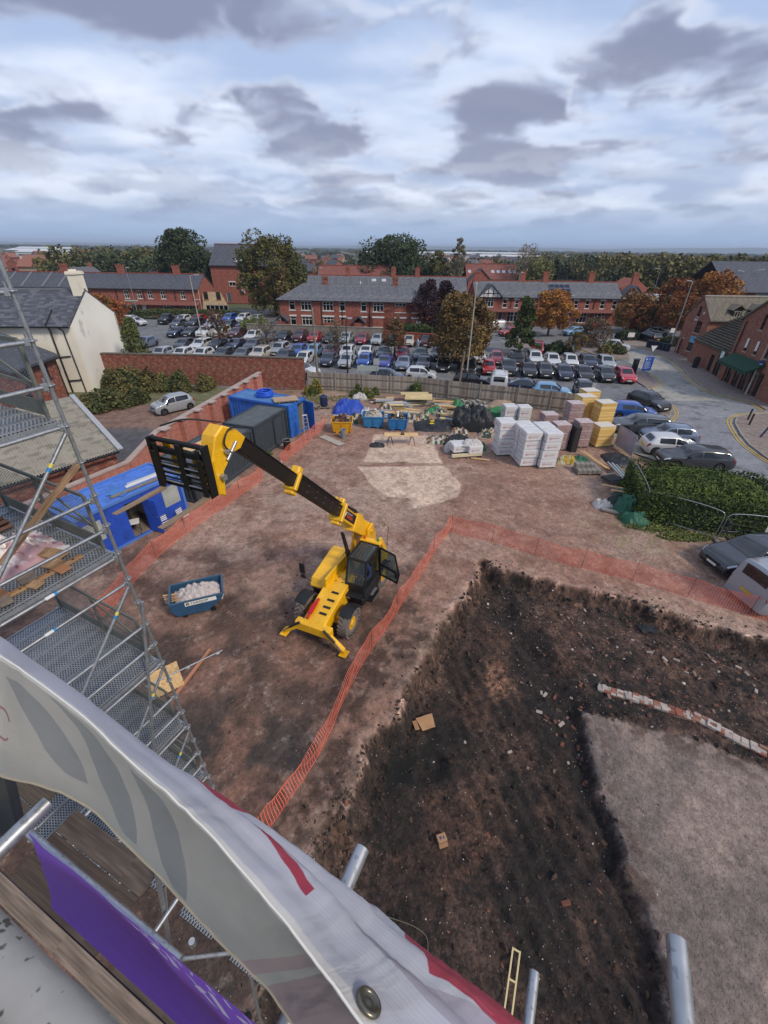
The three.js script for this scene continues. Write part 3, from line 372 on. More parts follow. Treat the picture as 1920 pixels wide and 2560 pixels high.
// --- right terrace with half-timbered gable and solar panels
{
  const t = thing('terrace_row', 'red brick terrace with half-timbered gable and a grid of solar panels', 'terrace', [32, 0, -94], .0), X = (u) => 17.4 + (u - 620) * .02406 - 32, x0 = X(630), x1 = 14.6, ye = 5.05, zb = -8.4;
  const ups = [880, 975, 1100, 1195, 1300, 1390, 1470, 1565, 1690, 1790].map(X), hs = ups.map((x) => hole(x, 3.1, .85, 1.45)); const bays = [X(955), X(1540), X(1690)]; for (const x of bays) hs.push(hole(x, .5, 2.1, 1.9)); for (const u of [855, 1440, 1330]) hs.push(hole(X(u), .2, .9, 2.1)); hs.push(hole(X(750), 3.2, 1.7, 1.4)); hs.push(hole(X(800), .2, .9, 2.1), hole(X(745), .6, 1.2, 1.6));
  wall(t, [[x0, 0], [x1, 0], [x1, ye], [x0, ye]], hs, brickRed); shell(t, x0, x1, zb, ye, brickRed, 7.5); for (const x of ups) win(t, x, 3.1, .85, 1.45, { mul: 1, tr: .5, sillM: upvc, head: upvc }); for (const x of bays) win(t, x, .5, 2.1, 1.9, { mul: 3, tr: .6, head: upvc, sillM: upvc }); win(t, X(750), 3.2, 1.7, 1.4, { mul: 3, tr: .7, sillM: upvc }); win(t, X(745), .6, 1.2, 1.6, { tr: .6 });
  door(t, X(800), .9, 2.1, upvc, 0, .2); door(t, X(855), .9, 2.1, M(0x2a2f33, .6), 0, .2); door(t, X(1440), .9, 2.1, M(0x2f5f8a, .6), 0, .2); door(t, X(1330), .9, 2.1, M(0x5a2626, .6), 0, .2);
  const pr = ext([[0, 2.95], [1.2, 2.5], [1.2, 2.4], [0, 2.75]], x1 - x0 - 1); pr.rotateY(-Math.PI / 2); pr.translate((x1 + x0) / 2, 0, .02); part(t, 'porch_roof', pr, tileRed);
  const rf = gableRoof(t, x0, x1, 0, zb, ye, 7.45, slate, ridgeRed); for (const u of [655, 1040, 1235, 1620, 1990]) chimney(rf, X(u), 7.2, zb / 2, 1.1, 1.9, .7, brickRed, 3);
  for (const u of [750, 1900]) { // timbered gables
    const gx = X(u) + (u > 1000 ? .6 : 0), gr = part(t, 'gable', ext([[-2.6, 0], [2.6, 0], [0, 2.3]], .2), white); gr.position.set(gx, ye - .3, .25);
    part(gr, 'timbering', [bar([-2.5, .06, .13], [2.5, .06, .13], .08, .16), bar([-1.6, .9, .13], [1.6, .9, .13], .06, .12), ...[-1.4, -.5, .5, 1.4].map((x) => bar([x, 0, .13], [x * .9, 2.2 - Math.abs(x) * .9, .13], .12, .06)), bar([-1.4, 0, .13], [-.5, .9, .13], .1, .06), bar([1.4, 0, .13], [.5, .9, .13], .1, .06), bar([-2.5, 0, .14], [0, 2.25, .14], .2, .07), bar([2.5, 0, .14], [0, 2.25, .14], .2, .07)], timberDark);
    const g = ext([[-2.95, -.3], [0, 2.3], [2.95, -.3], [2.95, -.12], [0, 2.5], [-2.95, -.12]], 3.6); g.translate(0, 0, -1.35); part(gr, 'gable_roof', g, slateDark);
  }
  const a = Math.atan2(2.4, 4.2); for (let i = 0; i < 4; i++) for (let j = 0; j < 3; j++) { const p = part(rf, 'solar_panel', RB(.98, .05, 1.2, .01), M(0x9aa0a6, .4, { metalness: .6 })); const s = .6 + j * 1.26; p.position.set(X(1275) + i * 1.05, ye + .22 + Math.sin(a) * s, -Math.cos(a) * s + .1); p.rotation.x = a; part(p, 'solar_cells', B(.9, .02, 1.1, 0, .025, 0), M(0x1d2436, .15)); }
  for (const u of [930, 1150, 1345, 1620]) part(t, 'drain_pipe', C([X(u), 0, .08], [X(u), ye, .08], .055), pipeBlack);
}
{ // red-roofed block with roof windows
  const t = thing('brick_block', 'brick block with red tiled roof and a row of roof windows', 'building', [27, 0, -124], 0); part(t, 'wall', B(13, 6.6, 8, 0, 3.3, -4), brickRed); const rf = gableRoof(t, -6.5, 6.5, 0, -8, 6.6, 9.6, tileRed, ridgeRed);
  for (const x of [-5.4, .6, 2, 3.4, 5, 6.1]) { const f = part(rf, 'roof_window', B(.75, .1, .9), upvc); f.position.set(x - .3, 8.1, -1.75); f.rotation.x = .64; part(f, 'pane', B(.6, .04, .75, 0, .05, 0), M(0x9fb2c4, .1)); }
  const gb = part(t, 'gable', ext([[-3, 0], [3, 0], [3, 6], [0, 8.6], [-3, 6]], 3), brickRed); gb.position.set(-3.6, 0, 1.5); const g = ext([[-3.5, 5.7], [0, 8.75], [3.5, 5.7], [3.5, 5.95], [0, 9.0], [-3.5, 5.95]], 3.4); part(gb, 'gable_roof', g, slateDark);
}
{ const t = thing('brick_block', 'low brick block with plain red roof left of the broad dark oak', 'building', [-8, 0, -124], 0); part(t, 'wall', B(19, 6, 7, 0, 3, -3.5), brickRed); gableRoof(t, -9.5, 9.5, 0, -7, 6, 8.9, tileRed, ridgeRed); }
{ const t = thing('flat_roof_building', 'low building with flat grey roof behind the orange trees', 'building', [60, 0, -97], .1); part(t, 'wall', B(14, 4.4, 9, 0, 2.2, -4.5), brickRed); part(t, 'flat_roof', [B(14.8, .35, 9.8, 0, 4.55, -4.5)], leadGrey); part(t, 'roof_light', [B(4, .5, 1.2, -3, 4.95, -2.4), B(4, .5, 1.2, -2, 4.95, -6)], M(0xc9cdd0, .3)); const a = part(t, 'gable', ext([[-3, 0], [3, 0], [3, 6.2], [0, 8], [-3, 6.2]], 5), brickRed); a.position.set(-5.6, 0, -10); }
{ // grey roofed warehouse at the right edge
  const t = thing('brick_warehouse', 'large brick building with sweeping grey roof at the right edge', 'building', [70.5, 0, -99], -.12); part(t, 'wall', [B(34, 6.2, 20, 17, 3.1, -10)], brickRed); gableRoof(t, 0, 34, 0, -20, 6.2, 11.2, slateDark, null, .5); const f = part(t, 'window', B(3.2, 2.6, .1, 7.2, 4.6, .05), M(0x8d9a98, .5)); part(f, 'window_bar', [B(.1, 2.6, .14, 7.2, 4.6, .05), B(3.2, .1, .14, 7.2, 5.2, .05)], upvc); const g = ext([[-9, 0], [9, 0], [9, 5], [0, 9.6], [-9, 5]], 14); const w = part(t, 'cross_wing', g, brickRed); w.position.set(20, 0, 4); const h = ext([[-9.6, 4.75], [0, 9.7], [9.6, 4.75], [9.6, 5.05], [0, 10.0], [-9.6, 5.05]], 14.8); part(w, 'wing_roof', h, slateDark);
}
// --- brick mill on the right
{
  const t = thing('brick_mill', 'old brick mill with stone slate roof and two dormers on the right', 'building', [43.45, 0, -64.7], -Math.PI / 2), hw = 2.6, ye = 5.4, yr = 7.75, D = 16;
  const hs = [hole(-1.9, .1, .8, 2.1), hole(.55, .9, 1.1, 1.5), hole(.75, 3.35, 1.15, 1.5), hole(-.1, 5.35, .62, 1.3)]; wall(t, [[-hw, 0], [hw, 0], [hw, ye], [0, yr], [-hw, ye]], hs, brickMill, .35); part(t, 'wall', [B(.3, ye, D - .4, hw - .16, ye / 2, -D / 2 - .2), B(.3, ye, D - .4, -hw + .16, ye / 2, -D / 2 - .2)], brickMill);
  const fr = M(0x2d2b2a, .6); win(t, .55, .9, 1.1, 1.5, { mul: 3, tr: .5, frame: fr, sillM: stoneW }); win(t, .75, 3.35, 1.15, 1.5, { mul: 3, tr: .5, frame: fr, sillM: stoneW }); win(t, -.1, 5.35, .62, 1.3, { mul: 2, tr: .4, frame: fr }); door(t, -1.9, .8, 2.1, M(0x4a1f22, .6), 0, .1);
  part(t, 'blue_sign', RB(1.1, .85, .05, .01, .62, 2.48, .03), M(0x5f9fc0, .6)); part(t, 'wall_lamp', [B(.14, .26, .12, -.35, 4.95, .07), B(.14, .26, .12, .05, 4.95, .07), B(.16, .3, .1, 1.0, 5.9, .06), B(.12, .16, .1, -1.35, 2.35, .06)], white);
  const g = ext([[-hw - .35, ye - .32], [0, yr], [hw + .35, ye - .32], [hw + .35, ye - .16], [0, yr + .16], [-hw - .35, ye - .16]], D + .3); g.translate(0, 0, -D / 2); const rf = part(t, 'roof', g, slateStone); part(rf, 'ridge_tiles', bar([0, yr + .2, .1], [0, yr + .2, -D - .1], .3, .14), stoneW);
  for (const z of [-3.4, -6.0]) { const d = part(rf, 'dormer', [B(.1, 1.1, 1.25, 2.35, 5.95, z), B(1.3, .9, .08, 1.7, 6.0, z - .62), B(1.3, .9, .08, 1.7, 6.0, z + .62)], M(0x2a2a2e, .7)); const q = ext([[-.95, 0], [0, .62], [.95, 0], [.95, .1], [0, .74], [-.95, .1]], 2.0); q.rotateY(Math.PI / 2); q.translate(1.65, 6.42, z); part(d, 'dormer_roof', q, slateStone); const w = part(d, 'window', [B(.06, .85, .06, 2.44, 5.95, z - .35), B(.06, .85, .06, 2.44, 5.95, z), B(.06, .85, .06, 2.44, 5.95, z + .35), B(.06, .06, 1.0, 2.44, 6.3, z), B(.06, .06, 1.0, 2.44, 5.6, z)], stoneW); part(w, 'pane', B(.02, .8, 1.0, 2.42, 5.95, z), glassDark); }
  const f = part(rf, 'roof_window', B(.9, .12, .9), M(0x26282c, .5)); f.position.set(1.2, 6.75, -9); f.rotation.z = -.73; part(f, 'pane', B(.7, .04, .7, 0, .06, 0), M(0xb9c2c8, .1));
}
{ // low link with stone-slate roof built slate by slate
  const t = thing('stone_roofed_link', 'low brick link with mossy stone slate roof between the mill and awning', 'building', [42.1, 0, -61.7]); const A = [0, 0], Bp = [-.75, 4.9], Cc = [-2.0, 9.9], th = .3;
  const seg = (a, b, hs, h) => { const L = Math.hypot(b[0] - a[0], b[1] - a[1]), g = ext([[0, -.1], [L, -.1], [L, h], [0, h]], th, 0, hs); g.translate(0, 0, -th / 2); const w = part(t, 'wall', g, brickMill); w.position.set(a[0], 0, a[1]); w.rotation.y = Math.atan2(-(b[1] - a[1]), b[0] - a[0]); return w; };
  // outward normal of these walls points to -x
  const w1 = seg(A, Bp, [], 3.0), w2 = seg(Bp, Cc, [hole(1.1, .1, 1.1, 2.0), hole(3.3, .1, 1.6, 2.3)], 3.0);
  for (const [x, w, h] of [[1.1, 1.1, 2.0], [3.3, 1.6, 2.3]]) { const f = part(w2, 'shop_window', [B(.08, h, .1, x - w / 2 + .04, h / 2 + .1, -.1), B(.08, h, .1, x + w / 2 - .04, h / 2 + .1, -.1), B(.07, h, .1, x, h / 2 + .1, -.1), B(w, .08, .1, x, h + .06, -.1)], M(0x23302c, .6)); part(f, 'pane', B(w, h, .03, x, h / 2 + .1, -.14), glassDark); }
  const ar = part(w2, 'arched_fanlight', ext(new THREE.Shape().absarc(0, 0, .8, 0, Math.PI).closePath(), .06), M(0x2f6b48, .6)); ar.position.set(3.3, 2.4, .04);
  part(w2, 'hanging_sign', RB(.75, .95, .08, .02, 4.2, 2.55, .35), white); part(w2, 'hanging_basket', [new THREE.IcosahedronGeometry(.28, 1).translate(4.5, 1.9, .4)], M(0x7a2a33, .9));
  const M1 = [M(0x655f54, .95, { bumpMap: grit, bumpScale: .01 }), M(0x746b5e, .95), M(0x544f46, .95), M(0x6d6a52, .95)], rise = 3.4, run = 6.2, sl = Math.atan2(rise, run); part(t, 'roof_deck', grid(1, 1, (u, v) => [mix(mix(A[0], Cc[0], u), mix(A[0], Cc[0], u) + run, v) - .3, 2.86 + rise * v, mix(A[1], Cc[1], u)]), slateStone);
  const r = RNG(91), sg = RB(.6, .05, .44, .015); metres(sg); let n = 0; for (let j = 0; j < 17; j++) for (let i = 0; i < 17; i++) { const u = (i + .5 + j % 2 * .4) / 17.5, v = (j + .35) / 17; if (u > 1) continue; const s = mesh(sg, M1[Math.floor(r() * 4)]); s.name = 'roof_slate'; s.rotation.set(0, Math.atan2(-(Cc[1] - A[1]), Cc[0] - A[0]) + Math.PI, 0); s.rotation.order = 'YXZ'; const x = mix(A[0], Cc[0], u) - .3 + run * v, z = mix(A[1], Cc[1], u); s.position.set(x, 2.95 + rise * v + r() * .012, z); s.rotation.x = sl - .07; s.rotation.y += (r() - .5) * .05; s.scale.set(.96 + r() * .1, 1, 1); t.add(s); n++; }
}
{ // gabled brick building with green awning
  const a = [39.95, -51.7], b = [38.2, -40.9], L = Math.hypot(b[0] - a[0], b[1] - a[1]), ang = Math.atan2(-(b[1] - a[1]), b[0] - a[0]), t = thing('awning_building', 'gabled brick building with dark green awning over its shopfront', 'building', [a[0], 0, a[1]], ang);
  const hs = [hole(1.5, .1, 1.0, 2.3), hole(3.0, .1, 1.1, 2.3), hole(4.4, .1, 1.2, 2.3), hole(5.8, .1, 1.1, 2.3), hole(7.0, .1, .8, 2.3), hole(2.4, 3.75, .5, 1.3), hole(4.3, 3.75, .5, 1.3), hole(6.3, 3.75, .5, 1.3), hole(3.6, 6.1, .55, 1.5), hole(6.2, 6.1, .55, 1.5)];
  wall(t, [[0, 0], [L, 0], [L, 6.9], [L / 2, 10.2], [0, 6.9]], hs, brickMill, .35); part(t, 'wall', [B(.3, 6.9, 14, .15, 3.45, -7.4), B(.3, 6.9, 14, L - .15, 3.45, -7.4)], brickMill); const fr = M(0x2f2d2b, .6);
  for (const [x, w] of [[1.5, 1.0], [3, 1.1], [4.4, 1.2], [5.8, 1.1], [7, .8]]) win(t, x, .1, w, 2.3, { mul: 2, tr: .8, frame: fr, sill: 0 }); for (const x of [2.4, 4.3, 6.3]) { win(t, x, 3.75, .5, 1.3, { tr: .5, frame: fr }); } for (const x of [3.6, 6.2]) win(t, x, 6.1, .55, 1.5, { tr: .5, frame: fr });
  part(t, 'sign_panel', [RB(.35, .95, .06, .01, 2.4, 4.6, .05), RB(.35, .95, .06, .01, 4.3, 4.6, .05)], white); part(t, 'drain_pipe', C([.75, 0, .1], [.75, 6.6, .1], .07), M(0x4a2522, .6));
  const aw = ext([[0, 0], [1.5, -.85], [1.5, -1.15], [0, -.15]], 6.0); aw.rotateY(-Math.PI / 2); part(t, 'awning', aw.translate(3.9, 3.35, .03), M(0x17402f, .85));
  const g = ext([[-.4, 6.6], [L / 2, 10.2], [L + .4, 6.6], [L + .4, 6.8], [L / 2, 10.42], [-.4, 6.8]], 15); part(t, 'roof', g.translate(0, 0, -7.3), slateStone);
}
// --- cream rendered house with slate roof laid slate by slate
{
  const c1 = [-30.26, -43.57], c2 = [-30.85, -52.57], D = Math.hypot(c2[0] - c1[0], c2[1] - c1[1]), t = thing('cream_house', 'cream rendered house with tall chimney and black drain pipes on the left', 'house', [c1[0], 0, c1[1]], .066), ye = 6.4, yr = 9.0, Wd = 15;
  // local: x towards the gable side (right), front wall at z=0 running to -x
  wall(t, [[-Wd, 0], [0, 0], [0, ye], [-Wd, ye]], [], render_, .3); const g = ext([[-.3, 0], [-D, 0], [-D, ye], [-D / 2, yr], [-.3, ye]], .3); g.rotateY(-Math.PI / 2); part(t, 'gable_wall', g.translate(-.15, 0, 0), M(0xf6f5ee, .92, { map: plaster, bumpMap: grit, bumpScale: .004 })); part(t, 'wall', B(Wd, ye, .3, -Wd / 2, ye / 2, -D + .15), render_);
  const rise = yr - ye, run = D / 2 + .35, sl = Math.atan2(rise, D / 2), Ls = run / Math.cos(sl); const dk = ext([[.35, ye - rise * .35 / (D / 2)], [-D / 2, yr], [-D - .35, ye - rise * .35 / (D / 2)], [-D - .35, ye + .1 - rise * .35 / (D / 2)], [-D / 2, yr + .1], [.35, ye + .1 - rise * .35 / (D / 2)]], Wd + .1); dk.rotateY(-Math.PI / 2); const rf = part(t, 'roof', dk.translate(-Wd / 2, 0, 0), slateDark);
  const r = RNG(17), mats = [0x4b4d56, 0x555761, 0x434650, 0x60626a].map((c) => M(c, .7, { bumpMap: grit, bumpScale: .006 })), sg = metres(RB(.5, .022, .42, .006)), rows = 18, cols = 15, rest = []; for (let j = 0; j < rows; j++) for (let i = 0; i < 30; i++) { const x = -.26 - i * .51 - (j % 2) * .25, s = (j + .6) / rows * Ls * .985; const y = ye + .135 - rise * .35 / (D / 2) + Math.sin(sl) * s, z = .35 - Math.cos(sl) * s; if (x < -Wd) continue; const keep = i < 16; const jx = (r() - .5) * .02, jr = sl - .045 + (r() - .5) * .012, mi = Math.floor(r() * 4); if (keep) { const m = mesh(sg, mats[mi]); m.name = 'slate'; m.position.set(x + jx, y, z); m.rotation.x = jr; rf.add(m); } else { const q = sg.clone(); rest.push(xf(q, x + jx, y, z, jr)); } }
  const st = part(rf, 'slates', rest, mats[1]); st.userData.kind = 'stuff'; part(rf, 'ridge_tiles', bar([-Wd, yr + .14, -D / 2], [0, yr + .14, -D / 2], .26, .13), leadGrey); part(rf, 'gutter', bar([-Wd, ye - .1, .45], [0, ye - .1, .45], .14, .12), pipeBlack);
  part(t, 'chimney', [B(.75, 2.0, 1.5, -.42, yr + .6, -D / 2 + .2), B(.95, .16, 1.7, -.42, yr + 1.55, -D / 2 + .2), B(.86, .12, 1.6, -.42, yr + 1.68, -D / 2 + .2), B(.5, .2, .5, -.42, yr + 1.8, -D / 2 + .4)], render_);
  part(t, 'drain_pipe', [C([-2.0, ye + 1.2, -1.4], [-2.0, ye + .1, .32], .06), C([-2.0, ye + .1, .32], [-1.95, ye - .5, .1], .06), C([-1.95, ye - .5, .1], [-1.95, 0, .1], .07), C([-1.95, 3.6, .1], [-3.3, 3.75, .1], .055), C([-1.95, 3.5, .1], [-.9, 3.6, .1], .05), C([-1.95, 1.2, .1], [-.7, 1.3, .1], .06)], pipeBlack); part(t, 'drain_pipe', [C([-1.2, ye - .1, .3], [-.75, ye - .45, .1], .05), C([-.75, ye - .45, .1], [-.62, 0, .1], .05)], pipeBlack);
}
{ // brick extension in front of it
  const t = thing('brick_extension', 'brick extension with black tiled roof beside the cream house', 'house', [-32, 0, -42], .066), fr = M(0x26292d, .5), L = [[1.6, 2.35, 1.3], [1.0, .2, 1.5], [4.2, 2.2, 1.3]];
  const wl = part(t, 'wall', ext([[0, 0], [6, 0], [6, 4], [0, 4]], .28, 0, L.map(([x, y, h]) => hole(x, y, .95, h))), brickOld); wl.rotation.y = -Math.PI / 2; wl.rotation.y = Math.PI / 2; wl.position.set(0, 0, 6);
  for (const [x, y, h] of L) win(wl, 6 - x > 0 ? x : x, y, .95, h, { mul: 2, frame: fr, sillM: fr }).position.z = .05;
  part(t, 'wall', B(9, 4, .28, -4.6, 2, 6.1), brickOld);
  const g = ext([[.5, 3.75], [-4.5, 6.0], [-9.5, 3.75], [-9.5, 3.95], [-4.5, 6.2], [.5, 3.95]], 6.8); const rf = part(t, 'roof', g.translate(0, 0, 3), slateDark); part(rf, 'gutter', bar([.55, 3.72, -.3], [.55, 3.72, 6.4], .13, .12), pipeBlack); part(t, 'drain_pipe', C([.25, 0, .05], [.25, 3.8, .05], .06), pipeBlack);
}
{ // shed with corrugated roof
  const t = thing('corrugated_shed', 'brick shed with weathered corrugated cement roof beside the boundary wall', 'shed', [-17.1, 0, -24.7]), U = [-.585, .811], D = [-7.05, -7.2], n = 12, W = 9.5;
  const P = (u, v, y) => [U[0] * u + D[0] * v, y, U[1] * u + D[1] * v];
  const wl = (a, b, ha, hb) => { const A = P(...a, 0), Bq = P(...b, 0), L = Math.hypot(Bq[0] - A[0], Bq[2] - A[2]), g = ext([[0, -.1], [L, -.1], [L, hb], [0, ha]], .25); const w = part(t, 'wall', g, brickOld); w.position.set(A[0], 0, A[2]); w.rotation.y = Math.atan2(-(Bq[2] - A[2]), Bq[0] - A[0]); };
  wl([.15, .01], [W, .01], 2.0, 2.0); wl([.15, .01], [.15, .99], 2.0, 2.9); wl([.15, .99], [W, .99], 2.9, 2.9); wl([W, .01], [W, .99], 2, 2.9);
  const corr = tex(256, (u, v) => { const c = mix3(s3(0x8e887b), s3(0xa59f90), pf(u, v, 4, 4, 161)); return mix3(c, s3(0x6b6a5c), ss(.5, .7, pf(u, v, 8, 4, 163)) * .6); }, true, 3), cm = M(0xffffff, .95, { map: corr, bumpMap: grit, bumpScale: .006, side: THREE.DoubleSide });
  for (let j = 0; j < 2; j++) for (let i = 0; i < 9; i++) { const lift = j * .035 + i % 2 * .006; const s = grid(40, 3, (a, b) => { const u = -.15 + (i + a) * 1.07, v = -.04 + j * .52 + b * .545, p = P(u, v, 2.08 + .92 * v + .035 * Math.cos(a * 7 * 2 * Math.PI) + lift); return [p[0], p[1], p[2], u, v * 10]; }); part(t, 'roof_sheet', s, cm, true); }
  const q0 = P(-.25, -.05, 2.12), q1 = P(-.25, 1.03, 3.12); part(t, 'verge_trim', bar(q0, q1, .32, .08), MM(0xb9bcc0, .6)); part(t, 'gutter', bar(P(-.1, -.06, 2.0), P(W, -.06, 2.0), .12, .1), pipeBlack); const dp = P(2.9, -.03, 0); part(t, 'drain_pipe', C(dp, [dp[0], 2, dp[2]], .05), pipeBlack);
}
// --- boundary walls and fences
{
  const copW = MM(0xb7a59d, .85), t = brickWallRun('boundary_wall', 'salmon brick boundary wall with pale coping behind the containers', [[-12.6, -43.2, 2.3], [-15.45, -27, 2.3], [-16.3, -24.3, 1.3], [-18.9, -19.1, 1.3], [-23.5, -10.2, 1.3]], 2.3, .3, brickPink, 1, copW);
  for (let i = 0; i < 8; i++) { const k = i / 7, x = mix(-12.9, -15.35, k) + 12.6 + .28, z = mix(-41.5, -27.4, k) + 43.2; const p = part(t, 'pier', B(.5, 2.25, .5, x, 1.12, z, 0, -.17), brickPink); part(p, 'pier_cap', B(.66, .09, .66, x, 2.38, z, 0, -.17), copW); }
  brickWallRun('old_brick_wall', 'old weathered red brick wall in front of the car park', [[-8.6, -46.0], [-20.5, -47.0], [-31.0, -47.2]], 3.1, .4, brickOld, 1, MM(0x6a6258, .95));
}
{ // close-boarded fence, board by board
  const pts = [[-8.3, -45.7], [3.4, -44.1], [9.28, -41.75], [12.74, -40.67], [18.4, -38.5]], t = thing('board_fence', 'weathered grey close-boarded timber fence with concrete posts', 'fence', [pts[0][0], 0, pts[0][1]]), r = RNG(5), bg = [0, 1, 2].map((k) => metres(B(.145, 1.72 + k * .02, .022, 0, .95, k * .004))), tones = [0xaaa094, 0x9c9287, 0xb8aea2, 0x8e847a].map((c) => M(c, .95, { map: mottle, bumpMap: grit, bumpScale: .004 })), conc = MM(0xa39c90, .95);
  let acc = 0; const over = []; let cnt = 0;
  for (let i = 0; i < pts.length - 1; i++) { const a = pts[i], b = pts[i + 1], dx = b[0] - a[0], dz = b[1] - a[1], L = Math.hypot(dx, dz), an = Math.atan2(-dz, dx); const ox = a[0] - pts[0][0], oz = a[1] - pts[0][1]; const nb = Math.floor(L / .137); for (let k = 0; k < nb; k++) { const d = (k + .5) * L / nb, q = mesh(bg[Math.floor(r() * 3)], tones[Math.floor(r() * 4)]); q.name = 'fence_board'; q.position.set(ox + dx * d / L, (r() - .5) * .03, oz + dz * d / L); q.rotation.y = an + (r() - .5) * .02; if (cnt++ < 296) t.add(q); }
    const np = Math.max(1, Math.round(L / 2.9)); for (let k = 0; k < np; k++) { const d = (k + .02) * L / np, x = ox + dx * d / L, z = oz + dz * d / L; const p = part(t, 'fence_post', B(.11, 2.05, .11, 0, 1.0, 0), conc); p.position.set(x - dz / L * .07, 0, z + dx / L * .07); p.rotation.y = an; const m2 = [a[0] + dx * (k + .5) / np, a[1] + dz * (k + .5) / np]; for (const y of [.45, 1.35]) { const s = part(t, 'rail', bar([ox + dx * k / np, y, oz + dz * k / np], [ox + dx * (k + 1) / np, y, oz + dz * (k + 1) / np], .06, .09), woodGrey); s.position.set(-dz / L * .045, 0, dx / L * .045); } } }
}
// ================= VEHICLES =================
const tyreM = M(0x161617, .9), rimM = M(0x9a9da2, .35, { metalness: .8 }), rimDark = M(0x2c2d30, .4, { metalness: .6 }), lampM = new THREE.MeshPhysicalMaterial({ color: 0xc8ced4, roughness: .1, clearcoat: 1 }), tailM = new THREE.MeshPhysicalMaterial({ color: 0x8c0f14, roughness: .2, clearcoat: 1 }), plateW = M(0xd6d6d0, .5), plateY = M(0xd0a824, .5), trim = M(0x121314, .7), carGlass = new THREE.MeshPhysicalMaterial({ color: 0x10161b, roughness: .05, clearcoat: 1, clearcoatRoughness: .02 });
const KIND = {
  hatch: { L: 4.05, W: 1.74, H: 1.47, wb: 2.52, fo: .82, r: .31, belt: .63, top: [[0, .36], [.015, .46], [.05, .545], [.15, .62], [.265, .665], [.43, .955], [.52, 1], [.70, .985], [.86, .93], [.95, .67], [.985, .58], [1, .42]], ws: [.275, .425], rg: [.875, .945], sw: [[.30, .52], [.54, .80]] },
  small: { L: 3.62, W: 1.66, H: 1.52, wb: 2.38, fo: .68, r: .29, belt: .62, top: [[0, .38], [.02, .5], [.06, .58], [.14, .635], [.22, .67], [.39, .95], [.5, 1], [.72, .985], [.88, .93], [.96, .66], [.99, .56], [1, .42]], ws: [.235, .385], rg: [.89, .955], sw: [[.27, .51], [.53, .84]] },
  suv: { L: 4.45, W: 1.84, H: 1.66, wb: 2.66, fo: .88, r: .35, belt: .64, top: [[0, .40], [.015, .52], [.05, .60], [.15, .66], [.26, .69], [.40, .955], [.48, 1], [.76, .985], [.89, .94], [.96, .70], [.985, .60], [1, .44]], ws: [.27, .395], rg: [.905, .955], sw: [[.295, .50], [.52, .85]] },
  saloon: { L: 4.65, W: 1.82, H: 1.43, wb: 2.80, fo: .84, r: .32, belt: .65, top: [[0, .40], [.012, .50], [.05, .57], [.15, .64], [.28, .69], [.43, .96], [.51, 1], [.63, .985], [.72, .93], [.84, .73], [.97, .70], [.99, .62], [1, .42]], ws: [.29, .425], rg: [.735, .835], sw: [[.32, .52], [.54, .74]] },
  estate: { L: 4.7, W: 1.82, H: 1.47, wb: 2.80, fo: .86, r: .32, belt: .64, top: [[0, .38], [.012, .48], [.05, .56], [.15, .63], [.265, .68], [.41, .955], [.5, 1], [.78, .97], [.90, .92], [.965, .68], [.99, .58], [1, .42]], ws: [.275, .405], rg: [.91, .962], sw: [[.30, .50], [.52, .87]] },
  van: { L: 4.97, W: 1.95, H: 1.97, wb: 2.93, fo: .93, r: .34, belt: .58, top: [[0, .34], [.012, .44], [.05, .50], [.13, .55], [.19, .585], [.33, .95], [.40, 1], [.9, .995], [.965, .97], [.99, .60], [1, .30]], ws: [.20, .325], rg: [.968, .984], sw: [[.235, .40]], box: 1 },
  pickup: { L: 5.2, W: 1.86, H: 1.79, wb: 3.1, fo: .9, r: .38, belt: .60, top: [[0, .42], [.012, .52], [.05, .57], [.15, .60], [.25, .63], [.36, .955], [.42, 1], [.58, .985], [.62, .93], [.64, .62], [.98, .62], [.99, .58], [1, .42]], ws: [.26, .355], rg: [.622, .636], sw: [[.29, .43], [.45, .60]] },
};
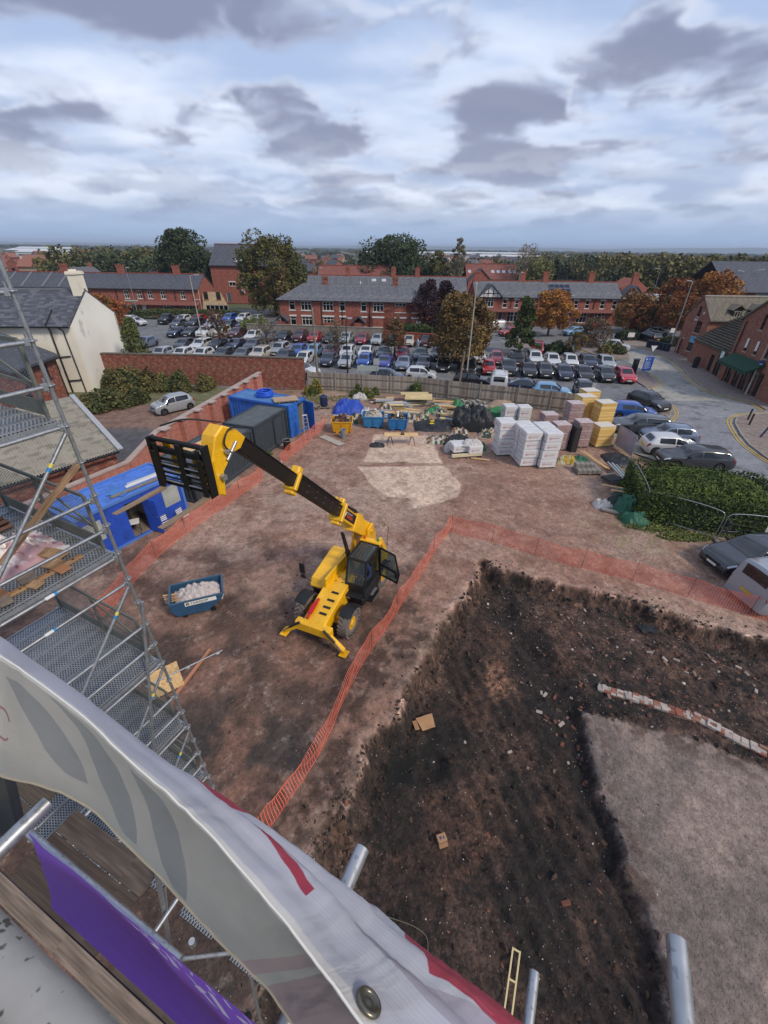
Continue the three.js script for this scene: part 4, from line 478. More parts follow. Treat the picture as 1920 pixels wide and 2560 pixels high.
function carGeo(k) {
  const { L, W, H } = k, xs = (s) => L / 2 - s * L, ax = [L / 2 - k.fo, L / 2 - k.fo - k.wb], R1 = k.r + .055, hw = W / 2;
  const yT = (s) => { const p = k.top; let i = 0; while (i < p.length - 2 && p[i + 1][0] < s) i++; const [a, b] = [p[i], p[i + 1]], t = cl((s - a[0]) / (b[0] - a[0])); const m = (q, r) => (r[1] - q[1]) / (r[0] - q[0]), m0 = i > 0 ? (m(p[i - 1], a) + m(a, b)) / 2 : m(a, b), m1 = i < p.length - 2 ? (m(a, b) + m(b, p[i + 2])) / 2 : m(a, b), d = b[0] - a[0], t2 = t * t, t3 = t2 * t; return H * cl(((2 * t3 - 3 * t2 + 1) * a[1] + (t3 - 2 * t2 + t) * d * m0 * .7 + (-2 * t3 + 3 * t2) * b[1] + (t3 - t2) * d * m1 * .7), .2, 1.02); };
  const yB = (s) => Math.min(yT(s) - .035, H * (k.belt + .03 * s)), w = (s) => hw * (1 - .20 * Math.pow(cl(1 - s / .16), 2.6) - .13 * Math.pow(cl((s - .88) / .12), 2.6));
  const y0 = (s) => { let y = .19 + .10 * Math.pow(cl(1 - s / .05), 1) + .12 * cl((s - .94) / .06); const x = xs(s); for (const a of ax) { const d = Math.abs(x - a); if (d < R1) y = Math.max(y, k.r + Math.sqrt(R1 * R1 - d * d)); } return Math.min(y, yB(s) - .1); };
  const sec = (s) => { const T = yT(s), Bt = yB(s), b = y0(s), g = k.box ? .25 * cl((T - Bt) / .45) : cl((T - Bt) / .45), ww = w(s), m = (t) => Bt + (T - Bt) * t; return [[b, ww * .93], [b + (Bt - b) * .12, ww * .985], [b + (Bt - b) * .55, ww], [b + (Bt - b) * .86, ww * .985], [Bt, ww * .955], [m(.45), ww * mix(.93, .865, g)], [m(.86), ww * mix(.87, .775, g)], [m(.97), ww * mix(.76, .68, g)], [T + .006, ww * .36], [T + .014, 0]]; };
  const at = (s, v) => { const sg = v < 0 ? -1 : 1, q = 9 - Math.abs(v), S = sec(s), i = Math.min(8, Math.floor(q)), f = q - i, z = mix(S[i][1], S[i + 1][1], f), bulge = 1; return V(xs(s), mix(S[i][0], S[i + 1][0], f), -sg * z); };
  // v: -9 (right sill) .. 0 (roof centre) .. 9 (left sill)
  const st = new Set([0, .004, .012, .03, .05, .08, .12, .16, .2, .25, 1, .996, .985, .97, .95, .93, .9, .86]); for (const p of k.top) st.add(p[0]); for (const a of ax) for (let i = -6; i <= 6; i++) st.add((L / 2 - a + R1 * Math.sin(i / 6 * Math.PI / 2)) / L); for (let s = .28; s < .86; s += .04) st.add(s);
  const ss_ = [...st].filter((s) => s >= 0 && s <= 1).sort((a, b) => a - b), vs = []; for (let v = -9; v <= 9; v++) vs.push(v);
  const P = [], id = [], n = vs.length; for (const s of ss_) for (const v of vs) { const p = at(s, v); P.push(p.x, p.y, p.z); }
  for (let i = 0; i < ss_.length - 1; i++) for (let j = 0; j < n - 1; j++) { const a = i * n + j, b = a + 1, c = a + n, d = c + 1; id.push(a, d, b, a, c, d); }
  for (const [row, fl] of [[0, 0], [ss_.length - 1, 1]]) for (let j = 0; j < (n - 1) / 2; j++) { const a = row * n + j, b = a + 1, c = row * n + n - 1 - j, d = c - 1; if (fl) id.push(a, c, b, b, c, d); else id.push(a, b, c, b, d, c); }
  let body = new THREE.BufferGeometry(); body.setAttribute('position', new THREE.Float32BufferAttribute(P, 3)); body.setIndex(id); body = toCreasedNormals(body, .75);
  const patch = (s0, s1, v0, v1, ns, nv, lift) => grid(ns, nv, (a, b) => { const s = mix(s0, s1, a), v = mix(v0, v1, b), e = .004, p = at(s, v), t1 = at(Math.min(1, s + e), v).sub(at(Math.max(0, s - e), v)), t2 = at(s, v + (v > 8.9 ? 0 : .02)).sub(at(s, v - .02)), nn = t1.cross(t2).normalize(); if (nn.dot(V(p.x * .25, p.y - H * .45, p.z)) < 0) nn.negate(); p.addScaledVector(nn, lift); return [p.x, p.y, p.z]; });
  const out = { body: metres(body), k, ax };
  out.wind = metres(patch(k.ws[0], k.ws[1], -1.75, 1.75, 6, 8, .008)); out.rear = metres(patch(k.rg[0], k.rg[1], -1.7, 1.7, 4, 8, .008)); out.side = []; for (const sg of [-1, 1]) for (const [a, b] of k.sw) out.side.push(metres(patch(a, b, sg * 4.85, sg * 3.12, 6, 3, .008)));
  out.head = [-1, 1].map((sg) => metres(patch(.014, .085, sg * 5.55, sg * 3.7, 3, 3, .01))); out.tail = [-1, 1].map((sg) => metres(patch(.945, .993, sg * 6.2, sg * (k.box ? 4.4 : 4.2), 3, 3, .01)));
  out.under = metres(mg([B(L * .94, .12, W * .8, 0, .25, 0), B(R1 * 1.9, R1, W * .84, ax[0], k.r + .12, 0), B(R1 * 1.9, R1, W * .84, ax[1], k.r + .12, 0)]));
  const ynose = yT(.03); out.grille = metres(mg([RB(.03, .13, W * .44, .01, L / 2 - .0, ynose * .76, 0), RB(.03, .12, W * .66, .01, L / 2 - .0, .36, 0)])); out.fp = metres(B(.025, .11, .5, L / 2 + .015, .47, 0)); out.rp = metres(B(.025, .11, .5, -L / 2 - .012, k.box ? .8 : .62, 0)); out.mir = [-1, 1].map((sg) => metres(RB(.14, .13, .2, .03, xs(k.ws[0] + .055), H * k.belt + .06, sg * (hw + .06)))); out.bump = metres(mg([B(.04, .1, W * .7, -L / 2 + .0, .34, 0)]));
  const tg = new THREE.TorusGeometry(k.r - .075, .085, 8, 20); tg.scale(1, 1, 1.15); out.tyre = metres(tg); const rg = [new THREE.CylinderGeometry(k.r - .1, k.r - .1, .12, 20).rotateX(Math.PI / 2)]; for (let i = 0; i < 5; i++) rg.push(B(.06, (k.r - .1) * 2 * .5, .03, 0, (k.r - .1) * .5, .065).rotateZ(i * Math.PI * .4)); out.rim = metres(mg([rg[0]])); out.spoke = metres(mg(rg.slice(1))); return out;
}
const CG = {}; for (const k in KIND) CG[k] = carGeo(KIND[k]);
const paint = {}; function paintOf(c) { return paint[c] ||= new THREE.MeshPhysicalMaterial({ color: c, roughness: .38, metalness: .25, clearcoat: 1, clearcoatRoughness: .06 }); }
const PC = { white: 0xc9cbcc, silver: 0x9aa0a6, grey: 0x4a4f56, darkgrey: 0x2d3136, black: 0x121317, navy: 0x18233f, blue: 0x1c4fa0, royal: 0x1a2a86, lightblue: 0x6f9cc0, red: 0xa5161d, crimson: 0x8a1730, maroon: 0x4a1820, greyblue: 0x66738a, pink: 0xb02a3c, pearl: 0xb9b3a4 };
function car(kind, colour, label, x, z, hx, hz, group, o = {}) {
  const g = CG[kind], a = Math.atan2(-hz, hx), t = thing(o.name || (kind === 'van' ? 'parked_van' : kind === 'pickup' ? 'pickup_truck' : 'parked_car'), label, kind === 'van' ? 'van' : kind === 'pickup' ? 'pickup' : 'car', [x, o.y || 0, z], a, group), P = (n, q, m) => { const e = mesh(q, m); e.name = n; t.add(e); return e; };
  P('body', g.body, paintOf(PC[colour])); P('windscreen', g.wind, carGlass); P('rear_window', g.rear, carGlass); if (!o.blind) for (const q of g.side) P('side_window', q, carGlass); else for (const q of g.side.filter((_, i) => i % 1 === 0)) P('side_window', q, carGlass);
  for (const q of g.head) P('headlight', q, lampM); for (const q of g.tail) P('tail_light', q, tailM); P('underbody', g.under, trim); P('grille', g.grille, trim); P('number_plate', g.fp, plateW); P('number_plate', g.rp, plateY); for (const q of g.mir) P('mirror', q, trim);
  const w = g.k.W / 2 - .09; for (const ax of g.ax) for (const sg of [-1, 1]) { const e = P('wheel', g.tyre, tyreM); e.position.set(ax, g.k.r, sg * w); if (sg < 0) e.rotation.y = Math.PI; const r = mesh(g.rim, o.darkRim ? rimDark : rimM); r.name = 'rim'; e.add(r); const s = mesh(g.spoke, o.darkRim ? trim : rimDark); s.name = 'spokes'; e.add(s); }
  return t;
}
const nth = ['first', 'second', 'third', 'fourth', 'fifth', 'sixth', 'seventh', 'eighth', 'ninth', 'tenth', 'eleventh', 'twelfth', 'thirteenth', 'fourteenth', 'fifteenth', 'sixteenth', 'seventeenth', 'eighteenth'];
const KN = { hatch: 'hatchback', small: 'small hatchback', suv: 'sport utility car', saloon: 'saloon car', estate: 'estate car', van: 'van', pickup: 'pickup' }, CN = { darkgrey: 'dark grey', navy: 'navy blue', royal: 'royal blue', lightblue: 'light blue', greyblue: 'grey blue', pearl: 'champagne' };
function row(list, where, group, hx, hz, back) { // nose (or tail) points given on the ground; the car stands behind them
  list.forEach(([x, z, kind, colour], i) => { const l = KIND[kind].L / 2, n = Math.hypot(hx, hz), ux = hx / n, uz = hz / n; car(kind, colour, `${nth[i]} ${CN[colour] || colour} ${KN[kind]} in ${where}`, x - ux * l * (back ? -1 : 1) * (back ? -1 : 1), z - uz * l * (back ? -1 : 1) * (back ? -1 : 1), back ? -ux : ux, back ? -uz : uz, group); });
}
row([[-7.71, -55.1, 'hatch', 'navy'], [-5.3, -54.5, 'hatch', 'silver'], [-2.97, -54.9, 'small', 'blue'], [-.46, -53.9, 'saloon', 'royal'], [1.95, -53.6, 'saloon', 'greyblue'], [4.55, -53.9, 'hatch', 'navy'], [6.97, -53.3, 'hatch', 'black'], [10.05, -52.4, 'hatch', 'black'], [12.42, -52.1, 'small', 'red'], [14.76, -51.65, 'suv', 'darkgrey'], [17.04, -51.0, 'hatch', 'black'], [18.94, -50.9, 'small', 'darkgrey'], [20.95, -49.9, 'hatch', 'navy'], [23.17, -49.5, 'hatch', 'black'], [25.53, -49.3, 'small', 'darkgrey'], [27.75, -48.9, 'hatch', 'pink']], 'the front row of the car park', 'cars in the front parking row', ...RN);
row([[-15.3, -60.6, 'suv', 'silver'], [-12.65, -60.6, 'hatch', 'blue'], [-10.33, -60.7, 'small', 'lightblue'], [-8.03, -60.6, 'hatch', 'maroon'], [-5.66, -60.4, 'hatch', 'white'], [-3.08, -60.1, 'saloon', 'white'], [-.55, -59.8, 'hatch', 'darkgrey'], [2.05, -59.6, 'small', 'crimson'], [4.52, -59.1, 'hatch', 'grey'], [6.91, -58.8, 'suv', 'darkgrey'], [9.6, -58.3, 'hatch', 'darkgrey'], [12.31, -57.6, 'hatch', 'white'], [14.63, -57.4, 'hatch', 'crimson'], [17.1, -57.0, 'estate', 'black'], [19.51, -56.8, 'suv', 'white'], [21.73, -56.4, 'hatch', 'white'], [23.9, -56.1, 'small', 'white'], [26.2, -55.8, 'hatch', 'navy'], ], 'the second row of the car park', 'cars in the second parking row', ...RN);
car('hatch', 'silver', 'silver hatchback at the right end of the second row', 28.75, -57.6, ...RN, 'cars in the second parking row');
row([[-21.99, -71.7, 'hatch', 'white'], [-19.44, -71.6, 'saloon', 'greyblue'], [-16.85, -71.3, 'hatch', 'black'], [-14.25, -71.1, 'suv', 'maroon'], [-11.8, -71.0, 'hatch', 'red'], [-9.34, -70.7, 'hatch', 'black'], [-6.74, -70.5, 'estate', 'silver'], [-4.08, -70.0, 'hatch', 'crimson'], [-1.68, -69.7, 'hatch', 'silver'], [.8, -69.5, 'hatch', 'black'], [3.35, -69.0, 'hatch', 'pearl'], [6.0, -68.4, 'suv', 'maroon'], [9.4, -68.0, 'hatch', 'black'], [13.2, -67.3, 'hatch', 'silver']], 'the row against the garden walls', 'cars parked against the garden walls', ...RN);
row([[-35.44, -74.0, 'hatch', 'navy'], [-32.98, -74.0, 'hatch', 'black'], [-30.6, -74.0, 'suv', 'white'], [-28.1, -74.2, 'suv', 'pearl'], [-25.5, -74.2, 'saloon', 'maroon']], 'the row behind the left white lamp column', 'cars in the left middle row', ...RN);
row([[-43.07, -87.5, 'pickup', 'black'], [-40.4, -88.8, 'hatch', 'white'], [-37.7, -89.4, 'hatch', 'red'], [-34.4, -89.6, 'hatch', 'pearl'], [-31.66, -90.0, 'suv', 'blue'], [-28.94, -90.3, 'suv', 'white'], [-26.3, -90.6, 'small', 'silver']], 'the farthest row below the clipped hedge', 'cars in the farthest row', ...RN);
row([[-38.97, -83.2, 'hatch', 'grey'], [-35.93, -83.2, 'suv', 'black'], [-32.6, -82.9, 'hatch', 'silver'], [-29.35, -82.6, 'hatch', 'darkgrey'], [-26.6, -82.4, 'saloon', 'navy']], 'the last row but one on the far left', 'cars in the last row but one', ...RN);
row([[-36.2, -64.9, 'hatch', 'greyblue'], [-30.02, -63.8, 'hatch', 'darkgrey'], [-27.55, -63.6, 'estate', 'white'], [-25.1, -63.9, 'hatch', 'black'], [-22.6, -64.2, 'saloon', 'navy'], [-19.9, -64.0, 'estate', 'grey']], 'the row behind the old brick wall', 'cars behind the old brick wall', ...RN);
row([[-30.4, -57.4, 'hatch', 'silver'], [-27.6, -57.3, 'hatch', 'white'], [-24.9, -57.3, 'hatch', 'white'], [-22.2, -57.6, 'hatch', 'darkgrey'], [-19.6, -57.5, 'saloon', 'grey'], [-17.2, -57.4, 'suv', 'pearl'], [-13.8, -57.0, 'hatch', 'darkgrey'], [-11.0, -55.6, 'hatch', 'white']], 'the row showing just over the old brick wall', 'cars showing over the old brick wall', ...RN);
row([[-49.4, -84.4, 'hatch', 'crimson'], [-47.2, -88.4, 'estate', 'white'], [-45.6, -86.2, 'hatch', 'white'], [-44.6, -77.8, 'estate', 'grey'], [-46.4, -80.8, 'estate', 'silver']], 'the kerbside cars right of the cream gable', 'cars beside the cream gable', .9, .35);
// single cars
for (const [k, c, l, x, z, hx, hz] of [
  ['small', 'white', 'white small hatchback side-on in the lane behind the board fence', 4.1, -50.2, .98, .2], ['hatch', 'navy', 'navy blue car roof showing behind the fence left of the white hatchback', .2, -49.2, .98, .2], ['hatch', 'black', 'black car roof behind the fence at the white lamp column', 9.6, -48.0, .98, .25], ['van', 'white', 'white van roof showing behind the board fence', 12.3, -46.6, .25, -.97], ['saloon', 'navy', 'dark blue car roof behind the fence right of the white van', 15.0, -45.6, .97, .28], ['hatch', 'lightblue', 'light blue car roof just showing over the fence', 17.2, -44.0, .97, .28], ['small', 'darkgrey', 'dark grey small car beyond the right end of the board fence', 20.8, -44.6, -.2, .98],
  ['suv', 'white', 'white car under the telegraph pole behind the old wall end', -9.9, -50.8, .9, .4],
  ['hatch', 'lightblue', 'light blue car beside the planting bed near the solar terrace', 33.6, -82, -.9, .4], ['suv', 'black', 'black car beside the bushy planting bed', 33.2, -75.6, -.8, .5], ['hatch', 'white', 'white hatchback at the bend beside the bushy planting bed', 35.6, -69.3, .75, .5], ['van', 'red', 'red van under the orange trees', 49.2, -88.4, .97, .2], ['suv', 'black', 'black sport utility car beside the clipped hedge by the bend', 44.4, -76.8, -.25, -.97], ['hatch', 'silver', 'silver car right of the black car near the red van', 49.0, -82.6, .9, .3], ['hatch', 'red', 'red hatchback behind the dark green tree', 22.6, -66.6, -.3, .95], ['van', 'white', 'white van in front of the half-timbered gable', 19.4, -84.4, -.95, .3], ['hatch', 'red', 'red car in front of the white van by the terrace', 21.8, -80.6, -.8, .5],
  ['hatch', 'black', 'black hatchback nearest the road mouth of the car park', 25.7, -40.9, .32, .95], ['hatch', 'blue', 'bright blue hatchback beside the pale insulation stacks', 22.6, -37.7, .95, .22], ['estate', 'grey', 'grey estate car second from the blue hatchback', 21.5, -34.3, -.95, -.1], ['hatch', 'greyblue', 'grey blue hatchback between the grey estate and the white hatchback', 22.6, -32.0, -.97, -.1], ['hatch', 'white', 'white hatchback with red tail lights beside the mesh panel', 21.6, -29.9, .97, .15], ['estate', 'darkgrey', 'dark grey estate car behind the big yew hedge', 21.9, -27.6, -.97, -.12],
  ['estate', 'darkgrey', 'dark grey car at the site edge beside the silver van', 17.95, -16.35, -.985, .17]]) car(k, c, l, x, z, hx, hz, undefined, { darkRim: c === 'grey' });
car('van', 'silver', 'silver grey panel van cut by the right edge of the picture', 17.85, -14.0, .985, -.17, undefined, { blind: 1 });
car('small', 'silver', 'silver small car parked in the yard behind the brick boundary wall', -19.55, -38.1, -.58, .62);
// ================= TREES, PLANTS, POLES, FAR TOWN =================
const leafM = new THREE.MeshStandardMaterial({ vertexColors: true, roughness: .85, side: THREE.DoubleSide }), barkM = MM(0x5a4d42, .95), barkPale = MM(0x8a8074, .95);
function leafCloud(r, n, put, size, cols, flatY = .5) { // n leaf blades at points from put()
  const P = new Float32Array(n * 18), K = new Float32Array(n * 18), N = new Float32Array(n * 18), a = V(), b = V(), c = V(), q = new THREE.Quaternion(), e = new THREE.Euler();
  for (let i = 0; i < n; i++) {
    const p = put(r), s = size * (.6 + r() * .8); e.set((r() - .5) * 2.6, r() * 6.283, (r() - .5) * 2.6); q.setFromEuler(e);
    const u = V(s * .5, 0, 0).applyQuaternion(q), w = V(0, 0, s * .72).applyQuaternion(q), nn = V(0, 1, 0).applyQuaternion(q), bend = nn.clone().multiplyScalar(s * .14);
    const A = [p[0] - w.x, p[1] - w.y, p[2] - w.z], Bq = [p[0] + u.x - bend.x, p[1] + u.y - bend.y, p[2] + u.z - bend.z], Cq = [p[0] + w.x, p[1] + w.y, p[2] + w.z], D = [p[0] - u.x - bend.x, p[1] - u.y - bend.y, p[2] - u.z - bend.z];
    P.set([...A, ...Cq, ...Bq, ...A, ...D, ...Cq], i * 18); const t = r(), k = .75 + r() * .5, m = p[3] === undefined ? t : cl(p[3] + (t - .5) * .5), cc = m < .5 ? mix3(cols[0], cols[1], m * 2) : mix3(cols[1], cols[2], m * 2 - 1);
    for (let j = 0; j < 6; j++) { K[i * 18 + j * 3] = cc[0] * k; K[i * 18 + j * 3 + 1] = cc[1] * k; K[i * 18 + j * 3 + 2] = cc[2] * k; N[i * 18 + j * 3] = nn.x; N[i * 18 + j * 3 + 1] = nn.y; N[i * 18 + j * 3 + 2] = nn.z; }
  }
  const g = new THREE.BufferGeometry(); g.setAttribute('position', new THREE.BufferAttribute(P, 3)); g.setAttribute('normal', new THREE.BufferAttribute(N, 3)); g.setAttribute('color', new THREE.BufferAttribute(K, 3)); g.setAttribute('uv', new THREE.BufferAttribute(new Float32Array(n * 12), 2)); return g;
}
const GREEN = [0x2c3a1c, 0x47552a, 0x66703a].map(lin), DKGREEN = [0x1f2c1a, 0x33432a, 0x4b5836].map(lin), OLIVE = [0x3c4222, 0x5a5a2c, 0x7c7038].map(lin), BROWN = [0x473a22, 0x6c562e, 0x8a723e].map(lin), ORANGE = [0x74481f, 0x9c642c, 0xb4853e].map(lin), PURPLE = [0x1d1116, 0x301a22, 0x46262c].map(lin), RUST = [0x6b4a26, 0x8a4a24, 0x5c5a2c].map(lin), YEW = [0x223312, 0x42561f, 0x6a7a30].map(lin), BRAMBLE = [0x2a3318, 0x46502a, 0x77683a].map(lin);
function tree(label, x, z, h, rad, cols, o = {}) {
  const r = RNG(Math.floor(Math.abs(x * 131 + z * 17)) + 3), t = thing(o.name || 'tree', label, 'tree', [x, o.y || 0, z], r() * 6, o.group), cb = (o.cb ?? .28) * h, ch = h - cb, n = Math.round((o.n ?? 3600) * 1.5), lim = [], cx = [], shape = o.shape || 'round';
  const rp = (k) => shape === 'cone' ? (1 - k) * .95 + .08 : shape === 'column' ? Math.pow(Math.sin(Math.PI * cl(k * .86 + .12)), .7) : Math.pow(Math.sin(Math.PI * cl(k * .80 + .14)), .6);
  const K = o.clumps || 42; for (let i = 0; i < K; i++) { const k = (i + r()) / K, a = i * 2.4 + r(), rr = rad * rp(k) * (.45 + .5 * Math.sqrt(r())) * (.85 + .3 * r()); const far_ = r() < .2 ? 1.18 : 1; cx.push([Math.cos(a) * rr * far_, cb + k * ch * .96 * (far_ > 1 ? 1.03 : 1), Math.sin(a) * rr * far_, rad * (.15 + .28 * r() * r() + .08) * (shape === 'round' ? 1 : .75), r()]); }
  const T0 = h * .022 + .05; lim.push(C([0, -.1, 0], [r() * .2 - .1, cb + ch * .35, r() * .2 - .1], T0 * (o.tk || 1), 8, T0 * .55)); lim.push(C([0, cb + ch * .33, 0], [0, cb + ch * .85, 0], T0 * .55, 6, .02)); for (let i = 0; i < cx.length; i += o.bare ? 1 : 2) { const q = cx[i]; lim.push(C([0, cb * .8 + (q[1] - cb) * .45, 0], [q[0] * .9, q[1], q[2] * .9], T0 * .3, 5, .015)); if (o.bare) for (let j = 0; j < 4; j++) { const p0 = [q[0] * .7, mix(cb, q[1], .8), q[2] * .7]; lim.push(C(p0, [q[0] + (r() - .5) * rad * .8, q[1] + r() * rad * .5, q[2] + (r() - .5) * rad * .8], .02, 4, .006)); } }
  part(t, 'trunk', lim, o.bark || barkM);
  if (n) part(t, 'crown', leafCloud(r, n, () => { const q = cx[Math.floor(Math.pow(r(), .9) * K)], a = r() * 6.283, b = Math.acos(2 * r() - 1), d = q[3] * Math.cbrt(.25 + .75 * r()); return [q[0] + d * Math.sin(b) * Math.cos(a), q[1] + d * Math.cos(b) * .8, q[2] + d * Math.sin(b) * Math.sin(a), q[4] * .7 + r() * .3]; }, (o.leaf || .3) * .8, cols), leafM, true);
  return t;
}
tree('rounded brown-leaved tree standing in the car park beside the white lamp column', 9.3, -55.8, 8.3, 3.5, BROWN, { n: 8000, leaf: .26, cb: .2, clumps: 60 });
tree('dark green pointed tree in the car park right of the brown tree', 19.6, -65.2, 7.2, 2.5, GREEN, { n: 5200, leaf: .26, cb: .12, shape: 'cone' });
tree('golden orange tree in front of the solar panel terrace', 28.8, -81, 7.2, 3.3, ORANGE, { n: 5200, leaf: .28, cb: .22 });
tree('large dark purple-leaved tree beside the middle brick block', 8.4, -80.5, 8.4, 3.8, PURPLE, { n: 7000, leaf: .3, cb: .1, clumps: 50 });
tree('orange-brown tree in front of the far gable of the solar terrace', 45.6, -85.5, 6.6, 3.4, RUST.concat().map((c, i) => [BROWN[2], ORANGE[0], ORANGE[1]][i]), { n: 4600, leaf: .28, cb: .18 });
tree('rust-coloured tree leaning beside the tall lamp column by the mill', 50.4, -80.5, 6.8, 3.1, RUST, { n: 4200, leaf: .28, cb: .3 });
tree('broad orange tree behind the mill roof', 62, -90, 9.6, 4.6, ORANGE, { n: 6000, leaf: .34, cb: .15, clumps: 60 });
tree('second orange-green tree behind the mill roof on the left', 55.5, -91, 8.6, 3.6, RUST, { n: 4600, leaf: .32, cb: .15 });
tree('large olive-yellow tree between the tall hall and the middle block', -24.5, -103, 14.6, 6.4, OLIVE, { n: 11000, leaf: .42, cb: .12, clumps: 80 });
tree('tall dark green tree behind the left terrace', -55, -132, 16.4, 6.6, DKGREEN, { n: 9000, leaf: .5, cb: .12, clumps: 70 });
tree('wide dark oak behind the terrace in the middle distance', 2.2, -132, 14.8, 9.2, DKGREEN, { n: 12000, leaf: .5, cb: .12, clumps: 90 });
tree('brownish pointed tree right of the wide oak', 13.2, -128, 12.6, 2.9, OLIVE, { n: 3000, leaf: .4, cb: .15, shape: 'column' });
tree('tall thin poplar with sparse grey foliage', 18.2, -126, 15.8, 2.2, [0x6a6a5a, 0x8a8672, 0x77683f].map(lin), { n: 2600, leaf: .36, cb: .12, shape: 'column', bare: 1, bark: barkPale });
tree('bare windswept tree behind the solar terrace', 35, -123, 14, 3.6, [0x6a6658, 0x857d68, 0x6a5a40].map(lin), { n: 1100, leaf: .3, cb: .35, bare: 1, bark: barkPale });
tree('soft olive tree right of the bare tree', 37.4, -121, 11, 4.0, [0x5a6138, 0x777a4a, 0x8a8550].map(lin), { n: 4200, leaf: .4, cb: .1 });
tree('blue-green conifer right of the soft olive tree', 42.5, -124, 11.2, 2.4, [0x1a2a24, 0x28392f, 0x3a4a3c].map(lin), { n: 3200, leaf: .4, cb: .06, shape: 'cone' });
tree('bare young tree growing between the second-row cars on the left', -16.9, -63.5, 4.9, 1.7, [0x5e5a48, 0x77705a, 0x6a5f48].map(lin), { n: 260, leaf: .18, cb: .3, bare: 1, clumps: 26 });
tree('bare young tree growing between the second-row cars by the black lamp', -7.0, -62.2, 4.6, 1.6, [0x5e5a48, 0x77705a, 0x6a5f48].map(lin), { n: 260, leaf: .18, cb: .3, bare: 1, clumps: 26 });
tree('young russet tree in the car park near the two pedestrians', 1.2, -62.6, 5.0, 1.5, [0x4a4a2a, 0x6a5030, 0x7a4030].map(lin), { n: 1300, leaf: .2, cb: .25, clumps: 24 });
tree('thin reddish young tree beside the left white lamp column', -25.0, -67.5, 5.2, 1.5, [0x4a3228, 0x6a4636, 0x5a4a38].map(lin), { n: 900, leaf: .18, cb: .2, bare: 1, clumps: 24 });
tree('small brown tree at the right end of the second row', 26.9, -63.6, 3.4, 1.2, BROWN, { n: 900, leaf: .18, cb: .3, clumps: 18 });
tree('loose brownish tree in the bed beside the bend', 32.6, -71, 4.2, 2.2, [0x4a4030, 0x6a5a44, 0x70503c].map(lin), { n: 2400, leaf: .2, cb: .1 });
tree('feathery green shrub-tree rising out of the brambles by the old wall', -27.4, -48.6, 6.6, 1.9, [0x47502a, 0x66703c, 0x7c7a46].map(lin), { n: 4200, leaf: .17, cb: .05, shape: 'cone' });
tree('orange-red tree behind the chimney of the cream house', -41.5, -68, 6.6, 3.0, [0x5c5a2c, 0x8a4a24, 0x9a5a26].map(lin), { n: 3400, leaf: .28, cb: .2 });
tree('dark evergreen beside the clipped hedge near the red van', 47.8, -84.5, 4.6, 1.9, DKGREEN, { n: 2600, leaf: .24, cb: .02 });
// shrubs and hedges: a leafy mass built from many blades over stems
function bush(name, label, x, z, rx, rz, h, cols, n, leaf, o = {}) { const r = RNG(Math.floor(Math.abs(x * 71 + z * 29)) + 11), t = thing(name, label, o.cat || 'bush', [x, o.y || 0, z], o.turn || 0), K = Math.max(6, Math.floor(rx * rz * 1.6)); const cs = []; for (let i = 0; i < K; i++) { const a = r() * 6.283, d = Math.sqrt(r()) * .86; cs.push([Math.cos(a) * d * rx, Math.sin(a) * d * rz, h * (.55 + .45 * r()) * (1 - .35 * d * d), r()]); } part(t, 'stems', cs.map((c) => C([c[0] * .8, 0, c[1] * .8], [c[0], c[2] * .8, c[1]], .03, 4, .008)), barkM); part(t, 'foliage', leafCloud(r, n, () => { const c = cs[Math.floor(r() * K)], a = r() * 6.283, d = Math.sqrt(r()), s = Math.min(rx, rz) * .42; const y = c[2] * (1 - d * d * .75) * Math.pow(r(), .45); return [c[0] + Math.cos(a) * d * s, y, c[1] + Math.sin(a) * d * s, c[3] * .6 + r() * .4]; }, leaf, cols), leafM, true); return t; }
bush('bramble_thicket', 'sprawling bramble thicket against the cream gable', -27.2, -45.2, 3.4, 3.0, 2.7, BRAMBLE, 9000, .2);
bush('bramble_thicket', 'bramble thicket spreading along the old brick wall behind the silver car', -21.6, -45.0, 4.0, 2.0, 2.2, BRAMBLE, 7500, .19);
bush('bramble_thicket', 'low bramble thicket between the shed roof and the yard paving', -26.2, -39.6, 2.7, 3.4, 2.0, BRAMBLE, 7500, .19);
bush('bramble_thicket', 'yellowing bramble clump at the old wall end beside the fence', -6.6, -43.9, 2.6, 1.1, 1.7, [0x3a4420, 0x5c6430, 0x9a8a34].map(lin), 4200, .16); bush('bramble_thicket', 'bramble clump under the fence behind the blue tarpaulin', -2.6, -43.7, 2.0, .9, 1.3, [0x3a4420, 0x566030, 0x8a8036].map(lin), 2600, .15); bush('shrub', 'small green shrub growing against the middle of the board fence', 2.9, -43.5, .95, .6, 1.9, GREEN, 1500, .15);
bush('shrub', 'dense dark shrub beside the red hatchback in the planting bed', 24.6, -66, 2.2, 3.0, 2.0, DKGREEN, 3600, .24, { y: .1 }); bush('shrub', 'broad green shrub in the bed at the bend', 33.4, -66.4, 2.2, 2.2, 1.7, BRAMBLE, 3600, .22, { y: .1 }); bush('shrub', 'low green shrub in front of the solar terrace bay windows', 37.5, -88.5, 4.5, 1.6, 1.9, OLIVE, 2600, .26); bush('shrub', 'dark shrub by the turquoise shop blind', -52.6, -96.8, 1.8, 1.2, 1.7, DKGREEN, 1500, .24);
bush('willow_shrub', 'feathery pale green shrub left of the middle brick block', -22.6, -80.2, 3.0, 1.8, 3.9, [0x5a6a3a, 0x78844e, 0x8c8a58].map(lin), 4200, .22);
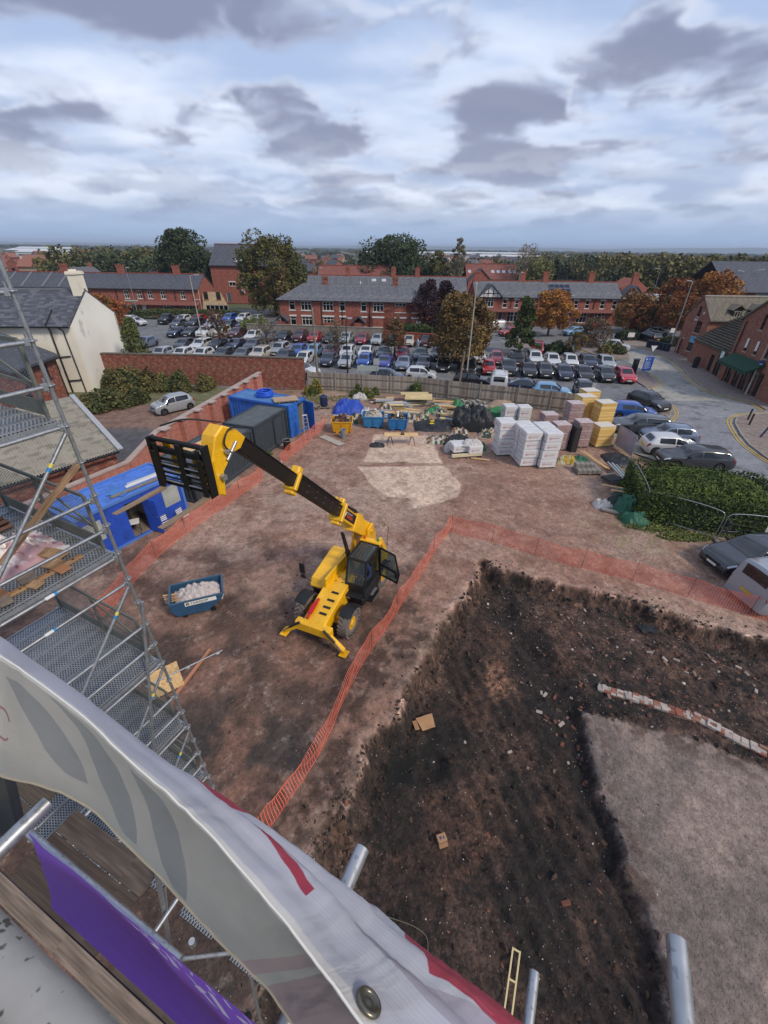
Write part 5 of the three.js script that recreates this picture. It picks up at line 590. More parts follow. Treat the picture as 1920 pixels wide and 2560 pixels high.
function hedge(label, x, z, L, D, h, cols, n, leaf, turn, o = {}) { // clipped hedge: woody core and a dense skin of shoots
  const r = RNG(Math.floor(Math.abs(x * 37 + z * 53)) + 5), t = thing('hedge', label, 'hedge', [x, 0, z], turn), top = (u, v) => h * (1 + .06 * (fbm(u * 1.4, v * 1.4, 3, 7) - .5)) * Math.pow(cl(1 - Math.pow(Math.abs(2 * u / L), o.e || 6)), .4) * Math.pow(cl(1 - Math.pow(Math.abs(2 * v / D), o.e || 4)), .45);
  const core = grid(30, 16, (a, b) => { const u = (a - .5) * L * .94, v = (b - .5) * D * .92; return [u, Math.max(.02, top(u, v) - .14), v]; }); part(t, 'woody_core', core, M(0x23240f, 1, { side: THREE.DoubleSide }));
  part(t, 'foliage', leafCloud(r, n, () => { for (;;) { const u = (r() - .5) * L, v = (r() - .5) * D, y = top(u, v), side = r(); if (side < .62) { return [u + (r() - .5) * .1, Math.max(.05, y - .16 * r() + .06 * (fbm(u * 3, v * 3, 2, 9) - .3)), v, cl(fbm(u * 1.6, v * 1.6, 3, 19) * 1.2 - .1) * .55 + .4 * r()]; } const e = r() < .5 ? 1 : -1, onL = r() < L / (L + D), uu = onL ? u * .94 : e * L * .47, vv = onL ? e * D * .46 : v * .9; return [uu + (r() - .5) * .16, r() * h * .84, vv + (r() - .5) * .16, r() * .6]; } }, leaf, cols), leafM, true); return t;
}
hedge('big rounded yew hedge beside the parked cars at the site edge', 18.15, -21.3, 7.4, 4.6, 2.4, YEW, 38000, .095, -.28, { e: 2.8 });
hedge('long clipped hedge in front of the left terrace', -40, -95.3, 24, 1.6, 1.9, [0x33401f, 0x48562a, 0x5c6836].map(lin), 6000, .22, -.03); hedge('clipped green hedge behind the low brick garden wall', 4, -74.4, 7.4, 2.2, 2.6, [0x2c3a1c, 0x3f5026, 0x55622f].map(lin), 5000, .2, -.2); hedge('square clipped hedge beside the bend with a white sign', 41.2, -77.6, 3.6, 1.8, 1.6, DKGREEN, 2600, .18, .2); hedge('low dark hedge beside the wheelie bins', 45.6, -72.2, 3.2, 1.4, 1.5, DKGREEN, 2200, .18, .2);
{ // ground ivy and weeds along the foot of the hedge and fences
  const r = RNG(77), spots = [[17.2, -19.0, 3.0, .6], [14.6, -20.4, 1.2, .7], [16.2, -18.6, 1.4, .4], [-9.2, -28.6, 1.0, .4], [6.5, -42.0, 4, .4], [-3.8, -42.3, 3.5, .9], [11, -40.2, 3, .35], [-7.4, -41.6, 1.6, 1.6], [15.2, -19.6, 1.8, .5]]; const o = struct('weeds', leafCloud(r, 9000, () => { const s = spots[Math.floor(r() * spots.length)], a = r() * 6.283, d = Math.sqrt(r()); const x = s[0] + Math.cos(a) * d * s[2], z = s[1] + Math.sin(a) * d * s[3]; return [x, .02 + r() * r() * .28, z]; }, .075, [0x3a4a20, 0x5c6a30, 0x8a8a50].map(lin)), leafM, true, 'stuff');
}
// ---- lamp columns and poles
const poleW = MM(0xb9b4a6, .6), poleG = galv;
function lamp(label, x, z, h, m, o = {}) { const t = thing(o.name || 'lamp_column', label, 'lamp post', [x, 0, z], o.turn || 0); part(t, 'column', [C([0, 0, 0], [0, 1.3, 0], .1, 10), C([0, 1.25, 0], [0, h, 0], .085, 10, .05)], m); if (o.arm !== 0) part(t, 'bracket', C([0, h - .05, 0], [o.arm || .9, h + .12, 0], .035, 6), m); if (o.head !== 0) { const q = part(t, 'lantern', RB(.62, .13, .26, .04, (o.arm || .9) + .2, h + .12, 0), M(0x9aa0a4, .5)); part(q, 'lens', B(.4, .03, .2, (o.arm || .9) + .22, h + .05, 0), lampM); } return t; }
lamp('tall cream lamp column in front of the board fence', 9.39, -50.17, 9.8, poleW, { turn: 1.4, arm: .3 }); lamp('tall cream lamp column on the left of the car park', -26.27, -64.3, 9.6, poleW, { turn: -.3 }); lamp('slim dark lamp post behind the fence with a lantern', -4.65, -52.8, 6.0, black, { arm: .25, turn: .3 }); lamp('grey lamp column in front of the half-timbered gable', 25.2, -92, 9.2, poleG, { arm: .2 }); lamp('grey lamp post beside the golden orange tree', 31.3, -80.9, 6.3, poleG, { arm: .25 }); lamp('tall grey lamp column at the corner of the brick mill', 43.3, -68.4, 9.4, poleG, { turn: 2.9, arm: .3 }); lamp('cream lamp column with blue sign in front of the green awning', 38.55, -45.4, 10, poleW, { arm: .3, turn: 2.5 }); lamp('grey lamp column far left in front of the terrace', -52.7, -112 + 14, 9.0, poleG, { arm: .2 }); lamp('lamp column behind the flat-roofed building', 66, -118, 9.4, poleG, { turn: 3.1 }); lamp('twin lamp column behind the orange trees, left of the pair', 76, -104, 9.6, poleG, { turn: 3.1 }); lamp('twin lamp column behind the orange trees, right of the pair', 78, -103, 9.9, poleG, {}); lamp('lamp column rising behind the middle block roof', -12.8, -90.5, 9.6, poleG, { arm: .2 });
{ const t = thing('no_parking_plate', 'small blue plate on the cream lamp column by the awning', 'sign', [38.5, 3.4, -45.15], -.9); part(t, 'plate', RB(.42, .5, .03, .01), M(0x1d3470, .6)); part(t, 'arrow', B(.24, .06, .01, 0, -.1, .02), white); }
{ const t = thing('telegraph_pole', 'weathered wooden telegraph pole behind the old wall end', 'pole', [-7.6, 0, -48.2]); part(t, 'pole_shaft', C([0, 0, 0], [-.1, 7.7, 0], .15, 10, .11), MM(0x8a8378, .95)); part(t, 'step_irons', [4.5, 5.2, 5.9, 6.6].map((y, i) => C([0, y, -.2], [0, y, .2], .02, 5)), steelDark); }
{ const t = thing('timber_post', 'leaning timber post standing in front of the fence', 'pole', [7.4, 0, -43.4]); part(t, 'post_shaft', C([0, 0, 0], [.25, 4.5, .1], .12, 10, .1), MM(0x8c7c6a, .95)); part(t, 'band', C([.2, 4.2, .08], [.21, 4.3, .09], .125, 10), steelDark); }
for (const [l, x, z, h, w, hh, m, back] of [['grey backed road sign on a post behind the fence', -1.0, -46.0, 3.2, .6, .65, M(0x9aa0a0, .6)], ['wide pale sign board on posts behind the fence', -2.0, -48.5, 1.9, 2.4, .6, M(0x97a39f, .6)], ['white backed triangular sign above the blue ticket sign', 33.0, -55.2, 3.0, .8, .7, white], ['white notice board in front of the square hedge', 41.2, -76.4, 1.4, 1.1, .7, white], ['white notice on a post beside the rust-coloured tree', 48.6, -77.6, 2.0, .7, .7, white], ['slim sign post at the right end of the fence', 19.3, -39.6, 2.6, .35, .4, M(0x9aa0a0, .6)]]) { const t = thing('sign', l, 'sign', [x, 0, z]); part(t, 'post', l.includes('wide') ? [C([-w * .4, 0, 0], [-w * .4, h, 0], .035), C([w * .4, 0, 0], [w * .4, h, 0], .035)] : C([0, 0, 0], [0, h, 0], .035), poleG); part(t, 'sign_face', l.includes('triang') ? ext([[-.4, .35], [.4, .35], [0, -.35]], .03, .005).translate(0, h - .2, .05) : RB(w, hh, .03, .008, 0, h - hh / 2, .05), m); }
{ const t = thing('no_entry_sign', 'round red no entry sign with white bar beside the bed', 'sign', [34.9, 0, -77], 0); part(t, 'post', C([0, 0, 0], [0, 2.6, 0], .035), poleG); part(t, 'red_disc', new THREE.CylinderGeometry(.42, .42, .03, 24).rotateX(Math.PI / 2).translate(0, 2.4, .05), M(0xb01820, .5)); part(t, 'white_bar', B(.6, .14, .01, 0, 2.4, .07), white); part(t, 'yellow_plate', B(.01, .01, .01, 0, 2.4, .03), white); }
{ // ticket sign and machine on the island
  const c = document.createElement('canvas'); c.width = 256; c.height = 384; const x = c.getContext('2d'); x.fillStyle = '#1c55ad'; x.fillRect(0, 0, 256, 384); x.fillStyle = '#e8edf5'; x.font = 'bold 92px sans-serif'; x.fillText('P', 22, 92); x.font = 'bold 30px sans-serif'; x.fillText('Pay', 110, 50); x.fillText('here', 110, 86); for (let i = 0; i < 7; i++) x.fillRect(24, 128 + i * 32, 120 + (i * 53) % 90, 10); const tx = new THREE.CanvasTexture(c); tx.colorSpace = THREE.SRGBColorSpace;
  const t = thing('ticket_sign', 'bright blue car park sign on two posts at the island', 'sign', [32.0, 0, -53.6], .25); part(t, 'post', C([-.4, 0, -.05], [-.4, 2.1, -.05], .035), poleG); part(t, 'post', C([.4, 0, -.05], [.4, 2.1, -.05], .035), poleG); part(t, 'sign_board', RB(1.3, 1.6, .05, .01, 0, 1.35, 0), M(0x1c55ad, .6)); part(t, 'sign_print', new THREE.PlaneGeometry(1.24, 1.54).translate(0, 1.35, .03), M(0xffffff, .6, { map: tx }), true);
  const m = thing('ticket_machine', 'black ticket machine beside the blue car park sign', 'ticket machine', [30.9, 0, -54.3], .2); part(m, 'cabinet', RB(.6, 1.7, .4, .05, 0, .85, 0), black); part(m, 'solar_cap', RB(.7, .08, .5, .02, 0, 1.74, 0), steelDark); part(m, 'screen', B(.25, .2, .02, 0, 1.35, .21), M(0x3a4a52, .2));
}
for (let i = 0; i < 3; i++) { const p = [[32.95, -37.3], [32.1, -35.95], [30.95, -33.1]][i], t = thing('bollard', ['black bollard nearest the pavement corner', 'black bollard second from the pavement corner', 'leaning dark blue post on the pavement'][i], 'bollard', [p[0], .1, p[1]]); const g = [C([0, 0, 0], [0, .95, 0], .075, 10), C([0, .95, 0], [0, 1.02, 0], .085, 10, .06)]; if (i === 2) g.forEach((q) => q.rotateZ(-.35)); part(t, 'shaft', g, i === 2 ? M(0x2a3450, .6) : black); part(t, 'band', C([0, .72, 0], [0, .8, 0], .079, 10).rotateZ(i === 2 ? -.35 : 0), steelDark); }
for (let i = 0; i < 6; i++) { const t = thing('wheelie_bin', ['left end', 'second', 'third', 'fourth', 'fifth', 'right end'][i] + ' dark blue wheelie bin in the line by the mill', 'bin', [42.6 - 0 + i * .02 - 1.0 + i * .22, .1, -71.2 + i * .62], 1.9, 'wheelie bins by the mill'); part(t, 'bin_body', ext([[-.24, 0], [.24, 0], [.29, .95], [-.29, .95]], .5, .02), M(0x1a2436, .7)); part(t, 'lid', RB(.64, .07, .6, .03, 0, 1.0, 0), M(0x141c2a, .7)); for (const s of [-1, 1]) part(t, 'wheel', C([-.18, .1, s * .27], [-.18, .1, s * .31], .1, 10), rubber); }
{ const t = thing('litter_bin', 'round black litter bin in front of the stone-roofed link', 'bin', [40.6, .1, -57.6]); part(t, 'bin_body', C([0, 0, 0], [0, 1.0, 0], .33, 14, .36), blackMatt); part(t, 'lid', new THREE.SphereGeometry(.37, 14, 6, 0, 6.3, 0, 1.5).translate(0, 1.0, 0), blackMatt); }
// ---- far town
{
  const hs = ext([[-3.2, 0], [3.2, 0], [3.2, 5], [0, 7.2], [-3.2, 5]], 9), hr = ext([[-3.7, 4.7], [0, 7.25], [3.7, 4.7], [3.7, 5], [0, 7.6], [-3.7, 5]], 9.5); metres(hs); const HS = metres(hs), HR = metres(hr), CH = metres(B(.8, 1.6, .8, 0, 7.7, 3.5)), r = RNG(404), wm = [0x8a5a4a, 0x9a8a7a, 0xc9c3b8, 0x7a4a40].map((c) => M(c, .9)), rm = [0x5a5c62, 0x7c564c, 0x8a5a4c, 0x4c4e55].map((c) => M(c, .85)), WB = metres(mg([B(.06, 1.2, 1.2, 3.22, 3.6, -2), B(.06, 1.2, 1.2, 3.22, 3.6, 2), B(.06, 1.2, 1.2, 3.22, 1, -2), B(.06, 1.2, 1.2, 3.22, 1, 2), B(1.2, 1.2, .06, 0, 3.6, 4.53), B(1.2, 1.2, .06, 0, 1.0, 4.53)]));
  for (let i = 0; i < 230; i++) { const left = i < 120, z = -(135 + Math.pow(r(), 1.25) * (left ? 620 : 760)), x = left ? -z * (-.98 + r() * .95) : -z * (.02 + r() * .62); if (!left && z > -190) continue; if (left && x > -22 && z > -160) continue; const t = thing('town_house', left ? 'small distant pitched-roof house in the town on the left' : 'small distant pitched-roof house beyond the right terrace', 'house', [x, 0, z], r() * 3.14, left ? 'far houses on the left' : 'far houses on the right'); const P = (n, g, m) => { const o = mesh(g, m); o.name = n; t.add(o); }; P('wall', HS, wm[Math.floor(r() * 4)]); P('roof', HR, rm[Math.floor(r() * 4)]); if (-z < 420) { P('chimney', CH, wm[0]); P('windows', WB, glassDark); } }
  const ww = M(0xc4c8ca, .5), wg = M(0x7d848a, .6); let k = 0; for (const [x, z, L, D, h, l] of [[142, -318, 62, 26, 6.5, 'long white-roofed warehouse behind the right terrace chimneys'], [112, -322, 34, 22, 6, 'white warehouse with red trim left of the long one'], [196, -330, 40, 22, 5.5, 'low white warehouse right of the long one'], [200, -520, 120, 30, 6, 'distant long grey shed beyond the warehouses'], [150, -560, 90, 30, 6, 'distant pale shed left of the long grey one'], [48, -760, 160, 30, 7, 'far white industrial shed right of the poplar'], [170, -820, 120, 30, 7, 'far white industrial shed behind the bare tree'], [-420, -600, 70, 26, 6, 'far white shed on the left horizon'], [-330, -480, 50, 20, 6, 'white shed in the left town'], [-520, -760, 90, 20, 7, 'farthest white shed at the left edge']]) { const t = thing('warehouse', l, 'warehouse', [x, 0, z], -.1); part(t, 'wall', B(L, h, D, 0, h / 2, 0), k % 3 === 1 ? wg : ww); part(t, 'roof', ext([[-D / 2 - .5, h], [0, h + 1.6], [D / 2 + .5, h], [D / 2 + .5, h + .3], [0, h + 2], [-D / 2 - .5, h + .3]], L + 1).rotateY(Math.PI / 2), ww); part(t, 'window_band', B(L * .9, 1.2, .1, 0, h * .62, D / 2 + .06), M(0x3a4248, .4)); k++; }
}
{ // distant woods, read as one mass
  const r = RNG(909), blob = (cols, seed) => { const q = RNG(seed), cs = []; for (let i = 0; i < 9; i++) { const a = q() * 6.283, d = .62 * Math.sqrt(q()); cs.push([Math.cos(a) * d, .35 + q() * .55, Math.sin(a) * d, .2 + q() * .2]); } return leafCloud(q, 1100, () => { const c = cs[Math.floor(q() * 9)], a = q() * 6.283, b = Math.acos(2 * q() - 1), d = c[3] * Math.cbrt(q()); return [c[0] + d * Math.sin(b) * Math.cos(a), Math.max(.02, c[1] + d * Math.cos(b)), c[2] + d * Math.sin(b) * Math.sin(a)]; }, .075, cols); };
  const kinds = [blob(DKGREEN, 1), blob([0x2c3a20, 0x414e2c, 0x56603a].map(lin), 2), blob([0x4a4a28, 0x5c5a34, 0x746c40].map(lin), 3), blob([0x343f2c, 0x4a5438, 0x5c5e40].map(lin), 4)], lists = [[], [], [], []];
  const put = (x, z, s, h, k = Math.floor(r() * 4)) => lists[k].push([x, z, s, h]);
  for (let i = 0; i < 2800; i++) { const d = 210 + Math.pow(r(), 1.9) * 3600, a = (r() - .5) * 2.1, x = Math.sin(a) * d, z = -Math.cos(a) * d; if (d < 300 && r() < .75) continue; if (fbm(x * .007, z * .007, 3, 5) < (x < 60 ? .58 : .48) && d < 1500) continue; put(x, z, (4 + r() * 5) * (1 + d / 900), (4.5 + r() * 4.5) * (1 + .1 * cl(d / 2000))); }
  for (let i = 0; i < 260; i++) { const x = 78 + r() * 120, z = -(150 + r() * 150 - (x - 78) * .2); put(x, z, 6.5 + r() * 4, 8.6 + r() * 2.4, r() < .35 ? 2 : r() < .6 ? 3 : 1); } // the wood on the right
  for (let i = 0; i < 60; i++) put(64 + r() * 26, -(118 + r() * 28), 5.5 + r() * 3, 8.4 + r() * 2.6, i % 3 ? 2 : 3);
  for (let i = 0; i < 170; i++) put(-60 - r() * 50, -(155 + r() * 60), 6 + r() * 4, 8 + r() * 3.4, Math.floor(r() * 4)); for (let i = 0; i < 40; i++) put(-52 + r() * 24, -(135 + r() * 30), 3.6 + r() * 2, 8.5 + r() * 2.4, Math.floor(r() * 3)); for (let i = 0; i < 26; i++) put(-26 + r() * 66, -(170 + r() * 90), 3.2 + r() * 2, 6 + r() * 2.5);
  const m4 = new THREE.Matrix4(), qq = new THREE.Quaternion(), up = V(0, 1, 0);
  kinds.forEach((g, k) => { const im = new THREE.InstancedMesh(g, leafM, lists[k].length); im.name = numbered('distant_wood'); im.userData.kind = 'stuff'; lists[k].forEach(([x, z, s, h], i) => { qq.setFromAxisAngle(up, r() * 6.28); m4.compose(V(x, -.1, z), qq, V(s, h, s)); im.setMatrixAt(i, m4); }); scene.add(im); });
}
{ // low hills on the horizon
  const g = grid(160, 6, (u, v) => { const a = mix(-1.15, 1.15, u), d = mix(6200, 8600, v), h = (16 + 60 * fbm(u * 9 + 2, 3.3, 4, 55) * (.35 + .65 * ss(.3, .8, u)) + 10 * fbm(u * 40, 1, 2, 56)) * Math.sin(Math.PI * v); return [Math.sin(a) * d, h - 1, -Math.cos(a) * d]; }); struct('hills', g, M(0x4a553f, 1, { side: THREE.DoubleSide }));
}
// ================= SITE: machine, cabins, materials =================
const yel = new THREE.MeshPhysicalMaterial({ map: mottle, color: 0xffc20a, roughness: .45, clearcoat: .5, clearcoatRoughness: .2, bumpMap: grit, bumpScale: .0006 }), boomBlack = M(0x1d1a17, .5, { metalness: .2, bumpMap: grit, bumpScale: .002 }), chrome = M(0xb9bdc0, .15, { metalness: 1 }), redPaint = M(0xb3131a, .4), tint = new THREE.MeshPhysicalMaterial({ color: 0xb4c2c4, roughness: .03, transmission: .92, thickness: 0, ior: 1.45 }), forkM = MM(0xa08a74, .7, { metalness: .2 });
function textTex(w, h, draw) { const c = document.createElement('canvas'); c.width = w; c.height = h; draw(c.getContext('2d'), w, h); const t = new THREE.CanvasTexture(c); t.colorSpace = THREE.SRGBColorSpace; return t; }
// --- a body from tapered bones, meshed as one surface
function bodyGeo(bones, half, N, k = .05) {
  const mc = new MarchingCubes(N, M(0xffffff), false, false, 60000); mc.isolation = 0; const f = mc.field;
  for (let z = 0; z < N; z++) for (let y = 0; y < N; y++) for (let x = 0; x < N; x++) { const p = [(x / N * 2 - 1) * half, (y / N * 2 - 1) * half, (z / N * 2 - 1) * half]; let d = 9; for (const [a, b, ra, rb] of bones) { const bx = b[0] - a[0], by = b[1] - a[1], bz = b[2] - a[2], t = cl(((p[0] - a[0]) * bx + (p[1] - a[1]) * by + (p[2] - a[2]) * bz) / (bx * bx + by * by + bz * bz + 1e-9)), e = Math.hypot(p[0] - a[0] - bx * t, p[1] - a[1] - by * t, p[2] - a[2] - bz * t) - mix(ra, rb, t), h = cl(.5 + .5 * (d - e) / k); d = mix(d, e, h) - k * h * (1 - h); } f[z * N * N + y * N + x] = -d; }
  mc.update(); const n = mc.count, g = new THREE.BufferGeometry(); g.setAttribute('position', new THREE.BufferAttribute(mc.positionArray.slice(0, n * 3), 3)); g.scale(half, half, half); const q = mergeVertices(g); q.computeVertexNormals(); return q;
}
{
  const t = thing('telehandler', 'yellow telehandler with raised boom, open cab door and stabilisers down', 'telehandler', [-1.06, 0, -14.9], R(-112.4));
  part(t, 'chassis', [RB(4.6, .5, .74, .04, 1.35, .82, 0), RB(.5, .6, 1.3, .04, -.75, 1.0, 0), B(.3, .34, 1.5, 3.0, .62, 0), B(.3, .34, 1.5, -.1, .62, 0)], yel);
  const dk = part(t, 'front_deck', [ext([[1.4, 1.5], [2.1, 1.5], [3.85, 1.12], [4.02, 1.02], [4.02, .62], [1.4, .62]], .92, .025), RB(.3, .42, 1.5, .03, 4.0, .82, 0), RB(1.9, .5, .1, .03, 1.5, 1.62, .33, 0, 0, .02)], yel);
  for (const [x, y] of [[2.55, 1.41], [2.92, 1.33], [3.25, 1.26], [3.55, 1.2]]) part(dk, 'grip_strip', B(.09, .02, .3, x, y + .012, -.16, 0, 0, -.21), blackMatt); part(dk, 'bolt', [[2.0, 1.52, -.2], [2.0, 1.52, .1], [1.75, 1.52, -.2], [1.75, 1.52, .1]].map((p) => C(p, [p[0], p[1] + .02, p[2]], .025)), steelDark);
  part(t, 'boom_lock_strut', [C([3.05, 1.37, .3], [3.95, 1.16, .3], .06, 8), B(.5, .07, .16, 3.5, 1.3, .3, 0, 0, -.22)], redPaint);
  for (const s of [-1, 1]) { // stabilisers
    const L = part(t, 'stabiliser_leg', [bar([4.05, .88, s * .5], [4.12, .3, s * 1.28], .17, .14), RB(.36, .05, .3, .015, 4.12, .14, s * 1.3, 0, 0, .05), B(.12, .16, .1, 4.12, .24, s * 1.3), RB(.16, .3, .2, .02, 4.06, .9, s * .55)], yel); part(L, 'ram', C([4.16, 1.05, s * .52], [4.2, .66, s * .98], .05, 10), black); part(L, 'ram_rod', C([4.2, .68, s * .96], [4.22, .36, s * 1.26], .026, 8), chrome);
  }
  const R0 = .6, tg = new THREE.TorusGeometry(R0 - .2, .2, 10, 32); tg.scale(1, 1, 1.05); const lug = []; for (let i = 0; i < 22; i++) for (const s of [-1, 1]) { const g = B(.07, .07, .24, 0, R0 - .01, 0); g.rotateY(s * .6); g.translate(0, 0, s * .1); g.rotateZ((i + (s > 0 ? .5 : 0)) / 22 * 6.283); lug.push(g); }
  const wheelG = metres(mg([tg, ...lug, new THREE.CylinderGeometry(R0 - .06, R0 - .06, .34, 32, 1, true).rotateX(Math.PI / 2)])), tyreDust = MM(0x77706a, .95), rimG = [new THREE.CylinderGeometry(.33, .33, .3, 24).rotateX(Math.PI / 2), new THREE.TorusGeometry(.32, .03, 6, 24).translate(0, 0, .15)], hub = mg([new THREE.CylinderGeometry(.13, .16, .1, 12).rotateX(Math.PI / 2).translate(0, 0, .17), ...Array.from({ length: 8 }, (_, i) => C([Math.cos(i * .785) * .2, Math.sin(i * .785) * .2, .14], [Math.cos(i * .785) * .2, Math.sin(i * .785) * .2, .18], .02, 6))]);
  for (const x of [3.0, -.1]) for (const s of [-1, 1]) { const w = mesh(wheelG, tyreDust); w.name = 'wheel'; w.position.set(x, R0 - .01, s * .95); w.rotation.set(0, s < 0 ? Math.PI : 0, x * .7); t.add(w); part(w, 'rim', mg(rimG.map((g) => g.clone())), yel); part(w, 'hub', hub.clone(), yel); const gd = grid(14, 3, (a, b) => { const an = mix(1.0, 2.75, a), rr = .70 + (b === 0 || b === 1 ? -.03 : 0); return [x + Math.cos(an) * rr, R0 + Math.sin(an) * rr, s * (.72 + b * .5)]; }); const gd2 = grid(14, 3, (a, b) => { const an = mix(1.0, 2.75, a); return [x + Math.cos(an) * (.70 - b * .05), R0 + Math.sin(an) * (.70 - b * .05), s * 1.22]; }); part(t, 'mudguard', [gd, gd2], M(0x15171a, .6, { side: THREE.DoubleSide })); }
  const hd = part(t, 'engine_cover', [ext([[.25, 0], [2.15, 0], [2.35, .3], [2.2, .62], [.5, .92], [.25, .9]], .78, .07).translate(0, .92, .78)], yel); part(hd, 'louvre', [0, 1, 2, 3, 4].map((i) => B(.05, .015, .3, .8 + i * .16, 1.775 - i * .045, .62, 0, 0, -.17)), M(0xb87a08, .6)); part(hd, 'skirt', B(1.9, .35, .7, 1.2, .82, .78), black);
  part(t, 'mirror', [C([2.15, 1.2, 1.1], [2.5, 1.75, 1.3], .02), C([2.5, 1.75, 1.3], [2.5, 2.2, 1.3], .02), RB(.06, .5, .24, .02, 2.5, 2.15, 1.32), RB(.06, .2, .2, .02, 2.5, 1.75, 1.3)], black);
  // cab
  const cb = part(t, 'cab_frame', [RB(1.7, .5, .9, .04, 1.15, .95, -.72), ...[[.4, -.3], [.4, -1.14], [1.95, -.3], [1.98, -1.14]].map(([x, z]) => bar([x, 1.1, z], [x > 1 ? 1.62 : .45, 2.55, z * (z < -.5 ? .96 : 1)], .07, .07)), bar([.42, 2.55, -.3], [1.62, 2.55, -.3], .07, .07), bar([.42, 2.55, -1.1], [1.62, 2.55, -1.1], .07, .07), bar([1.62, 2.55, -1.1], [1.62, 2.55, -.3], .07, .07), bar([.42, 2.55, -1.1], [.42, 2.55, -.3], .07, .07), B(.06, .5, .8, 1.98, 1.35, -.72), B(.4, .05, .8, 2.1, 1.18, -.72), RB(.35, .35, .86, .03, 1.95, .85, -.72), B(.75, .08, .3, 1.2, .5, -1.15)], black);
  part(cb, 'windscreen', grid(1, 1, (u, v) => [mix(1.96, 1.64, v), mix(1.55, 2.52, v), mix(-1.08, -.34, u)]), tint); part(cb, 'roof_glass', B(1.1, .02, .72, 1.05, 2.57, -.71), tint); part(cb, 'side_glass', grid(1, 1, (u, v) => [mix(.45, mix(1.95, 1.62, v), u), mix(1.3, 2.5, v), -.31]), tint); part(cb, 'rear_glass', grid(1, 1, (u, v) => [.42, mix(1.3, 2.5, v), mix(-1.1, -.34, u)]), tint); part(cb, 'roof_bar', [0, 1, 2, 3].map((i) => B(1.1, .03, .03, 1.05, 2.6, -.9 + i * .13)), steelDark);
  part(cb, 'seat', [RB(.5, .16, .5, .05, .95, 1.15, -.72), RB(.14, .7, .5, .05, .7, 1.5, -.72, 0, 0, .15)], blackMatt); part(cb, 'steering_wheel', [new THREE.TorusGeometry(.17, .018, 6, 18).rotateX(1.1).translate(1.5, 1.55, -.72), C([1.5, 1.53, -.72], [1.75, 1.2, -.72], .03)], black); part(cb, 'work_light', [RB(.06, .1, .18, .02, 2.15, .98, -.5)], lampM); part(cb, 'step', [B(.5, .03, .18, 1.2, .42, -1.22), B(.5, .03, .18, 1.2, .75, -1.18)], galv);
  const yr_ = part(t, 'cab_rear_plate', [ext([[-.85, 1.0], [.35, 1.0], [.42, 2.5], [.3, 2.66], [-.1, 2.62], [-.5, 2.0]], .1, .01).translate(0, 0, -.98), RB(.28, .1, .95, .03, .3, 2.62, -.7), bar([-.85, 1.2, -.98], [.2, 2.6, -1.05], .1, .1)], yel); part(yr_, 'beacon', [C([.3, 2.66, -.42], [.3, 2.74, -.42], .05, 10), new THREE.SphereGeometry(.055, 10, 8).translate(.3, 2.76, -.42)], M(0xc9480c, .3)); part(yr_, 'safety_beacon', [C([.25, 2.66, -1.0], [.25, 2.76, -1.0], .055, 10)], M(0x2a8a2c, .3)); part(yr_, 'round_mirror', [C([-.5, 2.0, -1.1], [-.5, 2.95, -1.15], .014), C([-.5, 2.95, -1.15], [-.55, 3.0, -.98], .014), new THREE.TorusGeometry(.09, .02, 6, 16).rotateX(.6).translate(-.55, 3.0, -.9)], M(0x7a5a10, .5));
  // door swung open towards the back-left
  const dpts = [[0, 0], [.92, -.06], [1.02, .5], [.78, 1.42], [0, 1.5]], inner = dpts.map(([x, y]) => [.46 + (x - .46) * .86, .72 + (y - .72) * .88]); const door = part(t, 'cab_door', ext(dpts, .05, .01, [inner.map((p) => p)]), black); door.position.set(.45, 1.05, -1.16); door.rotation.y = R(78); part(door, 'door_glass', ext(inner, .012), tint); part(door, 'door_bar', [bar([.06, .62, 0], [.95, .5, 0], .05, .1), RB(.14, .3, .08, .02, .88, .42, .03)], black);
  // boom: local direction along (cos45.., sin)
  const a = R(44.5), px = -.52, py = 2.5, bm = (g) => { g.rotateZ(a); g.translate(px, py, 0); return g; };
  part(t, 'boom_mount', [ext([[-1.0, .9], [.1, .9], [.2, 1.6], [-.2, 2.75], [-.65, 2.85], [-.95, 2.2]], .1, .015).translate(0, 0, .32), ext([[-1.0, .9], [.1, .9], [.2, 1.6], [-.2, 2.75], [-.65, 2.85], [-.95, 2.2]], .1, .015).translate(0, 0, -.32), C([px, py, -.42], [px, py, .42], .1, 14)], yel);
  const bo = part(t, 'boom_outer', [bm(RB(3.2, .52, .42, .03, 1.5, 0, 0)), bm(ext([[-.35, -.3], [1.75, -.42], [1.75, .34], [1.25, .4], [.95, .28], [-.2, .34]], .5, .02))], yel); part(bo, 'boom_panel', [bm(B(1.25, .36, .012, 2.42, .02, .217)), bm(B(1.25, .36, .012, 2.42, .02, -.217)), bm(B(1.25, .012, .36, 2.42, .268, 0))], M(0x1d1e22, .5));
  const tx = textTex(512, 128, (x, w, h) => { x.fillStyle = '#1d1e22'; x.fillRect(0, 0, w, h); x.fillStyle = '#e9e9e6'; x.beginPath(); x.moveTo(18, 110); x.lineTo(60, 18); x.lineTo(102, 110); x.lineTo(76, 110); x.lineTo(60, 70); x.lineTo(44, 110); x.fill(); x.fillStyle = '#e2471c'; x.font = 'bold 74px sans-serif'; x.fillText('ARDENT', 120, 74); x.fillStyle = '#e9e9e6'; x.font = '30px sans-serif'; x.fillText('HIRE SOLUTIONS', 124, 112); });
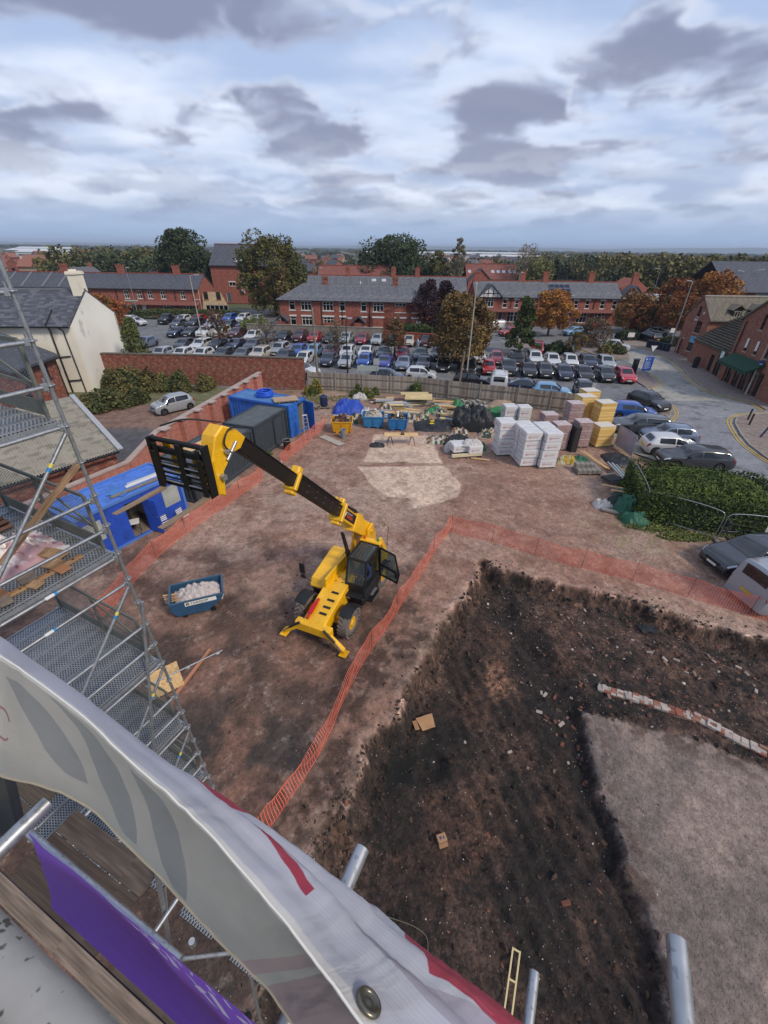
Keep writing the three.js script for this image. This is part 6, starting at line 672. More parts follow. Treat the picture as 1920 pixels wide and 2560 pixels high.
  part(bo, 'boom_lettering', bm(new THREE.PlaneGeometry(1.15, .29).rotateZ(Math.PI).translate(2.42, .02, -.2255).rotateY(0).applyMatrix4(new THREE.Matrix4().makeScale(1, 1, 1))), M(0xffffff, .6, { map: tx, side: THREE.DoubleSide }), true); part(bo, 'boom_lettering', bm(new THREE.PlaneGeometry(1.15, .29).rotateX(-Math.PI / 2).rotateY(Math.PI).translate(2.42, .276, 0)), M(0xffffff, .6, { map: tx }), true);
  part(t, 'boom_collar', [bm(RB(.16, .72, .6, .03, 3.12, 0, 0)), bm(RB(.12, .9, .1, .02, 3.02, .1, .27)), bm(RB(.3, .14, .34, .03, 3.0, -.42, 0)), bm(RB(.2, .2, .24, .04, 3.05, .44, 0))], yel);
  part(t, 'boom_middle', [bm(RB(3.7, .40, .32, .02, 4.95, 0, 0)), bm(B(3.6, .05, .36, 4.95, .2, 0))], boomBlack); part(t, 'boom_bolt', Array.from({ length: 10 }, (_, i) => bm(C([3.5 + (i % 5) * .62, (i < 5 ? .1 : -.1), -.158], [3.5 + (i % 5) * .62, (i < 5 ? .1 : -.1), -.175], .025, 8))), chrome);
  part(t, 'boom_collar', [bm(RB(.14, .56, .46, .03, 6.72, 0, 0)), bm(RB(.22, .24, .3, .04, 6.68, .34, 0)), bm(RB(.26, .12, .3, .03, 6.62, -.34, 0))], yel); part(t, 'boom_inner', [bm(RB(3.1, .34, .26, .02, 8.2, 0, 0)), bm(B(3, .03, .3, 8.2, .18, 0))], boomBlack);
  part(t, 'hose_run', [bm(C([3.1, .33, .05], [6.6, .3, .05], .03, 6)), bm(C([3.1, .33, -.06], [6.6, .3, -.06], .03, 6)), bm(tube([[.4, .3, .1], [1.2, .5, .1], [2.2, .42, .08], [3.0, .36, .06]], .035)), bm(C([1.0, .36, -.12], [2.95, .36, -.12], .045, 8))], black); part(t, 'chrome_pipe', bm(C([3.3, .28, .12], [6.6, .26, .12], .02, 6)), chrome);
  part(t, 'lift_ram', [C([.6, 1.1, 0], [1.15, 2.4, 0], .09, 12), C([1.15, 2.4, 0], [1.5, 3.6, 0], .05, 10)], black); part(t, 'tension_rod', [C([.3, 1.4, .28], [1.0, 3.2, .2], .03, 6)], black);
  // head and carriage
  const hd2 = part(t, 'boom_head', [ext([[6.6, 6.7], [6.85, 6.98], [7.25, 7.2], [7.52, 7.05], [7.74, 6.55], [7.74, 5.75], [7.54, 5.62], [7.46, 6.2], [7.1, 6.5], [6.82, 6.5]], .38, .03).translate(px + .02, py + .06, 0)], yel); part(hd2, 'tilt_ram', [C([px + 7.0, py + 6.8, -.22], [px + 7.36, py + 6.5, -.22], .04, 10)], galv); part(hd2, 'pin', [C([px + 7.6, py + 6.2, -.3], [px + 7.6, py + 6.2, .3], .07, 12), C([px + 7.35, py + 6.7, -.29], [px + 7.35, py + 6.7, .29], .06, 12)], galv); part(hd2, 'head_hose', tube([[px + 6.7, py + 7.05, -.22], [px + 7.2, py + 7.15, -.26], [px + 7.4, py + 6.9, -.26], [px + 7.2, py + 6.6, -.24]], .02), black); part(hd2, 'head_hose', tube([[px + 7.0, py + 7.2, .1], [px + 7.6, py + 7.4, .5], [px + 7.9, py + 7.3, .9]], .02), black);
  const cx = px + 8.02, z0 = -.32, z1 = 1.12, y0 = py + 5.98, y1 = py + 7.05; const cg = part(t, 'fork_carriage', [RB(.2, y1 - y0 + .1, .05, .012, cx, (y0 + y1) / 2, z0), RB(.2, y1 - y0 + .1, .05, .012, cx + .02, (y0 + y1) / 2, z1), C([cx, y1, z0], [cx, y1, z1], .055, 10), RB(.08, .12, z1 - z0, .02, cx, y1 - .22, (z0 + z1) / 2), RB(.08, .12, z1 - z0, .02, cx, y0 + .06, (z0 + z1) / 2), RB(.12, y1 - y0, .14, .02, cx + .03, (y0 + y1) / 2, (z0 + z1) / 2 - .05), ...[.42, .58, .74].map((k) => C([cx, mix(y0, y1, k), z0], [cx, mix(y0, y1, k), z1], .035, 8)), ...[.2, .3].map((k) => C([cx + .04, mix(y0, y1, k), z0], [cx + .04, mix(y0, y1, k), z1], .022, 8)), RB(.06, y1 - y0 - .1, .1, .015, cx + .08, (y0 + y1) / 2, z0 + .14), RB(.06, y1 - y0 - .1, .1, .015, cx + .08, (y0 + y1) / 2, z1 - .14)], M(0x191818, .55, { metalness: .3, bumpMap: grit, bumpScale: .003 }));
  part(cg, 'carriage_plate', [RB(.05, .55, .3, .01, cx - .14, y0 + .5, z0 + .4), RB(.05, .6, .3, .01, cx - .14, y0 + .5, z1 - .45), B(.05, .2, .2, cx - .1, y1 - .1, z1 - .3)], yel); part(cg, 'marker_lamp', [B(.06, .06, .14, cx - .02, y1 + .02, z0 + .22), B(.06, .06, .14, cx - .02, y1 + .02, z1 - .2)], redPaint); part(cg, 'worn_rods', [.12, .36, .5].map((k) => C([cx + .06, mix(y0, y1, k), z0 + .1], [cx + .06, mix(y0, y1, k), z1 - .1], .018, 8)), galv);
  for (const z of [z0 + .1, z1 - .12]) part(part(t, 'fork', RB(.06, .9, .12, .01, cx + .12, y0 + .4, z), boomBlack), 'fork_tine', [ext([[0, 0], [1.15, .02], [1.28, .035], [1.28, .05], [.0, .06]], .13, .006).translate(cx + .1, y0 - .07, z)], forkM);
}
// operator in the cab (seat at local 0.95,1.15,-0.72), facing forward
function person(label, p, turn, pose, shirt, legs, hair, o = {}) {
  const t = thing('person', label, 'person', p, turn), up = pose === 'sit' ? { hip: [0, .1, 0], knee: (s) => [.42, .16, s * .12], foot: (s) => [.5, -.34, s * .12], toe: (s) => [.66, -.38, s * .12], neck: [-.06, .62, 0], head: [0, .86, 0], elb: (s) => [.14, .3, s * .3], hand: (s) => [.42, .34, s * .2] } : { hip: [0, .92, 0], knee: (s) => [.04 + s * .1, .5, s * .1], foot: (s) => [s * .14, .08, s * .11], toe: (s) => [.16 + s * .14, .05, s * .12], neck: [.02, 1.46, 0], head: [.04, 1.66, 0], elb: (s) => [-.04 - s * .06, 1.14, s * .28], hand: (s) => [.1 - s * .1, .92, s * .28] };
  const oy = pose === 'sit' ? -.3 : -.9, sh = (q) => [q[0], q[1] + oy, q[2]], bl = [], bu = [], bh = []; const nk = sh(up.neck), hp = sh(up.hip);
  bu.push([hp, nk, .155, .15]); for (const s of [-1, 1]) { const S = [nk[0], nk[1] - .08, s * .18], e = sh(up.elb(s)), h = sh(up.hand(s)); bu.push([[nk[0], nk[1] - .06, 0], S, .09, .085], [S, e, .065, .052], [e, h, .05, .036]); bh.push(h); bl.push([[hp[0], hp[1], s * .09], sh(up.knee(s)), .1, .072], [sh(up.knee(s)), sh(up.foot(s)), .07, .045], [sh(up.foot(s)), sh(up.toe(s)), .05, .04]); }
  const N = o.N || 44, mv = (g) => g.translate(0, -oy, 0); const body = part(t, 'body', mv(bodyGeo([...bu, ...bl, [nk, sh(up.head), .06, .06]], 1, N)), shirt); part(t, 'trousers', mv(bodyGeo(bl.map(([a, b, r1, r2]) => [a, b, r1 + .012, r2 + .012]), 1, N)), legs);
  const hc = up.head; part(t, 'head', [new THREE.SphereGeometry(.1, 16, 12).scale(.95, 1.2, .82).translate(...hc), C([hc[0] + .08, hc[1] - .01, 0], [hc[0] + .115, hc[1] - .02, 0], .014, 6), ...[-1, 1].flatMap((s) => [new THREE.SphereGeometry(.022, 6, 5).translate(hc[0], hc[1], s * .083)]), C([up.neck[0], up.neck[1] - .05, 0], [hc[0] - .01, hc[1] - .08, 0], .055, 10)], M(0xb98a72, .7)); part(t, 'hair', new THREE.SphereGeometry(.108, 14, 10, 0, 6.3, 0, 1.55).scale(.97, 1.2, .86).rotateZ(.25).translate(hc[0] - .008, hc[1] + .012, 0), hair); part(t, 'eyes', [-1, 1].map((s) => new THREE.SphereGeometry(.011, 6, 5).translate(hc[0] + .088, hc[1] + .015, s * .035)), black);
  for (const h of bh) { const q = [h[0], h[1] - oy, h[2]]; part(t, 'hand', [new THREE.SphereGeometry(.042, 8, 6).scale(1.2, .6, 1).translate(...q), ...[-.03, -.01, .012, .032].map((d, i) => C([q[0] + .03, q[1], q[2] + d], [q[0] + .09 - Math.abs(i - 1.4) * .008, q[1] - .025, q[2] + d], .0095, 5)), C([q[0] + .005, q[1], q[2] + .035], [q[0] + .05, q[1] + .01, q[2] + .06], .011, 5)], M(0xb98a72, .7)); } return t;
}
person('machine operator in dark blue sitting in the telehandler cab', [-.76, 1.13, -13.75], R(-112.4), 'sit', M(0x1c2a4a, .9), M(0x2a2c30, .9), M(0x3a2a1c, .9));
person('pedestrian in dark coat walking beside the champagne car', [2.5, 0, -66.5], -1.2, 'walk', M(0x1a1d26, .9), M(0x20222a, .9), M(0x2a2018, .9), { N: 40 }); person('pedestrian in light blue top between the garden wall cars', [4.7, 0, -66.3], -2.4, 'walk', M(0x9ab4c4, .9), M(0x9aa6b0, .9), M(0x8a8078, .9), { N: 40 });
// --- site cabin
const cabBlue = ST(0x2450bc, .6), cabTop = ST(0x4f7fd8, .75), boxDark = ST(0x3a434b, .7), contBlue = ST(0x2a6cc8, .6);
function corr(L, H, amp = .035, pitch = .28) { const p = [], n = Math.round(L / pitch), d = L / n; for (let i = 0; i < n; i++) { const x = i * d; p.push([x, 0], [x + d * .4, 0], [x + d * .5, -amp], [x + d * .9, -amp]); } p.push([L, 0]); const q = [...p, ...p.slice().reverse().map(([x, y]) => [x, y - .02])]; const g = new THREE.ExtrudeGeometry(shp(q), { depth: H, bevelEnabled: false }); g.rotateX(-Math.PI / 2); return g; } // stands up along y, outside towards +z? (y->-z)
{
  const t = thing('site_cabin', 'blue steel site cabin with open door beside the stair tower', 'cabin', [-11.3, 0, -20.6], R(-119.5)), L = 5.5, W = 2.4, H = 2.35; // front face at z=0, body towards +z
  const fw = ext([[0, .12], [L, .12], [L, H], [0, H]], .06, 0, [[[2.3, .14], [3.2, .14], [3.2, 2.1], [2.3, 2.1]], [[4.5, .95], [5.2, .95], [5.2, 1.9], [4.5, 1.9]], [[.3, .95], [1.15, .95], [1.15, 1.95], [.3, 1.95]]]); part(t, 'front_wall', fw, cabBlue); part(t, 'rear_wall', B(L, H - .1, .06, L / 2, H / 2 + .05, W), cabBlue); for (const x of [.03, L - .03]) part(t, 'end_wall', B(.06, H - .1, W - .08, x, H / 2 + .05, W / 2), cabBlue);
  part(t, 'floor_tray', B(L - .1, .1, W - .1, L / 2, .1, W / 2), woodGrey); part(t, 'inner_lining', [B(L - .2, H - .3, .03, L / 2, H / 2, W - .12), B(.03, H - .3, W - .3, 3.9, H / 2, W / 2), B(.03, H - .3, W - .3, 1.5, H / 2, W / 2)], M(0xbcb8ad, .9));
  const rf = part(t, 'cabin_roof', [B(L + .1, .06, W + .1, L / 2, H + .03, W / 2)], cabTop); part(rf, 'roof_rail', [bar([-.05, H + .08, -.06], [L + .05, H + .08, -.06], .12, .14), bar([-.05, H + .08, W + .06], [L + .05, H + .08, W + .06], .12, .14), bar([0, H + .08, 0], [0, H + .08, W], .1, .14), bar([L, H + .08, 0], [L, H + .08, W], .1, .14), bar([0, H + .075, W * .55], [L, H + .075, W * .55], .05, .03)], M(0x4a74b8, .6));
  part(t, 'corner_post', [[0, 0], [L, 0], [0, W], [L, W]].map(([x, z]) => B(.14, H + .1, .14, x, H / 2 + .05, z)), M(0x4a74b8, .6)); part(t, 'sill_beam', bar([0, .06, -.03], [L, .06, -.03], .14, .13), M(0x4a74b8, .6)); part(t, 'shutter', [RB(.95, 1.1, .04, .01, .72, 1.45, -.05)], MM(0xa9aeaa, .8)); part(t, 'shutter', [RB(.8, 1.05, .04, .01, 4.85, 1.42, -.05)], MM(0xa9aeaa, .8));
  const d = part(t, 'door', RB(.9, 1.94, .05, .01, .45, .97, 0), cabBlue); d.position.set(2.3, .14, -.05); d.rotation.y = R(100); part(d, 'handle', C([.8, 1, .04], [.8, 1.02, .1], .02), galv);
}
function chair(label, x, z, turn) { const t = thing('bistro_chair', label, 'chair', [x, 0, z], turn); part(t, 'frame', tube([[-.22, 0, .22], [-.23, .42, .2], [-.22, .62, .16], [0, .64, .2], [.22, .62, .16], [.23, .42, .2], [.22, 0, .22]], .012, 6, 30), chrome); part(t, 'frame', tube([[-.22, 0, -.2], [-.21, .42, -.2], [-.22, .78, -.28], [0, .82, -.3], [.22, .78, -.28], [.21, .42, -.2], [.22, 0, -.2]], .012, 6, 30), chrome); for (let i = 0; i < 5; i++) part(t, 'seat_slat', B(.42, .015, .07, 0, .44, -.17 + i * .085), M(0xd4d4d0, .4)); for (let i = 0; i < 3; i++) part(t, 'back_slat', B(.4, .06, .012, 0, .55 + i * .095, -.24 - i * .02), M(0xd4d4d0, .4)); return t; }
chair('pale slatted chair by the cabin shutter', -11.0, -19.55, R(70)); chair('pale slatted chair next to the open cabin door', -11.55, -18.75, R(60)); chair('pale slatted chair half hidden behind the stair tower', -13.4, -15.6, R(60)); { const t = thing('office_chair', 'black office chair inside the cabin doorway', 'chair', [-13.6, .15, -18.7], .6); part(t, 'backrest', RB(.45, .55, .08, .04, 0, .8, -.2), blackMatt); part(t, 'seat', RB(.48, .09, .46, .03, 0, .48, 0), blackMatt); part(t, 'star_base', [C([0, .05, 0], [0, .45, 0], .03), ...[0, 1, 2, 3, 4].map((i) => C([0, .08, 0], [Math.cos(i * 1.257) * .28, .03, Math.sin(i * 1.257) * .28], .02))], black); }
{ const t = thing('folding_table', 'small pale table just inside the cabin doorway', 'table', [-13.1, .15, -18.1], .5); part(t, 'table_top', RB(.9, .03, .55, .008, 0, .72, 0), white); for (const [x, z] of [[-.4, -.22], [.4, -.22], [-.4, .22], [.4, .22]]) part(t, 'leg', C([x, 0, z], [x, .71, z], .015), steelDark); }
{ const d = [-.493, .870], n = [.870, .493]; const put = (a, b) => [-11.3 + d[0] * a + n[0] * b, -20.6 + d[1] * a + n[1] * b]; const lie = (name, label, a0, b0, a1, b1, y, w, h, m) => { const p = put(a0, b0), q = put(a1, b1); solo(name, label, name.includes('pipe') ? 'pipe' : 'timber', [bar([p[0], y, p[1]], [q[0], y + .02, q[1]], w, h)], m); };
  lie('scaffold_board', 'grey timber board lying along the blue cabin roof edge', .3, -.35, 3.4, -.5, 2.45, .22, .04, woodGrey); lie('plastic_pipe', 'white plastic pipe lying on the blue cabin roof', .3, -.75, 2.4, -.85, 2.47, .1, .1, white); lie('plastic_pipe', 'second white pipe beside the first on the cabin roof', .5, -.95, 2.2, -1.05, 2.47, .09, .09, M(0xb9bfc2, .5)); const p = put(2.9, -.7); solo('blue_sheet', 'crumpled blue plastic sheet on the cabin roof', 'sheet', grid(12, 8, (u, v) => [p[0] + (u - .5) * .9, 2.42 + .09 * fbm(u * 5, v * 5, 3, 3), p[1] + (v - .5) * .7]), M(0x3f78b8, .6, { side: THREE.DoubleSide })); }
// --- containers
function container(name, label, x, z, ang, L, W, H, m, o = {}) { // x along the long side, outside of the front long side towards -z local
  const t = thing(name, label, 'container', [x, 0, z], ang); const f = corr(L - .2, H - .3); part(t, 'side_panel', f.translate(.1, .15, .03).clone(), m); part(t, 'side_panel', corr(L - .2, H - .3).rotateY(Math.PI).translate(L - .1, .15, W - .03), m); const e = o.open ? null : part(t, 'end_panel', corr(W - .2, H - .3).rotateY(-Math.PI / 2).translate(.03, .15, .1), m); part(t, 'end_panel', corr(W - .2, H - .3).rotateY(Math.PI / 2).translate(L - .03, .15, W - .1), m);
  part(t, 'frame_rails', [...[.08, H - .08].flatMap((y) => [bar([0, y, 0], [L, y, 0], .12, .16), bar([0, y, W], [L, y, W], .12, .16), bar([0, y, 0], [0, y, W], .12, .16), bar([L, y, 0], [L, y, W], .12, .16)]), ...[[0, 0], [L, 0], [0, W], [L, W]].map(([a, b]) => B(.15, H, .15, a, H / 2, b))], o.rail || m); part(t, 'roof_panel', corr(L - .1, W - .1, .02, .3).rotateX(Math.PI / 2).translate(.05, H - .03, .05), o.top || m); part(t, 'floor', B(L - .1, .1, W - .1, L / 2, .14, W / 2), woodGrey); return t;
}
const dirB = Math.atan2(-.951, -.308);
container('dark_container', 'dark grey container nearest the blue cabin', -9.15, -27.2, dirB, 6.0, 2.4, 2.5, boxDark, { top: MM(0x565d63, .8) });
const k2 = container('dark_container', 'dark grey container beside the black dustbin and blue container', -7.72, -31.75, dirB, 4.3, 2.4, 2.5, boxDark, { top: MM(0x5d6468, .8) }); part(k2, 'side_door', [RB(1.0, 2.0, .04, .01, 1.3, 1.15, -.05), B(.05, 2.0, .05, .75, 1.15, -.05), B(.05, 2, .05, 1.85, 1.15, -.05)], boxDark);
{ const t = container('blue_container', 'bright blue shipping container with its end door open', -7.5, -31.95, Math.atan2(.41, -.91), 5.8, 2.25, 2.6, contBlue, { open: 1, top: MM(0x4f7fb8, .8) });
  part(t, 'end_door', [RB(.05, 2.3, 1.05, .01, -.03, 1.3, .6), ...[0, 1, 2, 3].flatMap((i) => [B(.04, .3, .36, -.06, .5 + i * .52, .35), B(.04, .3, .36, -.06, .5 + i * .52, .85)])], contBlue); const d = part(t, 'end_door', [RB(.05, 2.3, 1.05, .01, 0, 1.3, -.53), ...[-.3, -.75].map((z) => C([-.05, .2, z], [-.05, 2.4, z], .02))], contBlue); d.position.set(-.02, 0, 2.2); d.rotation.y = R(75); part(t, 'inner_lining', [B(5.5, 2.2, .03, 2.9, 1.3, 2.1), B(5.5, 2.2, .03, 2.9, 1.3, .1)], M(0xb9b5a6, .9)); }
{ const r = RNG(12), t = thing('plywood_sheets', 'pale plywood sheets lying on the blue container roof', 'plywood', [-7.9, 2.62, -33.2], .35); for (let i = 0; i < 3; i++) part(t, 'sheet', RB(1.9, .03, 1.15, .004, (r() - .5) * .1, .05 + i * .04, (r() - .5) * .12), i === 2 ? MM(0xb99f85, .85) : woodGrey); part(t, 'bearer', [B(.07, .07, 1.2, -.6, .0, 0), B(.07, .07, 1.2, .6, 0, 0)], woodGrey); }
{ const t = thing('hose_coil', 'blue plastic hose coil on the far end of the blue container', 'hose', [-9.9, 2.62, -34.5]); for (let i = 0; i < 5; i++) part(t, 'hose_turn', new THREE.TorusGeometry(.7 - i * .03, .055, 6, 26).rotateX(Math.PI / 2).translate((i % 2) * .05, .07 + i * .08, (i % 3) * .04), M(0x1c55c8, .5)); }
{ const g = grid(26, 18, (u, v) => { const e = Math.min(u, 1 - u, v, 1 - v); return [(u - .5) * 2.6, .02 + .2 * fbm(u * 4, v * 4, 3, 31) * ss(0, .2, e) + .3 * ss(.3, .6, v) * ss(.3, 0, Math.abs(u - .45)) * .7, (v - .5) * 1.9]; }); const o = solo('grey_tarpaulin', 'grey tarpaulin thrown over the dark container roof', 'tarpaulin', g, M(0x3c4248, .7, { side: THREE.DoubleSide, bumpMap: grit, bumpScale: .004 })); o.position.set(-10.5, 2.5, -25.4); o.rotation.y = -.3; const p = solo('timber_sheet', 'pale timber sheet under the grey tarpaulin edge', 'plywood', RB(1.7, .03, .8, .005), woodNew); p.position.set(-11.5, 2.58, -24.2); p.rotation.y = 1.1; }
// --- netting: plastic barrier mesh hung on steel pins
const netM = M(0xee7a60, .75, { side: THREE.DoubleSide });
function netting(label, pts, h = 1.0, sag = .1) {
  const r = RNG(Math.floor(Math.abs(pts[0][0] * 100)) + 9), t = thing('barrier_netting', label, 'netting', [pts[0][0], 0, pts[0][1]]), P = smooth(pts, 10), g = [], S = []; let s = 0; const pos = [[P[0][0], P[0][1], 0]]; for (let i = 1; i < P.length; i++) { s += Math.hypot(P[i][0] - P[i - 1][0], P[i][1] - P[i - 1][1]); pos.push([P[i][0], P[i][1], s]); }
  const at = (d) => { let i = 1; while (i < pos.length - 1 && pos[i][2] < d) i++; const a = pos[i - 1], b = pos[i], k = cl((d - a[2]) / (b[2] - a[2] + 1e-6)); const dx = b[0] - a[0], dz = b[1] - a[1], l = Math.hypot(dx, dz) || 1; return [mix(a[0], b[0], k) - pts[0][0], mix(a[1], b[1], k) - pts[0][1], -dz / l, dx / l]; };
  const pt = (d, y) => { const q = at(d), k = y / h, w = (fbm(d * .9, k * 1.5, 2, 44) - .5) * .35 * Math.sin(Math.PI * k * .9) + (fbm(d * 3, k * 3, 2, 45) - .5) * .06, top = h * (1 - sag * (.5 - .5 * Math.cos(d / 2.2 * 6.283)) - .1 * (fbm(d * .5, 3, 2, 46) - .5)); const x = q[0] + q[2] * w, z = q[1] + q[3] * w; return V(x, siteH(x + pts[0][0], z + pts[0][1]) + .03 + k * top, z); };
  const rib = (A, Bq, w, hor) => { const d = Bq.clone().sub(A); const u = hor ? V(0, w / 2, 0) : d.clone().cross(V(0, 1, .01)).normalize().multiplyScalar(w / 2); S.push(A.clone().sub(u), A.clone().add(u), Bq.clone().add(u), A.clone().sub(u), Bq.clone().add(u), Bq.clone().sub(u)); };
  const n = Math.floor(s / .22), rows = 12; for (let j = 0; j <= rows; j++) for (let i = 0; i < n; i++) rib(pt(i * s / n, j / rows * h), pt((i + 1) * s / n, j / rows * h), j === 0 || j === rows ? .026 : .015, true); const m = Math.floor(s / .095); for (let i = 0; i <= m; i++) for (let j = 0; j < 5; j++) { const d = i * s / m, A = pt(d, j / 5 * h), Bq = pt(d, (j + 1) / 5 * h), q = at(d), u = V(-q[3], 0, q[2]).multiplyScalar(.008); S.push(A.clone().sub(u), A.clone().add(u), Bq.clone().add(u), A.clone().sub(u), Bq.clone().add(u), Bq.clone().sub(u)); }
  const geo = new THREE.BufferGeometry().setFromPoints(S); geo.computeVertexNormals(); part(t, 'mesh', geo, netM); for (let d = .1; d < s; d += 2.2) { const q = at(d), y = siteH(q[0] + pts[0][0], q[1] + pts[0][1]); part(t, 'pin', C([q[0], y, q[1]], [q[0], y + h + .12, q[1]], .009, 5), M(0x4a3a32, .8)); } return t;
}
netting('orange barrier netting between the excavation and the parked cars', [[3.55, -18.9], [5.6, -18.0], [8.46, -16.4], [9.73, -15.9], [11.9, -14.95], [13.99, -13.75], [16.4, -12.5], [19, -11.6]]); netting('orange barrier netting running from the corner down beside the excavation', [[3.55, -18.9], [2.93, -17.78], [.46, -12.6], [-.64, -10.45], [-1.38, -8.42], [-1.88, -6.91], [-2.48, -5.79], [-3.1, -4.7]], 1, .16); netting('orange barrier netting along the cabin and dark container', [[-8.0, -24.65], [-9.39, -21.1], [-10.22, -19.13], [-11.05, -16.7], [-11.3, -14.4], [-11.5, -12.0]], .95); netting('orange barrier netting by the blue container and ladder', [[-5.1, -34.6], [-6.08, -30.82], [-7.29, -26.95]], .9);
// --- tipping skip with lettering
{
  const t = thing('tipping_skip', 'dark blue tipping skip full of rubbish and timber on the bare ground', 'skip', [-7.75, 0, -13.2], R(-56)), pf_ = [[-.85, .18], [.25, .14], [.85, .55], [1.0, .86], [-1.05, .86], [-1.05, .5]], m = ST(0x2a5274, .6); t.rotation.y = R(22);
  for (const s of [-1, 1]) part(t, 'side_plate', ext(pf_, .03).translate(0, 0, s * .62), m); part(t, 'tray', pf_.map((p, i) => { const q = pf_[(i + 1) % 6]; return i === 3 ? B(.01, .01, .01, 0, .3, 0) : B(Math.hypot(q[0] - p[0], q[1] - p[1]), .03, 1.22, (p[0] + q[0]) / 2, (p[1] + q[1]) / 2, 0, 0, 0, Math.atan2(q[1] - p[1], q[0] - p[0])); }), m); part(t, 'rim', [bar([-1.05, .87, .62], [1.0, .87, .62], .06, .05), bar([-1.05, .87, -.62], [1.0, .87, -.62], .06, .05), bar([-1.05, .87, -.62], [-1.05, .87, .62], .06, .05), bar([1.0, .87, -.62], [1.0, .87, .62], .06, .05)], M(0x3d5a70, .6)); part(t, 'fork_pocket', [B(1.2, .14, .2, -.2, .07, .35), B(1.2, .14, .2, -.2, .07, -.35)], m); part(t, 'wheel_foot', [C([.5, .09, .5], [.5, .09, .58], .09, 10), C([-.6, .09, .5], [-.6, .09, .58], .09, 10)], black);
  const tx = textTex(512, 80, (x) => { x.fillStyle = '#dcdcd6'; x.fillRect(0, 0, 512, 80); x.fillStyle = '#15181c'; x.fillRect(18, 14, 52, 52); x.fillStyle = '#dcdcd6'; x.fillRect(34, 28, 22, 8); x.fillRect(34, 44, 22, 8); x.fillStyle = '#15181c'; x.font = 'bold 62px sans-serif'; x.fillText('CONQUIP', 92, 62); }); part(t, 'lettering', new THREE.PlaneGeometry(1.2, .19).translate(.1, .72, .642), M(0xffffff, .6, { map: tx }), true);
}
function heap(name, label, cat, x, z, rx, rz, h, m, seed, o = {}) { const g = grid(o.n || 30, o.n || 30, (u, v) => { const a = (u - .5) * 2, b = (v - .5) * 2, d = Math.max(Math.abs(a), Math.abs(b)) * .5 + Math.hypot(a, b) * .5, f = Math.pow(cl(1 - d * d), o.p || .6), n = fbm(u * (o.f || 4), v * (o.f || 4), 4, seed), rd = Math.abs(fbm(u * (o.f || 4) * 1.3 + 9, v * (o.f || 4) * 1.3, 3, seed + 4) - .5) * 2; return [a * rx * (1 + .12 * (n - .5)), Math.max(.0, h * f * (.55 + .5 * n + .3 * rd) + (o.cr || .08) * (rd - .4) * f), b * rz * (1 + .12 * (n - .5)), u * rx * 2, v * rz * 2]; }); const e = solo(name, label, cat, g, m, o.group, true); e.position.set(x, (o.y ?? siteH(x, z)) - .02, z); e.rotation.y = o.turn || 0; return e; }
const dbl = { side: THREE.DoubleSide, bumpMap: wrinkle, bumpScale: .03 }, tarpBlue = M(0x1f46a8, .55, dbl), tarpBlack = M(0x202226, .5, dbl), tarpGreen = M(0x1f5a44, .6, dbl), polyW = M(0xb9b6b2, .45, dbl), green2 = M(0x2f7a4c, .55, dbl);
heap('plastic_sheeting', 'crumpled clear and white plastic sheeting filling the blue tipping skip', 'sheeting', -7.75, -13.2, .95, .6, .55, M(0xb3a9a6, .4, dbl), 5, { y: .55, turn: R(22), cr: .25, f: 5 }); for (let i = 0; i < 5; i++) { const a = R(22), y = .85 + i * .02, s = -.35 + i * .1; solo('timber_batten', ['lowest', 'second', 'middle', 'fourth', 'uppermost'][i] + ' timber batten sticking out of the tipping skip', 'timber', bar([-7.75 - .3, y - .1, -13.2 + s + .4], [-9.15 + i * .06, y - .22 - i * .05, -12.75 + s * .8], .05, .03), i % 2 ? M(0xb08a72, .8) : woodNew, 'battens in the tipping skip'); }
// --- skips by the far side
function openSkip(label, x, z, m, w = 1.55, d = 1.5, h = .95, turn = 0) { const t = thing('rubble_skip', label, 'skip', [x, 0, z], turn), o = .12, side = (a, b, c, e) => { const P = []; const q = [a, b, c, e]; P.push(...q[0], ...q[1], ...q[2], ...q[0], ...q[2], ...q[3]); const g = new THREE.BufferGeometry(); g.setAttribute('position', new THREE.Float32BufferAttribute(P, 3)); g.computeVertexNormals(); return g; }; const b = [[-w / 2 + o, .12, -d / 2 + o], [w / 2 - o, .12, -d / 2 + o], [w / 2 - o, .12, d / 2 - o], [-w / 2 + o, .12, d / 2 - o]], T = [[-w / 2, h, -d / 2], [w / 2, h, -d / 2], [w / 2, h, d / 2], [-w / 2, h, d / 2]]; const g = [0, 1, 2, 3].map((i) => side(b[i], b[(i + 1) % 4], T[(i + 1) % 4], T[i])); g.push(side(...b)); const mm = m.clone(); mm.side = THREE.DoubleSide; part(t, 'tub', g, mm); part(t, 'rim', [0, 1, 2, 3].map((i) => bar(T[i], T[(i + 1) % 4], .08, .07)), m); part(t, 'fork_channel', [B(.22, .14, d - .2, -.4, .07, 0), B(.22, .14, d - .2, .4, .07, 0)], m); part(t, 'rib', [-.5, 0, .5].map((k) => bar([k * w * .8, .15, d / 2 - o + .02], [k * w * .9, h - .05, d / 2 + .02], .07, .05)), m); return t; }
openSkip('yellow skip heaped with rubbish sacks', -3.55, -33.6, ST(0xe0a416, .6), 1.7, 1.5, .98, .03); openSkip('left blue skip full of boards and offcuts', -1.0, -34.9, ST(0x2f80b8, .6), 1.85, 1.5, .98); openSkip('right blue skip full of black sacks and boards', 1.05, -34.4, ST(0x2876b4, .6), 1.7, 1.5, .98, -.02);
